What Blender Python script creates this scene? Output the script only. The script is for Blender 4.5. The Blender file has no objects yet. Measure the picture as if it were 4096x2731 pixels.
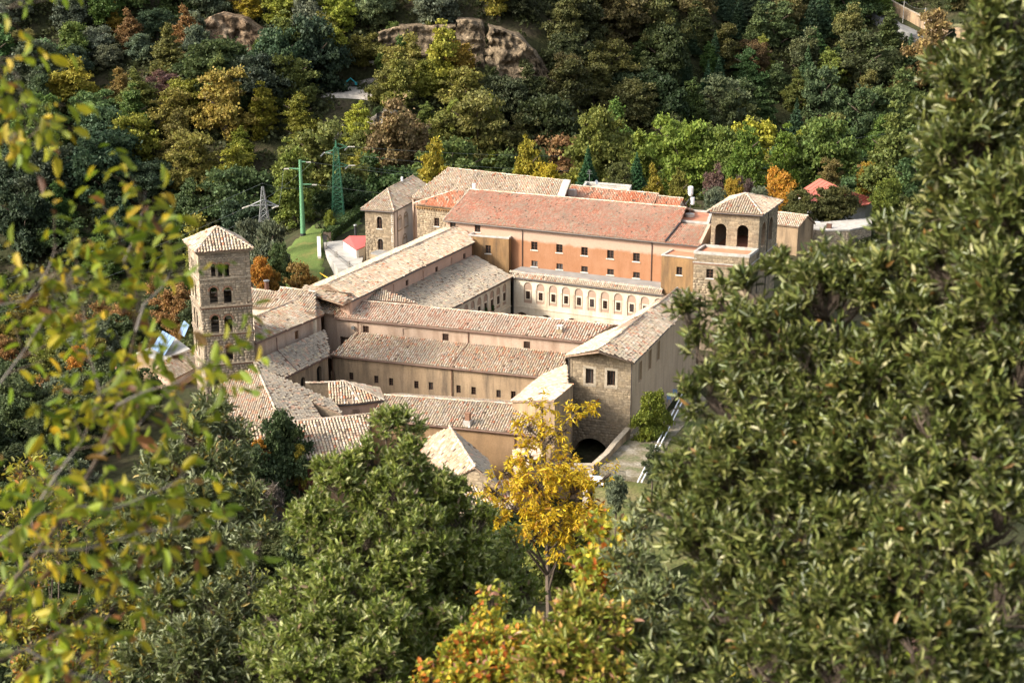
import bpy, math, random
import numpy as np
from mathutils import Vector, Matrix, noise
from mathutils.geometry import tessellate_polygon

S = bpy.context.scene
COL = S.collection
rng = np.random.default_rng(11)
random.seed(11)

# ------------------------------------------------------------------ camera, sky, sun, exposure
CAM_H = 60.0
PITCH = math.radians(16.5)
cam = bpy.data.cameras.new('camera')
cam.lens = 50; cam.sensor_width = 36; cam.clip_start = 0.1; cam.clip_end = 4000
cam.dof.use_dof = True; cam.dof.focus_distance = 195; cam.dof.aperture_fstop = 3.9
camo = bpy.data.objects.new('camera', cam); COL.objects.link(camo)
camo.location = (0, 0, CAM_H); camo.rotation_euler = (math.pi / 2 - PITCH, 0, 0)
S.camera = camo

SUN_AZ, SUN_EL = math.radians(250), math.radians(34)
world = bpy.data.worlds.new('World'); S.world = world; world.use_nodes = True
wn = world.node_tree.nodes; wl = world.node_tree.links
bg = wn.get('Background') or wn.new('ShaderNodeBackground')
sky = wn.new('ShaderNodeTexSky'); sky.sky_type = 'NISHITA'; sky.sun_disc = False
sky.sun_elevation = SUN_EL; sky.sun_rotation = SUN_AZ; sky.altitude = 500; sky.air_density = 1.0; sky.dust_density = 6.0; sky.ozone_density = 0.6
bg.inputs['Strength'].default_value = 0.15
hz = wn.new('ShaderNodeHueSaturation'); hz.inputs['Saturation'].default_value = 0.5   # thin high cloud whitens the sky
wl.new(sky.outputs[0], hz.inputs['Color']); wl.new(hz.outputs[0], bg.inputs['Color'])
out = wn.get('World Output') or wn.new('ShaderNodeOutputWorld')
wl.new(bg.outputs[0], out.inputs['Surface'])
sund = bpy.data.lights.new('sun', 'SUN'); sund.energy = 2.1; sund.angle = math.radians(8.0); sund.color = (1.0, 0.92, 0.80)   # hazy sun: soft-edged shadows
suno = bpy.data.objects.new('sun', sund); COL.objects.link(suno)
sd = Vector((math.sin(SUN_AZ) * math.cos(SUN_EL), math.cos(SUN_AZ) * math.cos(SUN_EL), math.sin(SUN_EL)))
suno.rotation_euler = sd.to_track_quat('Z', 'Y').to_euler(); suno.location = (-60, -20, 120)
S.view_settings.view_transform = 'Standard'; S.view_settings.look = 'None'
S.view_settings.gamma = 1; S.view_settings.use_curve_mapping = False
S.view_settings.exposure = 1.38

# ------------------------------------------------------------------ survey helpers (photo point + height -> place)
FPX = 50 / 36 * 4096
_c, _s = math.cos(PITCH), math.sin(PITCH)
def ray(u, v):
    x = (u - 2048) / FPX; y = (1365.5 - v) / FPX
    return np.array([x, _c + y * _s, -_s + y * _c])
def P(u, v, z):
    d = ray(u, v); t = (z - CAM_H) / d[2]
    return np.array([d[0] * t, d[1] * t, z])
def PD(u, v, dist):
    d = ray(u, v); d = d / np.linalg.norm(d)
    return np.array([0, 0, CAM_H]) + d * dist
def zat(v, p, u=2048):
    d = ray(u, v); return CAM_H + d[2] * p[1] / d[1]
def Vp(p):
    x, y, z = p[0], p[1], p[2] - CAM_H
    f = y * _c - z * _s; up = y * _s + z * _c
    return 2048 + FPX * x / f, 1365.5 - FPX * up / f
def camdist(p):
    return np.linalg.norm(np.asarray(p) - np.array([0, 0, CAM_H]), axis=-1)

# ------------------------------------------------------------------ object helpers
def mesh_np(name, verts, faces):
    """verts (n,3); faces (m,k) with one k"""
    verts = np.asarray(verts, np.float32); faces = np.asarray(faces, np.int32)
    me = bpy.data.meshes.new(name)
    m, k = faces.shape
    me.vertices.add(len(verts)); me.vertices.foreach_set('co', verts.ravel())
    me.loops.add(m * k); me.loops.foreach_set('vertex_index', faces.ravel())
    me.polygons.add(m)
    me.polygons.foreach_set('loop_start', np.arange(0, m * k, k, dtype=np.int32))
    me.update(calc_edges=True)
    return me
def mesh_py(name, verts, faces):
    me = bpy.data.meshes.new(name)
    me.from_pydata([tuple(float(c) for c in v) for v in verts], [], faces); me.update()
    return me
def node(name, me, mat=None, parent=None, M=None):
    o = bpy.data.objects.new(name, me)
    if mat is not None and me is not None and not me.materials: me.materials.append(mat)
    if parent is not None:
        o.parent = parent
        if M is None and 'base' in parent:
            b = parent['base']; o.matrix_parent_inverse = Matrix.Translation((-b[0], -b[1], -b[2]))
    if M is not None: o.matrix_basis = M
    COL.objects.link(o)
    return o
def thing(name, label, cat, base, group=None):
    o = bpy.data.objects.new(name, None); o.empty_display_size = 0.5
    o.location = [float(c) for c in base]; o['base'] = [float(c) for c in base]
    o['label'] = label; o['category'] = cat
    if group: o['group'] = group
    COL.objects.link(o)
    return o
def tag(o, label, cat, group=None):
    o['label'] = label; o['category'] = cat
    if group: o['group'] = group
    return o
def structure(o): o['kind'] = 'structure'; return o
def stuff(o): o['kind'] = 'stuff'; return o

class MB:
    """collects boxes, tubes and polygons into one mesh"""
    def __init__(s): s.v = []; s.f = []
    def poly(s, pts):
        n = len(s.v); s.v += [tuple(map(float, p)) for p in pts]; s.f.append(tuple(range(n, n + len(pts)))); return s
    def obox(s, o, ax, ay, az, x0, x1, y0, y1, z0, z1):
        o, ax, ay, az = map(np.asarray, (o, ax, ay, az)); n = len(s.v)
        for z in (z0, z1):
            for y in (y0, y1):
                for x in (x0, x1): s.v.append(tuple(o + ax * x + ay * y + az * z))
        for f in ((0, 2, 3, 1), (4, 5, 7, 6), (0, 1, 5, 4), (2, 6, 7, 3), (0, 4, 6, 2), (1, 3, 7, 5)):
            s.f.append(tuple(n + i for i in f))
        return s
    def box(s, x0, x1, y0, y1, z0, z1):
        return s.obox((0, 0, 0), (1, 0, 0), (0, 1, 0), (0, 0, 1), x0, x1, y0, y1, z0, z1)
    def tube(s, pts, radii, k=6, cap=True):
        pts = [np.asarray(p, float) for p in pts]; n0 = len(s.v)
        if not hasattr(radii, '__len__'): radii = [radii] * len(pts)
        for i, p in enumerate(pts):
            d = pts[min(i + 1, len(pts) - 1)] - pts[max(i - 1, 0)]
            d = d / (np.linalg.norm(d) + 1e-9)
            a = np.cross(d, (0, 0, 1) if abs(d[2]) < .9 else (1, 0, 0)); a /= np.linalg.norm(a); b = np.cross(d, a)
            for j in range(k):
                t = 2 * math.pi * j / k
                s.v.append(tuple(p + radii[i] * (a * math.cos(t) + b * math.sin(t))))
        for i in range(len(pts) - 1):
            for j in range(k):
                q = n0 + i * k; s.f.append((q + j, q + (j + 1) % k, q + k + (j + 1) % k, q + k + j))
        if cap:
            s.f.append(tuple(n0 + j for j in range(k))[::-1]); q = n0 + (len(pts) - 1) * k
            s.f.append(tuple(q + j for j in range(k)))
        return s
    def build(s, name, mat, parent=None, M=None):
        return node(name, mesh_py(name, s.v, s.f), mat, parent, M)

# ------------------------------------------------------------------ materials
def mat_new(name, rough=0.8, spec=0.3):
    m = bpy.data.materials.new(name); m.use_nodes = True
    nt = m.node_tree; b = nt.nodes['Principled BSDF']
    b.inputs['Roughness'].default_value = rough; b.inputs['Specular IOR Level'].default_value = spec
    return m, nt, b
def ramp(nt, fac, stops, interp='LINEAR'):
    r = nt.nodes.new('ShaderNodeValToRGB'); r.color_ramp.interpolation = interp
    e = r.color_ramp.elements
    while len(e) < len(stops): e.new(0.5)
    for i, (p, c) in enumerate(stops): e[i].position = p; e[i].color = (*c, 1)
    nt.links.new(fac, r.inputs[0]); return r.outputs[0]
def noise_tex(nt, scale, detail=4, coord='Object', vec=None, rough=0.55, stretch=None):
    n = nt.nodes.new('ShaderNodeTexNoise'); n.inputs['Scale'].default_value = scale; n.inputs['Detail'].default_value = detail
    n.inputs['Roughness'].default_value = rough
    if vec is None:
        tc = nt.nodes.new('ShaderNodeTexCoord'); vec = tc.outputs[coord]
    if stretch:
        mp = nt.nodes.new('ShaderNodeMapping'); mp.inputs['Scale'].default_value = stretch
        nt.links.new(vec, mp.inputs[0]); vec = mp.outputs[0]
    nt.links.new(vec, n.inputs['Vector']); return n.outputs['Fac']
def mixc(nt, fac, a, b, mode='MIX'):
    m = nt.nodes.new('ShaderNodeMix'); m.data_type = 'RGBA'; m.blend_type = mode
    for sock, val in ((m.inputs[0], fac), (m.inputs[6], a), (m.inputs[7], b)):
        if hasattr(val, 'is_output'): nt.links.new(val, sock)
        elif isinstance(val, (int, float)): sock.default_value = val
        else: sock.default_value = (*val, 1)
    return m.outputs[2]
def math_n(nt, op, a, b=0.0):
    m = nt.nodes.new('ShaderNodeMath'); m.operation = op
    for sock, val in ((m.inputs[0], a), (m.inputs[1], b)):
        if hasattr(val, 'is_output'): nt.links.new(val, sock)
        else: sock.default_value = val
    return m.outputs[0]
def piece_random(nt):
    g = nt.nodes.new('ShaderNodeNewGeometry'); oi = nt.nodes.new('ShaderNodeObjectInfo')
    return math_n(nt, 'FRACT', math_n(nt, 'ADD', g.outputs['Random Per Island'], oi.outputs['Random']))
def bump(nt, b, h, strength=0.3, dist=0.05):
    bn = nt.nodes.new('ShaderNodeBump'); bn.inputs['Strength'].default_value = strength; bn.inputs['Distance'].default_value = dist
    nt.links.new(h, bn.inputs['Height']); nt.links.new(bn.outputs[0], b.inputs['Normal'])
def world_pos(nt):
    g = nt.nodes.new('ShaderNodeNewGeometry'); return g.outputs['Position']

def tile_mat(name, cols):
    """cols: list of (weight, colour): each tile takes one of them"""
    m, nt, b = mat_new(name, 0.85, 0.2)
    tot = sum(w for w, _ in cols); acc = 0; st = []
    for w, c in cols: st.append((acc / tot, c)); acc += w
    r = piece_random(nt)
    c = ramp(nt, r, st, 'CONSTANT')
    wp = world_pos(nt)
    n2 = noise_tex(nt, 2.6, 3, vec=wp)
    v = ramp(nt, n2, [(0.3, (0.72, 0.72, 0.70)), (0.7, (1.12, 1.1, 1.08))])
    c = mixc(nt, 1.0, c, v, 'MULTIPLY')
    n3 = noise_tex(nt, 0.35, 3, vec=wp)
    lich = ramp(nt, n3, [(0.45, (0, 0, 0)), (0.75, (0.55, 0.55, 0.55))])
    c = mixc(nt, ramp(nt, noise_tex(nt, 0.16, 4, vec=wp), [(.5, (0, 0, 0)), (.7, (.35, .35, .35))]), c, (.60, .50, .38))
    c = mixc(nt, lich, c, (0.33, 0.29, 0.22))
    nt.links.new(c, b.inputs['Base Color']); return m
def plaster_mat(name, c1, c2, stain, amount=0.5, patch=None):
    m, nt, b = mat_new(name, 0.9, 0.15)
    wp = world_pos(nt)
    f = noise_tex(nt, 0.45, 5, vec=wp)
    c = ramp(nt, f, [(0.3, c1), (0.7, c2)])
    st = noise_tex(nt, 0.8, 5, vec=wp, stretch=(1.1, 1.1, 0.16), rough=0.65)
    k = ramp(nt, st, [(0.44, (0, 0, 0)), (0.70, (amount,) * 3)])
    c = mixc(nt, k, c, stain)
    if patch:      # paler colour above an irregular line
        sx = nt.nodes.new('ShaderNodeSeparateXYZ'); nt.links.new(wp, sx.inputs[0])
        e = math_n(nt, 'ADD', sx.outputs[2], math_n(nt, 'MULTIPLY', noise_tex(nt, 0.55, 4, vec=wp), 1.6))
        k2 = math_n(nt, 'MULTIPLY', math_n(nt, 'SUBTRACT', e, patch[1] + .55), 2.2)
        kc = nt.nodes.new('ShaderNodeClamp'); nt.links.new(k2, kc.inputs[0]); c = mixc(nt, kc.outputs[0], c, patch[0])
    f3 = noise_tex(nt, 6, 3, vec=wp)
    c = mixc(nt, 1.0, c, ramp(nt, f3, [(0.3, (0.9,) * 3), (0.7, (1.08,) * 3)]), 'MULTIPLY')
    nt.links.new(c, b.inputs['Base Color']); bump(nt, b, f3, 0.15, 0.03); return m
def stone_mat(name, cols):
    m, nt, b = mat_new(name, 0.92, 0.15)
    r = piece_random(nt); n = len(cols)
    c = ramp(nt, r, [(i / n, c) for i, c in enumerate(cols)], 'CONSTANT')
    wp = world_pos(nt)
    v = ramp(nt, noise_tex(nt, 3.5, 5, vec=wp), [(0.28, (0.62,) * 3), (0.72, (1.18,) * 3)])
    c = mixc(nt, 1.0, c, v, 'MULTIPLY')
    k = ramp(nt, noise_tex(nt, 0.5, 4, vec=wp, stretch=(1, 1, 0.35)), [(0.45, (0, 0, 0)), (0.75, (0.55,) * 3)])
    c = mixc(nt, k, c, (0.10, 0.088, 0.072))
    nt.links.new(c, b.inputs['Base Color']); bump(nt, b, noise_tex(nt, 9, 3, vec=wp), 0.4, 0.05); return m
def plain_mat(name, col, rough=0.7, spec=0.3, metal=0.0, var=0.12, scale=3.0):
    m, nt, b = mat_new(name, rough, spec)
    f = noise_tex(nt, scale, 4, vec=world_pos(nt))
    c = mixc(nt, 1.0, col, ramp(nt, f, [(0.3, (1 - var,) * 3), (0.7, (1 + var,) * 3)]), 'MULTIPLY')
    nt.links.new(c, b.inputs['Base Color']); b.inputs['Metallic'].default_value = metal; return m

TAN, LTAN, STRAW, PINK, TERRA, DARK, GREY, PALE = ((.46, .345, .24), (.55, .43, .31), (.52, .44, .295), (.53, .325, .23), (.48, .185, .095), (.15, .10, .07), (.38, .33, .26), (.64, .54, .43))
T = {
 'tan':   tile_mat('tile_tan', [(5, TAN), (4, LTAN), (3, STRAW), (1.2, PINK), (.7, TERRA), (.4, DARK), (2.5, GREY), (2, PALE)]),
 'mix':   tile_mat('tile_mixed', [(4, TAN), (3, LTAN), (1.6, PINK), (1.5, (.54, .26, .145)), (.4, DARK), (2, PALE), (2.5, STRAW), (1.5, GREY), (1.2, (.50, .34, .215))]),
 'red':   tile_mat('tile_terracotta', [(3, (.52, .195, .105)), (3, (.47, .165, .085)), (2, (.56, .26, .155)), (.8, PINK), (.5, LTAN), (.4, DARK)]),
 'rose':  tile_mat('tile_rose', [(4, (.64, .31, .205)), (3, (.68, .40, .28)), (2.5, (.60, .26, .16)), (1.8, LTAN), (.5, STRAW), (.25, DARK)]),
 'pink':  tile_mat('tile_pale_pink', [(3, (.60, .40, .29)), (3, (.62, .45, .335)), (2, (.54, .30, .20)), (2, PALE), (2, LTAN), (.8, (.50, .23, .14)), (.25, DARK)]),
 'grey':  tile_mat('tile_grey', [(4, GREY), (4, (.39, .33, .255)), (2, TAN), (2, (.30, .26, .205)), (.8, STRAW), (.7, DARK), (.5, PINK)]),
}
M_PAN = plain_mat('pan_tiles', (.27, .19, .13), .9, .2, var=.3)  # darker than the cover tiles, painting shadow into the valleys
M_CAP = tile_mat('ridge_tiles', [(3, PALE), (3, LTAN), (2, TAN), (1, PINK)])
M_CREAM = plaster_mat('plaster_cream', (.70, .62, .48), (.60, .49, .35), (.36, .24, .15), .6)
M_PANEL = plaster_mat('plaster_beige_panel', (.36, .25, .18), (.40, .285, .21), (.30, .21, .15), .4)
M_SALMON = plaster_mat('plaster_salmon', (.315, .15, .075), (.35, .18, .098), (.245, .11, .052), .5, patch=((.43, .295, .215), 12.7))
M_PINKW = plaster_mat('plaster_pale_pink', (.50, .34, .25), (.45, .30, .22), (.36, .24, .17), .5)
M_BEIGE = plaster_mat('plaster_beige', (.47, .355, .265), (.40, .295, .22), (.25, .17, .115), .8)
M_OCHRE = plaster_mat('plaster_ochre', (.33, .20, .09), (.27, .15, .065), (.10, .07, .045), .8)
M_OLD = plaster_mat('plaster_old', (.40, .285, .175), (.30, .21, .125), (.12, .092, .066), .9)
M_WHITEW = plaster_mat('plaster_white', (.72, .69, .64), (.62, .58, .52), (.42, .38, .32), .4)
M_STONE = stone_mat('tufa_blocks', [(.32, .245, .155), (.36, .28, .18), (.28, .215, .14), (.39, .305, .20), (.25, .195, .13), (.34, .27, .18)])
M_TOWER = stone_mat('tower_blocks', [(.38, .31, .22), (.33, .27, .19), (.42, .33, .23), (.28, .23, .17), (.45, .37, .265), (.35, .275, .19)])
M_MORTAR = plain_mat('mortar', (.22, .172, .118), .95, .1, var=.3)
M_TRIM = plain_mat('stone_trim', (.36, .30, .22), .85, .2, var=.25)
M_TRAV = plain_mat('travertine', (.60, .56, .48), .8, .25, var=.2)
M_COPING = plain_mat('coping_stone', (.40, .37, .325), .85, .2, var=.28, scale=1.5)
M_BRICK = plain_mat('brick', (.27, .15, .095), .9, .15, var=.3, scale=5)
M_WOOD = plain_mat('window_wood', (.085, .045, .028), .6, .3)
M_WOODO = plain_mat('window_wood_light', (.26, .13, .06), .6, .3)
M_PANE, _nt, _b = mat_new('window_pane', .1, .5)
_oi = _nt.nodes.new('ShaderNodeObjectInfo')
_nt.links.new(ramp(_nt, _oi.outputs['Random'], [(0, (.016, .015, .014)), (.45, (.035, .034, .032)), (.75, (.075, .078, .08)), (.9, (.14, .13, .115))], 'CONSTANT'), _b.inputs['Base Color'])  # lighter panes paint a sky reflection into the base colour
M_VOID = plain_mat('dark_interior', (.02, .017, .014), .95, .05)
M_GUT = plain_mat('copper_gutter', (.13, .065, .042), .5, .4)
M_GUTD = plain_mat('dark_gutter', (.045, .04, .04), .5, .4)
M_TERRF = plain_mat('terracotta_floor', (.50, .21, .12), .85, .2, var=.15, scale=1.2)
M_CONC = plain_mat('concrete', (.36, .34, .30), .9, .15, var=.25, scale=.6)
M_BITUMEN = plain_mat('roof_felt', (.25, .24, .22), .85, .2, var=.18, scale=.7)
M_METALW = plain_mat('white_metal', (.78, .78, .77), .45, .4, var=.05)
M_STEEL = plain_mat('galvanised_steel', (.21, .215, .21), .5, .5, .5)
M_GREENP = plain_mat('green_paint', (.105, .25, .125), .5, .4, var=.06)
M_GREEND = plain_mat('dark_green_paint', (.03, .115, .06), .5, .4, var=.06)
M_IRON = plain_mat('black_iron', (.03, .03, .03), .6, .3)
M_REDM = plain_mat('red_sheet', (.50, .10, .085), .55, .3, var=.1)
M_REDR = plain_mat('red_metal_roof', (.43, .125, .085), .6, .3, var=.15)
M_BLUEP = plain_mat('pale_blue_panel', (.20, .30, .46), .3, .5, var=.1)
M_WIRE = plain_mat('wire', (.20, .23, .22), .5, .4)
M_BARK = plain_mat('bark', (.105, .08, .06), .95, .1, var=.35, scale=6)
M_BARKG = plain_mat('grey_bark', (.24, .21, .18), .95, .1, var=.25, scale=6)
M_YELLOW = plain_mat('yellow_paint', (.70, .42, .03), .6, .3)
M_CYAN = plain_mat('cyan_paint', (.05, .45, .48), .5, .3)

def leaf_mat(name, use_obj, col=(.1, .15, .05), rough=.5, transl=.25, var=.45, hue=.06, spec=.35, tint=None):
    m, nt, b = mat_new(name, rough, spec)
    r = piece_random(nt)
    if use_obj:
        oi = nt.nodes.new('ShaderNodeObjectInfo'); base = oi.outputs['Color']
    else:
        base = ramp(nt, r, col, 'CONSTANT') if isinstance(col, list) else None
    hs = nt.nodes.new('ShaderNodeHueSaturation')
    if base is not None: nt.links.new(base, hs.inputs['Color'])
    else: hs.inputs['Color'].default_value = (*col, 1)
    if use_obj:      # yellower and duller sprays within one crown
        tc = nt.nodes.new('ShaderNodeTexCoord')
        k = ramp(nt, noise_tex(nt, 2.2, 3, vec=tc.outputs['Object']), [(.42, (0, 0, 0)), (.66, (.6, .6, .6))])
        base = mixc(nt, k, base, mixc(nt, 1.0, base, (1.35, 1.22, .85), 'MULTIPLY')); nt.links.new(base, hs.inputs['Color'])
    r2 = math_n(nt, 'FRACT', math_n(nt, 'MULTIPLY', r, 7.31)); r3 = math_n(nt, 'FRACT', math_n(nt, 'MULTIPLY', r, 23.7))
    nt.links.new(math_n(nt, 'ADD', math_n(nt, 'MULTIPLY', r2, hue), 0.5 - hue / 2), hs.inputs['Hue'])
    nt.links.new(math_n(nt, 'ADD', math_n(nt, 'MULTIPLY', r3, 2 * var), 1 - var), hs.inputs['Value'])
    nt.links.new(hs.outputs[0], b.inputs['Base Color'])
    tr = nt.nodes.new('ShaderNodeBsdfTranslucent'); nt.links.new(hs.outputs[0], tr.inputs[0])
    mx = nt.nodes.new('ShaderNodeMixShader'); mx.inputs[0].default_value = transl
    o = nt.nodes['Material Output']
    nt.links.new(b.outputs[0], mx.inputs[1]); nt.links.new(tr.outputs[0], mx.inputs[2]); nt.links.new(mx.outputs[0], o.inputs[0])
    return m
# ------------------------------------------------------------------ building kit
def unit(v): v = np.asarray(v, float); return v / np.linalg.norm(v)
UPV = np.array([0, 0, 1.0])

def tile_shape(w, l, k=4):
    """one barrel tile: an arch that narrows up the slope and rests on the tile below"""
    v, f = [], []
    for (y, r, lift) in ((0, .40 * w, .055), (l * 1.22, .33 * w, .012)):
        for i in range(k + 1):
            a = math.pi * i / k; v.append((-r * math.cos(a), y, lift + r * 0.85 * math.sin(a)))
    for i in range(k): f.append((i, i + 1, k + 2 + i, k + 1 + i))
    return np.array(v), np.array(f)
def scatter(template, faces, frames):
    """frames (m,4,3): origin and three axis vectors -> joined vertices, faces"""
    m = len(frames); n = len(template)
    V = frames[:, None, 0] + template[None, :, 0:1] * frames[:, None, 1] + template[None, :, 1:2] * frames[:, None, 2] + template[None, :, 2:3] * frames[:, None, 3]
    Fc = faces[None] + (np.arange(m) * n)[:, None, None]
    return V.reshape(-1, 3), Fc.reshape(-1, faces.shape[1])
def mtx(fr):
    o, a, b, c = fr
    return Matrix(((a[0], b[0], c[0], o[0]), (a[1], b[1], c[1], o[1]), (a[2], b[2], c[2], o[2]), (0, 0, 0, 1)))
def pieces(name, stuffname, template, faces, frames, mat, parent, n_single, mesh_cache=None):
    """the n_single pieces nearest the camera as objects that share a mesh, the rest joined"""
    if len(frames) == 0: return
    order = np.argsort(camdist(frames[:, 0])); inv = None
    if 'base' in parent: b = parent['base']; inv = Matrix.Translation((-b[0], -b[1], -b[2]))
    one, rest = order[:n_single], order[n_single:]
    if len(one):
        me = mesh_np(name, template, faces)
        me.materials.append(mat)
        for i in one:
            o = bpy.data.objects.new(name, me); o.parent = parent; o.matrix_basis = mtx(frames[i])
            if inv is not None: o.matrix_parent_inverse = inv
            COL.objects.link(o)
    if len(rest):
        V, Fc = scatter(template, faces, frames[rest])
        stuff(node(stuffname, mesh_np(stuffname, V, Fc), mat, parent))

def inside(poly, pts):
    x, y = pts[:, 0], pts[:, 1]; r = np.zeros(len(pts), bool); n = len(poly)
    for i in range(n):
        x0, y0 = poly[i]; x1, y1 = poly[(i + 1) % n]
        if y0 == y1: continue
        c = ((y0 > y) != (y1 > y)) & (x < (x1 - x0) * (y - y0) / (y1 - y0) + x0)
        r ^= c
    return r

def plane_pts(spec):
    """spec: (u,v,z) x3 then (u,v[,None]) : the later points are put on the plane of the first three"""
    pts = [P(*s) if len(s) == 3 and s[2] is not None else None for s in spec]
    a, b, c = pts[:3]; n = np.cross(b - a, c - a)
    for i, s in enumerate(spec):
        if pts[i] is None:
            d = ray(s[0], s[1]); o = np.array([0, 0, CAM_H])
            pts[i] = o + d * (np.dot(a - o, n) / np.dot(d, n))
    return pts

def roof(t, pts, pal='tan', n=150, w=.30, l=.40, drop=.02, caps=(), thick=.14, name='roof', slide=0.03, mess=1.0):
    """tiled roof plane; pts[0]->pts[1] is the eave from left to right seen from outside"""
    pts = [np.asarray(p, float) for p in pts]
    eu = unit(pts[1] - pts[0]); nn = np.cross(eu, np.mean(pts[2:], axis=0) - pts[0]); nn = unit(nn)
    if nn[2] < 0: nn = -nn
    ev = unit(np.cross(nn, eu))
    if np.dot(ev, np.mean(pts[2:], axis=0) - pts[0]) < 0: ev = -ev
    p2 = [(float(np.dot(p - pts[0], eu)), float(np.dot(p - pts[0], ev))) for p in pts]
    # slab with an underside
    k = len(pts); m = MB()
    top = pts; bot = [p - UPV * thick for p in pts]
    tri = tessellate_polygon([[Vector((a, b, 0)) for a, b in p2]])
    m.v = [tuple(p) for p in top] + [tuple(p) for p in bot]
    for a, b, c in tri: m.f += [(a, b, c), (c + k, b + k, a + k)]
    for i in range(k): j = (i + 1) % k; m.f.append((i, j, j + k, i + k))
    r = m.build(name, M_PAN, t)
    # tiles
    us = np.array([q[0] for q in p2]); vs = np.array([q[1] for q in p2])
    gu = np.arange(us.min() + w * .5, us.max(), w); gv = np.arange(vs.min() - .05, vs.max() - l * .3, l)
    U, Vv = np.meshgrid(gu, gv); U = U.ravel(); Vv = Vv.ravel()
    ok = inside(p2, np.c_[U, np.maximum(Vv, vs.min() + .01) + l * .5]); U, Vv = U[ok], Vv[ok]
    # loose and missing tiles come in patches
    cl = np.array([noise.noise(Vector((a * .30 + pts[0][0], b * .45, 1.7))) for a, b in zip(U, Vv)])
    keep = rng.random(len(U)) > drop * np.clip(1 + 3.2 * cl, .15, 4)
    U, Vv = U[keep], Vv[keep]; q = len(U)
    U = U + rng.normal(0, .012 * mess, q); Vv = Vv + rng.normal(0, .02 * mess, q) - np.where(rng.random(q) < slide, rng.random(q) * .22, 0)
    tw = rng.normal(0, .035 * mess, q)
    wav = np.array([noise.noise(Vector((a * .22, b * .22, pts[0][1]))) for a, b in zip(U, Vv)]) * .085
    fr = np.zeros((q, 4, 3))
    fr[:, 0] = pts[0] + U[:, None] * eu + Vv[:, None] * ev + (wav + .02)[:, None] * nn
    fr[:, 1] = eu * np.cos(tw)[:, None] + ev * np.sin(tw)[:, None]
    fr[:, 2] = ev * np.cos(tw)[:, None] - eu * np.sin(tw)[:, None]
    fr[:, 3] = nn
    tv, tf = tile_shape(w, l)
    pieces('tile', 'tiles', tv, tf, fr, T[pal], r, n)
    for i, j in caps: cap_row(r, pts[i], pts[j])
    return r
def cap_row(r, a, b, w=.34, l=.42, mat=None, n=60):
    a = np.asarray(a, float); b = np.asarray(b, float)
    L = np.linalg.norm(b - a); q = max(2, int(L / l)); d = (b - a) / L
    side = unit(np.cross(d, UPV)); up = np.cross(side, d)
    tt = (np.arange(q)) / q
    fr = np.zeros((q, 4, 3)); fr[:, 0] = a + (b - a) * tt[:, None] + up * .05 + UPV * rng.normal(0, .015, q)[:, None]
    fr[:, 1] = side; fr[:, 2] = d; fr[:, 3] = up
    tv, tf = tile_shape(w * 1.15, l)
    pieces('ridge_tile', 'ridge_tiles', tv, tf, fr, mat or M_CAP, r, n)
def gutter(t, a, b, mat=None, r=.085):
    a, b = np.asarray(a, float), np.asarray(b, float)
    MB().tube([a - UPV * .14, b - UPV * .14], r, 6).build('gutter', mat or M_GUTD, t)
def pipe(t, pts, mat=None, r=.06):
    MB().tube(pts, r, 6).build('downpipe', mat or M_GUTD, t)

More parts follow.
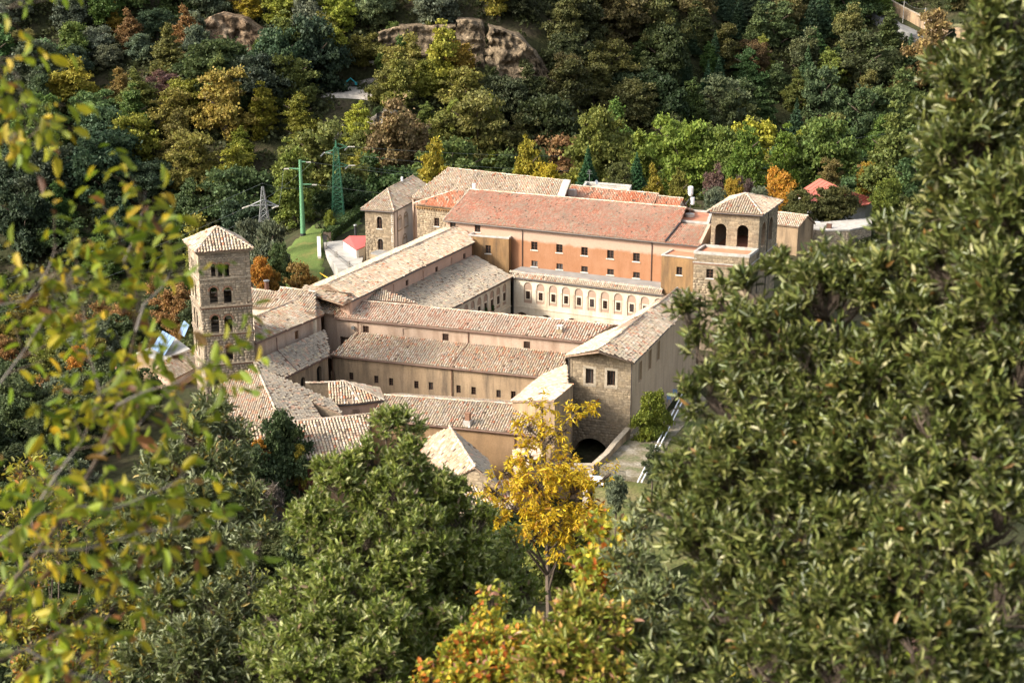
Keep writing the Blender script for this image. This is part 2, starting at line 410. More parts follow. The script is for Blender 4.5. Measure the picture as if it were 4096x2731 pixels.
class Wall:
    """outer wall from a to b (left to right seen from outside); top is a list of (s, z) or one z"""
    def __init__(s, a, b, top, z0, gable=None):
        s.a = np.array([a[0], a[1], 0.]); d = np.array([b[0] - a[0], b[1] - a[1], 0.]); s.L = float(np.linalg.norm(d)); s.d = d / s.L
        s.n = np.array([s.d[1], -s.d[0], 0.])        # outward
        s.z0 = z0
        if not hasattr(top, '__len__'): top = [(0, top), (s.L, top)]
        s.out = [(0, z0), (s.L, z0)] + [tuple(q) for q in reversed(top)]
        s.holes = []
    def pt(s, q, z, dep=0): return s.a + s.d * q + UPV * z - s.n * dep
    def hit(s, u, v):
        d = ray(u, v); o = np.array([0, 0, CAM_H]); t = np.dot(s.a - o, s.n) / np.dot(d, s.n)
        p = o + d * t; return float(np.dot(p - s.a, s.d)), float(p[2])
    @staticmethod
    def loop(q, z, w, h, arch, k=8):
        """opening of width w, total height h, centred on (q, z)"""
        x0, x1, y0, y1 = q - w / 2, q + w / 2, z - h / 2, z + h / 2
        if not arch: return [(x0, y0), (x1, y0), (x1, y1), (x0, y1)]
        r = w / 2; yc = y1 - r
        return [(x0, y0), (x1, y0)] + [(q + r * math.cos(math.pi * i / k), yc + r * math.sin(math.pi * i / k)) for i in range(k + 1)]
    def hole(s, q, z, w, h, arch=False, depth=.25, back=None):
        s.holes.append(dict(q=q, z=z, w=w, h=h, arch=arch, depth=depth, back=back, loop=s.loop(q, z, w, h, arch)))
        return s.holes[-1]
    def holepx(s, u, v, w, h, **k):
        q, z = s.hit(u, v); return s.hole(q, z, w, h, **k)
    def build(s, t, mat, name='wall', thick=.45):
        m = MB(); loops = [s.out] + [h['loop'] for h in s.holes]
        flat = [p for l in loops for p in l]
        tri = tessellate_polygon([[Vector((a, b, 0)) for a, b in l] for l in loops])
        m.v = [tuple(s.pt(*p)) for p in flat]; m.f = [tuple(x) for x in tri]
        # outer edges get the wall's thickness
        k = len(s.out); n = len(m.v); m.v += [tuple(s.pt(*p, thick)) for p in s.out]
        for i in range(k): j = (i + 1) % k; m.f.append((i, j, n + j, n + i))
        base = len(s.out)
        for h in s.holes:
            k = len(h['loop']); n = len(m.v); m.v += [tuple(s.pt(*p, h['depth'])) for p in h['loop']]
            for i in range(k): j = (i + 1) % k; m.f.append((base + i, base + j, n + j, n + i))
            base += k
        return m.build(name, mat, t)
    def stones(s, t, mat=None, ch=.34, ln=(.45, .95), n=150, zmin=None, name='stone_block', dep=.032, zmax=None):
        """coursed facing blocks proud of the wall, joints between them"""
        smax = s.L; zs = s.z0 if zmin is None else zmin; zt = max(p[1] for p in s.out) if zmax is None else zmax
        R = []; z = zs
        while z < zt - .12:
            h = ch * random.uniform(.8, 1.25); x = -random.uniform(0, ln[0]) * .0; first = True
            while x < smax - .1:
                w = random.uniform(*ln) * (random.uniform(.4, 1) if first else 1); first = False
                if smax - (x + w) < .25: w = smax - x
                R.append((x, z, w, min(h, zt - z))); x += w
            z += h
        R = np.array(R); g = .022
        cen = np.c_[R[:, 0] + R[:, 2] / 2, R[:, 1] + R[:, 3] / 2]
        ok = np.ones(len(R), bool)
        for fx in (.06, .94):
            for fy in (.06, .94): ok &= inside(s.out, np.c_[R[:, 0] + R[:, 2] * fx, R[:, 1] + R[:, 3] * fy])
        for h in s.holes:
            x0, x1, y0, y1 = h['q'] - h['w'] / 2, h['q'] + h['w'] / 2, h['z'] - h['h'] / 2, h['z'] + h['h'] / 2
            # trim blocks at the opening's sides, drop those that lie inside it
            for i in range(len(R)):
                if not ok[i]: continue
                a, b, w, hh = R[i]
                if a < x1 and a + w > x0 and b < y1 and b + hh > y0:
                    if h['arch'] and b > y1 - h['w'] / 2:      # above the springing: keep only clear of the curve
                        yc = y1 - h['w'] / 2; r = h['w'] / 2 + .05
                        nx = min(max(h['q'], a), a + w)
                        if (nx - h['q']) ** 2 + (b - yc) ** 2 > r * r: continue
                    if a < x0 - .15: R[i, 2] = x0 - a
                    elif a + w > x1 + .15: R[i, 0] = x1; R[i, 2] = a + w - x1
                    else: ok[i] = False
        R = R[ok]; q = len(R)
        fr = np.zeros((q, 4, 3)); d = dep * rng.uniform(.55, 1.15, q)
        fr[:, 0] = s.a + s.d * (R[:, 0] + g / 2)[:, None] + UPV * (R[:, 1] + g / 2)[:, None] - s.n * .01
        fr[:, 1] = s.d * (R[:, 2] - g)[:, None]; fr[:, 3] = UPV * (R[:, 3] - g)[:, None]; fr[:, 2] = s.n * (d + .01)[:, None]
        e = .035
        tv = np.array([(0, 0, 0), (1, 0, 0), (1, 0, 1), (0, 0, 1), (e, 1, 2 * e), (1 - e, 1, 2 * e), (1 - e, 1, 1 - 2 * e), (e, 1, 1 - 2 * e)])
        tf = np.array([(4, 5, 6, 7), (0, 1, 5, 4), (1, 2, 6, 5), (2, 3, 7, 6), (3, 0, 4, 7)])
        pieces(name, name + 's', tv, tf, fr, mat or M_STONE, t, n)
    def bar(s, mb, q0, q1, z0, z1, d0, d1):
        """box in wall coordinates; d is depth behind the face, negative is proud"""
        return mb.obox(s.a, s.d, -s.n, UPV, q0, q1, d0, d1, z0, z1)

def window(W, t, u, v, w, h, arch=False, px=True, depth=.22, sill=.0, surround=0, mull=1, bars=2, frame=.07, fmat=None, smat=None, label=None, name='window', grille=False):
    q, z = W.hit(u, v) if px else (u, v)
    hh = W.hole(q, z, w, h, arch=arch, depth=depth + .06)
    x0, x1, y0, y1 = q - w / 2, q + w / 2, z - h / 2, z + h / 2
    f = MB(); d0, d1 = depth - .05, depth + .02
    W.bar(f, x0, x0 + frame, y0, y1, d0, d1); W.bar(f, x1 - frame, x1, y0, y1, d0, d1)
    W.bar(f, x0 + frame, x1 - frame, y0, y0 + frame, d0, d1)
    if not arch: W.bar(f, x0 + frame, x1 - frame, y1 - frame, y1, d0, d1)
    for i in range(mull):
        c = x0 + w * (i + 1) / (mull + 1); W.bar(f, c - frame * .6, c + frame * .6, y0 + frame, y1 - frame * .5, d0 - .01, d1 - .004)
    for i in range(bars):
        c = y0 + h * (i + 1) / (bars + 1); W.bar(f, x0 + frame, x1 - frame, c - .022, c + .022, d0 + .01, d1 - .008)
    fo = f.build(name, fmat or M_WOOD, t)
    if label: fo['label'] = label
    p = MB().poly([W.pt(a, b, depth + .045) for a, b in hh['loop']]).build('pane', M_PANE, fo)
    if sill:
        W.bar(MB(), x0 - .12, x1 + .12, y0 - .11, y0 + .005, -sill, depth - .06).build('sill', smat or M_TRAV, fo)
    if surround:
        m = MB(); g = surround; e = -.045
        W.bar(m, x0 - g, x0, y0, y1 + (0 if arch else g), e, .02); W.bar(m, x1, x1 + g, y0, y1 + (0 if arch else g), e, .02)
        W.bar(m, x0 - g, x1 + g, y0 - g, y0, e - .02, .02)
        if not arch: W.bar(m, x0, x1, y1, y1 + g, e, .02)
        m.build('surround', smat or M_TRIM, fo)
    if arch: arch_ring(W, fo, q, y1 - w / 2, w / 2, .2)
    return fo
def arch_ring(W, parent, q, zc, r, g, mat=None, k=9, proud=.05, name='voussoir'):
    """ring of wedge stones round an arch head"""
    frs = []
    for i in range(k):
        a0, a1 = math.pi * i / k + .02, math.pi * (i + 1) / k - .02
        m = MB(); pts = [(q + R * math.cos(a), zc + R * math.sin(a)) for R, a in ((r, a0), (r + g, a0), (r + g, a1), (r, a1))]
        m.v = [tuple(W.pt(*p, -proud)) for p in pts] + [tuple(W.pt(*p, .02)) for p in pts]
        m.f = [(0, 1, 2, 3), (0, 4, 5, 1), (1, 5, 6, 2), (2, 6, 7, 3), (3, 7, 4, 0)]
        m.build(name, mat or M_TRIM, parent)
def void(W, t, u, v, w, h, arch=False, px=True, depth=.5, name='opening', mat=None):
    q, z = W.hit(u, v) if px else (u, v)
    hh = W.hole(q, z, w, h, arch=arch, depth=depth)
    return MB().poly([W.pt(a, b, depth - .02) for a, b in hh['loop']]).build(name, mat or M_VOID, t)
def blind(W, t, u, v, w, h, mat, depth=.12, px=True, arch=False):
    q, z = W.hit(u, v) if px else (u, v)
    hh = W.hole(q, z, w, h, arch=arch, depth=depth)
    return MB().poly([W.pt(a, b, depth - .005) for a, b in hh['loop']]).build('blind_niche', mat, t)
def inset(a, b, d):
    """shift segment a-b horizontally by d to its left-hand inner side (a left, b right seen from outside)"""
    a, b = np.asarray(a, float), np.asarray(b, float); e = unit([b[0] - a[0], b[1] - a[1], 0]); n = np.array([e[1], -e[0], 0])
    return a - n * d, b - n * d
def cornice(W, t, z, h, proud, mat=None, name='cornice', q0=None, q1=None):
    m = MB(); W.bar(m, -proud if q0 is None else q0, W.L + proud if q1 is None else q1, z, z + h, -proud, .02); return m.build(name, mat or M_TRIM, t)
def dentils(W, t, z, h, w, gap, proud, mat, name='corbel_table'):
    m = MB(); x = 0
    while x < W.L - w: W.bar(m, x, x + w, z, z + h, -proud, .02); x += w + gap
    return stuff(m.build(name, mat, t))
def mirror(e, r, k=1.0):
    """back eave: reflect eave point e about ridge point r (horizontally)"""
    e, r = np.asarray(e, float), np.asarray(r, float); q = r + (r - e) * k; q[2] = r[2] + (e[2] - r[2]) * k; return q
# ------------------------------------------------------------------ ground
def sstep(a, b, x): t = np.clip((np.asarray(x, float) - a) / (b - a), 0, 1); return t * t * (3 - 2 * t)
def H0(x, y):
    x = np.asarray(x, float); y = np.asarray(y, float)
    near = np.interp(y, [-80, -10, 0, 5, 12, 25, 50, 80, 110, 128, 230, 250, 288, 320, 1200], [90, 62, 57.6, 54, 48, 41, 27, 12, 1, -3, 1.5, 4, 5, -12, -12])
    left = np.interp(y, [-80, 128, 160, 190, 240, 300, 1200], [0, -3, -3, -8, -14, -20, -20])
    L = sstep(-36, -74, x) * sstep(120, 150, y)
    near = near * (1 - L) + np.minimum(left, near) * L
    # the gorge side: a spur near the middle, a side valley turning away to the right of it
    g = np.interp(x, [-250, -60, 4, 22, 70, 110, 150, 260], [-6, 0, 4, 14, 46, 52, 34, 20])
    y0 = np.where(x < 0, 300, np.interp(x, [0, 30], [300, 318])) + g
    far = -16 + .56 * (y - y0)
    far = np.where(far > 62, 62 + (far - 62) * .35, far)
    far += 3.0 * np.sin(x * .045 + 1.3) * np.sin(y * .05)
    k = 7.0; h = np.clip(.5 + .5 * (far - near) / k, 0, 1)
    z = near * (1 - h) + far * h + k * h * (1 - h) * .5
    return z
PATCH = []     # levelled terraces: (x, y, rx, ry, z)
def H(x, y):
    z = H0(x, y)
    for (px, py, rx, ry, pz) in PATCH:
        d = np.sqrt(((x - px) / rx) ** 2 + ((y - py) / ry) ** 2); w = 1 - sstep(.8, 1.25, d)
        z = z * (1 - w) + pz * w
    return z
def TR(u, v, lift=0.0):
    """place on the ground seen at a photo point"""
    d = ray(u, v); t = np.arange(90, 900, .5)
    X, Y, Z = d[0] * t, d[1] * t, CAM_H + d[2] * t
    hit = np.nonzero(Z < H(X, Y) + lift)[0]
    i = hit[0] if len(hit) else len(t) - 1
    return np.array([X[i], Y[i], float(H(X[i], Y[i]))])
_y = TR(1395, 385); PATCH.append((_y[0] + 3, _y[1] + 9, 15, 11, float(_y[2])))    # gravel yard on the far slope

def rough(X, Y):
    nz = np.array([noise.fractal(Vector((a * .07, b * .07, 3.1)), 1.0, 2.0, 3) for a, b in zip(np.ravel(X), np.ravel(Y))]).reshape(np.shape(X))
    plat = ((X > -50) & (X < 75) & (Y > 125) & (Y < 295))
    return nz * np.where(plat, .15, .8)
def conform(name, ring, mat, lift=.2, step=1.2):
    """sheet that follows the ground inside a ring of places"""
    r2 = [(p[0], p[1]) for p in ring]; a = np.array(r2)
    xs = np.arange(a[:, 0].min(), a[:, 0].max() + step, step); ys = np.arange(a[:, 1].min(), a[:, 1].max() + step, step)
    X, Y = np.meshgrid(xs, ys); ins = inside(r2, np.c_[X.ravel(), Y.ravel()]).reshape(X.shape)
    Z = H(X, Y) + rough(X, Y) + np.where(ins, lift, -.35)
    idx = np.arange(X.size).reshape(X.shape)
    F = np.stack([idx[:-1, :-1], idx[:-1, 1:], idx[1:, 1:], idx[1:, :-1]], -1)
    k = ins[:-1, :-1] | ins[:-1, 1:] | ins[1:, 1:] | ins[1:, :-1]
    return structure(node(name, mesh_np(name, np.c_[X.ravel(), Y.ravel(), Z.ravel()], F[k]), mat))
def build_ground():
    xs = np.concatenate([np.arange(-420, -130, 14), np.arange(-130, 180, 3.2), np.arange(180, 460, 14)])
    ys = np.concatenate([np.arange(-70, 130, 3.0), np.arange(130, 480, 3.2), np.arange(480, 1150, 20)])
    X, Y = np.meshgrid(xs, ys)
    Z = H(X, Y)
    Z = Z + rough(X, Y)
    nx, ny = len(xs), len(ys)
    idx = np.arange(nx * ny).reshape(ny, nx)
    F = np.stack([idx[:-1, :-1], idx[:-1, 1:], idx[1:, 1:], idx[1:, :-1]], -1).reshape(-1, 4)
    m, nt, b = mat_new('ground_soil', .95, .1)
    wp = world_pos(nt)
    c = ramp(nt, noise_tex(nt, .12, 5, vec=wp), [(.3, (.026, .032, .014)), (.5, (.045, .046, .02)), (.68, (.07, .056, .034))])
    c = mixc(nt, 1.0, c, ramp(nt, noise_tex(nt, 1.2, 5, vec=wp), [(.3, (.6,) * 3), (.7, (1.3,) * 3)]), 'MULTIPLY')
    nt.links.new(c, b.inputs['Base Color']); bump(nt, b, noise_tex(nt, 1.5, 4, vec=wp), .6, .3)
    o = node('ground', mesh_np('ground', np.c_[X.ravel(), Y.ravel(), Z.ravel()], F), m)
    for p in o.data.polygons: p.use_smooth = True
    structure(o)
build_ground()

M_LAWN, _nt, _b = mat_new('lawn_grass', .9, .15)
_wp = world_pos(_nt)
_nt.links.new(mixc(_nt, 1.0, ramp(_nt, noise_tex(_nt, .35, 5, vec=_wp), [(.32, (.15, .145, .045)), (.5, (.095, .135, .032)), (.7, (.12, .165, .04))]),
              ramp(_nt, noise_tex(_nt, 5, 4, vec=_wp), [(.3, (.7,) * 3), (.7, (1.25,) * 3)]), 'MULTIPLY'), _b.inputs['Base Color'])
bump(_nt, _b, noise_tex(_nt, 9, 3, vec=_wp), .5, .08)
M_BANK, _nt, _b = mat_new('bank_grass', .95, .1)
_wp = world_pos(_nt)
_nt.links.new(mixc(_nt, 1.0, ramp(_nt, noise_tex(_nt, .4, 5, vec=_wp), [(.32, (.075, .10, .032)), (.5, (.13, .13, .045)), (.68, (.19, .155, .075))]),
              ramp(_nt, noise_tex(_nt, 4, 5, vec=_wp), [(.3, (.55,) * 3), (.7, (1.3,) * 3)]), 'MULTIPLY'), _b.inputs['Base Color'])
bump(_nt, _b, noise_tex(_nt, 6, 4, vec=_wp), .7, .15)
M_DRY, _nt, _b = mat_new('dry_terrace_soil', .95, .1)
_wp = world_pos(_nt)
_nt.links.new(mixc(_nt, 1.0, ramp(_nt, noise_tex(_nt, .5, 5, vec=_wp), [(.32, (.09, .115, .04)), (.48, (.20, .17, .11)), (.66, (.30, .265, .205))]),
              ramp(_nt, noise_tex(_nt, 4, 4, vec=_wp), [(.3, (.65,) * 3), (.7, (1.2,) * 3)]), 'MULTIPLY'), _b.inputs['Base Color'])
M_GRAVEL = plain_mat('gravel', (.50, .44, .36), .95, .1, var=.3, scale=1.0)
M_ASPH = plain_mat('road_surface', (.20, .195, .185), .9, .15, var=.2, scale=.5)

def sheet(name, ring, mat, thick=.3, z=None, sub=1):
    """ground sheet from a ring of 3D points with a skirt"""
    ring = [np.asarray(p, float) for p in ring]; k = len(ring); m = MB()
    m.v = [tuple(p) for p in ring] + [tuple(p - UPV * thick) for p in ring]
    for a, b, c in tessellate_polygon([[Vector((p[0], p[1], 0)) for p in ring]]): m.f.append((a, b, c))
    for i in range(k): j = (i + 1) % k; m.f.append((i, j, j + k, i + k))
    return structure(m.build(name, mat))
# ------------------------------------------------------------------ the abbey
def hdir(az): a = math.radians(az); return np.array([math.sin(a), math.cos(a), 0.])
def plane_at(p, fall_az, slope):
    """plane through p that falls towards fall_az"""
    f = hdir(fall_az); return np.asarray(p, float), unit(np.array([f[0] * slope, f[1] * slope, 1.0]))
def on_plane(u, v, pl):
    p, n = pl; d = ray(u, v); o = np.array([0, 0, CAM_H]); return o + d * (np.dot(p - o, n) / np.dot(d, n))
def ring_walls(t, ring, tops, z0, mat, skip=(), walls=None):
    """plain outer walls round a ring (counter-clockwise from above)"""
    k = len(ring)
    for i in range(k):
        if i in skip: continue
        a, b = ring[i], ring[(i + 1) % k]; za, zb = tops[i], tops[(i + 1) % k]
        L = math.hypot(b[0] - a[0], b[1] - a[1])
        Wall(a, b, [(0, za), (L, zb)], z0).build(t, mat)
def gable_shell(t, e0, e1, r0, r1, z0, mat, ov=.35, back=True, ends=True, k=1.0):
    """walls of a ridged range: returns the front Wall (not built yet); builds back and end walls"""
    m0, m1 = mirror(e0, r0, k), mirror(e1, r1, k)
    a, b = inset(e0, e1, ov); c, d = inset(m1, m0, ov)
    ax = unit([e1[0] - e0[0], e1[1] - e0[1], 0]) * .25
    a, c, b, d = a + ax, c - ax, b - ax, d + ax
    zt = e0[2] - .02
    if back: Wall(c, d, m0[2] - .02, z0).build(t, mat)
    if ends:
        for (p, q, r) in ((b, c, r1), (d, a, r0)):
            L = math.hypot(q[0] - p[0], q[1] - p[1])
            Wall(p, q, [(0, p[2] - .02), (L / 2, r[2] - .16), (L, q[2] - .02)], z0).build(t, mat)
    return Wall(a, b, zt, z0)
AZ_B, AZ_A = 24.0, 114.5

# --- dormitory: the long salmon wall under the rose roof
t = thing('dormitory_building', 'long dormitory range with salmon stained wall, two rows of windows and long rose tiled roof', 'building', P(2300, 1090, 1.5))
pp = plane_pts([(1773, 881.5, 14.7), (2804, 985, 14.7), (1880, 759, 17.6), (2744, 832), (2719.5, 895), (2660, 970.6), (2817, 903)])
e0, e1, r0, r1, q1, eB, qR = pp
rA = roof(t, [e0, eB, q1, r1, r0], 'rose', n=150, w=.27, l=.40, drop=.002)
cap_row(rA, r0, r1); cap_row(rA, e0, r0, n=20)
low = [p - UPV * .12 for p in (eB, e1, qR, q1)]
rB = roof(t, low, 'rose', n=60, w=.30, drop=.01)
cap_row(rB, eB + UPV * .05, q1 + UPV * .05, n=20, mat=M_GUTD)
m0, m1 = mirror(e0, r0), mirror(r1 + (e0 - r0), r1)
roof(t, [m1, m0, r0, r1], 'rose', n=0, w=.27, drop=.004)
F = gable_shell(t, e0, np.array(e1), r0, r0 + (e1 - e0), 1.0, M_SALMON, ov=.55, ends=False, back=False)
F.z0 = 6.5; F.out[0] = (0, 6.5); F.out[1] = (F.L, 6.5)
a, b = inset(m1, m0, .5); Wall(a, b, m0[2], 1).build(t, M_SALMON)
L = np.linalg.norm(b[:2] - F.a[:2])
Wall(b, F.a, [(0, m0[2]), (L / 2, r0[2] - .2), (L, e0[2])], 1).build(t, M_BEIGE)
Wall(F.pt(F.L, 0), F.pt(F.L, 0, 9), [(0, e0[2]), (4.5, r0[2] - .6), (9, e0[2])], 1).build(t, M_BEIGE)
for (x, y) in ((228, 872), (490, 900), (752, 930), (1023, 962), (1295, 992)):
    window(F, t, 2050 + x / 2.6138, 650 + y / 2.6138, 1.06, 1.30, sill=.12)
for (x, y) in ((230, 1058), (492, 1088), (752, 1116), (1024, 1145), (1295, 1178)):
    window(F, t, 2050 + x / 2.6138, 650 + y / 2.6138, 1.06, .92, sill=.12, bars=1)
for (u, v) in ((1811, 902), (1910, 914)): window(F, t, u, v, 1.0, 1.2, sill=.1)
F.build(t, M_SALMON)
gutter(t, e0, e1)
for u in (2090, 2609): 
    q, z = F.hit(u, 960); pipe(t, [F.pt(q, 14.55, -.45), F.pt(q, 14.3, -.1), F.pt(q, 8.45, -.1)])

# --- flat terracotta roof with coping behind the dormitory's end
def flat_top(t, ring, z, floor, cop=.38, mat_floor=None, h=.28, cmat=None):
    """roof deck inside a raised coping (ring counter-clockwise from above)"""
    k = len(ring); cen = np.mean(ring, axis=0)
    pts = [np.array([p[0], p[1], z]) for p in ring]
    MB().poly([np.array([p[0], p[1], floor]) for p in ring]).build('roof_deck', mat_floor or M_TERRF, t)
    for i in range(k):
        a, b = pts[i], pts[(i + 1) % k]; d = unit(b - a); n = np.array([d[1], -d[0], 0]); L = np.linalg.norm(b - a)
        MB().obox(a, d, -n, UPV, cop * .999, L + .06, -.06, cop, floor - z, 0).build('coping', cmat or M_COPING, t)
def quad4(FL, FR, BR): FL, FR, BR = map(np.asarray, (FL, FR, BR)); return [FL, FR, BR, FL + BR - FR]

t = thing('flat_roofed_annex', 'small annex with flat terracotta roof deck behind the rose roof, carrying the weather station', 'building', P(2760, 880, 1.5))
ring = quad4(P(2704, 879, 16.4), P(2835, 891, 16.4), P(2850, 845, 16.4))
ring_walls(t, ring, [16.15] * 4, 2, M_BEIGE); flat_top(t, ring, 16.4, 16.1)
t = thing('weather_station', 'white weather station on a round concrete foot beside the loggia tower', 'weather station', P(2759, 860, 16.1))
b = P(2759, 866, 16.12)
MB().tube([b, b + UPV * .45], .72, 14).build('foot', M_TRAV, t)
MB().tube([b + UPV * .45, b + UPV * 3.2], .06, 8).build('pole', M_STEEL, t)
MB().tube([b + UPV * 3.2, b + UPV * 3.5, b + UPV * 4.6, b + UPV * 4.7], [.2, .38, .42, .3], 12).build('rain_gauge', M_METALW, t)
MB().tube([b + np.array([.35, 0, 1.9]), b + np.array([.35, 0, 3.0])], [.3, .3], 12).build('sensor_shield', M_METALW, t)
MB().obox(b + np.array([-.45, 0, 2.3]), (.6, 0, .8), (0, 1, 0), (-.8, 0, .6), -.5, .5, -.3, .3, -.03, .03).build('solar_panel', M_IRON, t)

# --- cloister gallery: cream wall with blind arches, one tile slope, flat terrace behind
t = thing('cloister_gallery', 'cream cloister front with row of arched beige panels and small framed windows', 'building', P(2300, 1200, 0))
e0, e1 = P(2048, 1107, 8), P(2650, 1179, 8)
rr = plane_pts([(2048, 1107, 8), (2650, 1179, 8), (2644, 1156, 8.6), (2039, 1085)])
rG = roof(t, rr, 'tan', n=150, w=.29, drop=.004); gutter(t, e0, e1)
a, b = P(2039, 1084, 8.68), P(2650, 1155.5, 8.68)
d = unit(b - a); nrm = np.array([d[1], -d[0], 0])
L = np.linalg.norm(b - a); q = 14
for i in range(q): MB().obox(a, d, -nrm, UPV, L * i / q, L * (i + 1) / q - .02, -.02, .26, -.3, 0).build('coping', M_COPING, t)
a2, b2 = a - nrm * .26, b - nrm * .26
MB().poly([a2 - UPV * .12, b2 - UPV * .12, b2 - UPV * .12 - nrm * 3.9, a2 - UPV * .12 - nrm * 3.9]).build('terrace_deck', M_BITUMEN, t)
w0, w1 = inset(e0, e1, .32)
G = Wall(w0, w1, 7.9, -.4)
WX = [808, 922, 1034, 1149, 1262, 1379, 1494, 1614, 1728, 1848]; WY = [390, 404, 418, 432, 446, 460, 474, 488, 502, 516]
ss = [G.hit(1700 + x / 2.24, 1000 + y / 2.24) for x, y in zip(WX, WY)]
k1, k0 = np.polyfit(range(10), [q[0] for q in ss], 1); zw = float(np.mean([q[1] for q in ss]))
for i in range(-1, 13):
    q = k0 + k1 * i
    if q < .6 or q > G.L - .6: continue
    ha = G.hole(q, zw + .35, 1.36, 3.25, arch=True, depth=.12)
    pn = MB().poly([G.pt(x, z, .115) for x, z in ha['loop']]).build('arched_panel', M_PANEL, t)
    B = Wall(G.pt(0, 0, .115), G.pt(G.L, 0, .115), 8, 0)
    f = window(B, t, q, zw, .60, 1.16, px=False, depth=-.075, surround=.22, smat=M_CREAM, frame=.04, mull=1, bars=2)
    m = MB(); G.bar(m, q + k1 / 2 - .27, q + k1 / 2 + .27, zw + .75, zw + .9, -.06, .02); m.build('capital', M_CREAM, t)
    m = MB(); G.bar(m, q + k1 / 2 - .2, q + k1 / 2 + .2, zw - 1.1, zw + .75, -.03, .02); m.build('pilaster', M_CREAM, t)
zs = G.hit(1700 + 900 / 2.24, 1000 + 513 / 2.24)[1]
cornice(G, t, zs - .1, .2, .09, M_CREAM, 'string_course', 0, G.L)
for (x, y) in ((870, 555), (1090, 583), (1320, 610), (1545, 637), (1770, 664)):
    q, z = G.hit(1700 + x / 2.24, 1000 + y / 2.24)
    if 1 < q < G.L - 1:
        void(G, t, q, z - 1.9, 2.05, 3.8, arch=True, px=False, depth=1.6, name='arcade_arch', mat=M_PANEL)
        arch_ring(G, t, q, z - 1.02, 1.02, .16, M_CREAM, proud=.03)
G.build(t, M_CREAM)
q, z = G.hit(2037, 1150); pipe(t, [G.pt(.12, 7.8, -.15), G.pt(.12, 0, -.15)], r=.09)

# --- west wing: upper ridge roof, pink clerestory wall, grey lean-to roof, cloister wall under it
t = thing('west_wing', 'long wing with ridge roof, low pink clerestory wall and broad grey lean-to roof', 'building', P(1600, 1240, 0))
e0, e1, r1, r0 = plane_pts([(1402, 1205, 12.3), (1897, 969.5, 12.3), (1851, 897, 13.75), (1312, 1136)])
rU = roof(t, [e0, e1, r1, r0], 'tan', n=110, w=.30, drop=.012); cap_row(rU, r0, r1, n=40)
m0, m1 = mirror(e0, r0), mirror(e1, r1)
roof(t, [m1, m0, r0, r1], 'mix', n=20, w=.30, drop=.004); gutter(t, e0, e1)
dn = unit(r0 - r1) * np.array([1, 1, 0]) * 1.9; hp_ = roof(t, [m0 + dn, e0 + dn, e0 + UPV * .03, r0 + UPV * .05, m0 + UPV * .03], 'tan', n=10, w=.30)
F = gable_shell(t, e0, e1, r0, r1, 0, M_PINKW, ov=.3)
F.z0 = 9; F.out[0] = (0, 9.); F.out[1] = (F.L, 9.)
for (x, y) in ((1327, 980), (1037, 1119), (728, 1259)): window(F, t, 1350 + x / 2.6138, 650 + y / 2.6138, .85, .85, bars=3, mull=2, frame=.05)
for (x, y) in ((1187, 1032), (888, 1172), (578, 1316)): blind(F, t, 1350 + x / 2.6138, 650 + y / 2.6138, .8, 1.1, M_PINKW)
F.build(t, M_PINKW)
le = plane_pts([(1660, 1310, 8.0), (2050, 1107, 8.0), (1897, 1020, 10.35), (1500, 1206)])
roof(t, le, 'grey', n=170, w=.30, drop=.03, slide=.09, mess=1.3)
gutter(t, le[0], le[1])
w0, w1 = inset(le[0], le[1], .3)
G = Wall(w0, w1, 7.9, -.4)
WX = [712, 660, 600, 545, 485, 430]; WY = [402, 432, 462, 490, 515, 541]
ss = [G.hit(1700 + x / 2.24, 1000 + y / 2.24) for x, y in zip(WX, WY)]
k1, k0 = np.polyfit(range(6), [q[0] for q in ss], 1)
for i in range(10):
    q = k0 + k1 * i
    if q < 1 or q > G.L - .6: continue
    ha = G.hole(q, zw + .35, 1.36, 3.25, arch=True, depth=.12)
    MB().poly([G.pt(x, z, .115) for x, z in ha['loop']]).build('arched_panel', M_PANEL, t)
    B = Wall(G.pt(0, 0, .115), G.pt(G.L, 0, .115), 8, 0)
    window(B, t, q, zw, .60, 1.16, px=False, depth=-.075, surround=.22, smat=M_CREAM, frame=.04)
    m = MB(); G.bar(m, q + k1 / 2 - .2, q + k1 / 2 + .2, zw - 1.1, zw + .75, -.03, .02); m.build('pilaster', M_CREAM, t)
cornice(G, t, zs - .1, .2, .09, M_CREAM, 'string_course', 0, G.L)
G.build(t, M_CREAM)

# --- ochre corner block between west wing and dormitory
t = thing('ochre_corner_block', 'weathered ochre corner block with flat terracotta deck at the end of the west wing', 'building', P(2031, 1082, 8))
ring = quad4(P(1874, 937, 13.2), P(2035, 950, 13.2), P(2088, 920, 13.2))
W1 = Wall(ring[0], ring[1], 13.0, 6); W2 = Wall(ring[1], ring[2], 13.0, 6)
window(W1, t, 1952.6, 998, .9, 1.3, sill=.12); W1.build(t, M_OCHRE)
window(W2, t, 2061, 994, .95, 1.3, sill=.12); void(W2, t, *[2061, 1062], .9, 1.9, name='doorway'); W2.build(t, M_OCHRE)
q, z = W2.hit(2066, 1046); m = MB(); W2.bar(m, q - .7, q + .8, z, z + .06, -.8, .02); m.build('door_canopy', M_CONC, t)
ring_walls(t, ring, [13.0] * 4, 6, M_OCHRE, skip=(0, 1)); flat_top(t, ring, 13.2, 12.95, cop=.32)

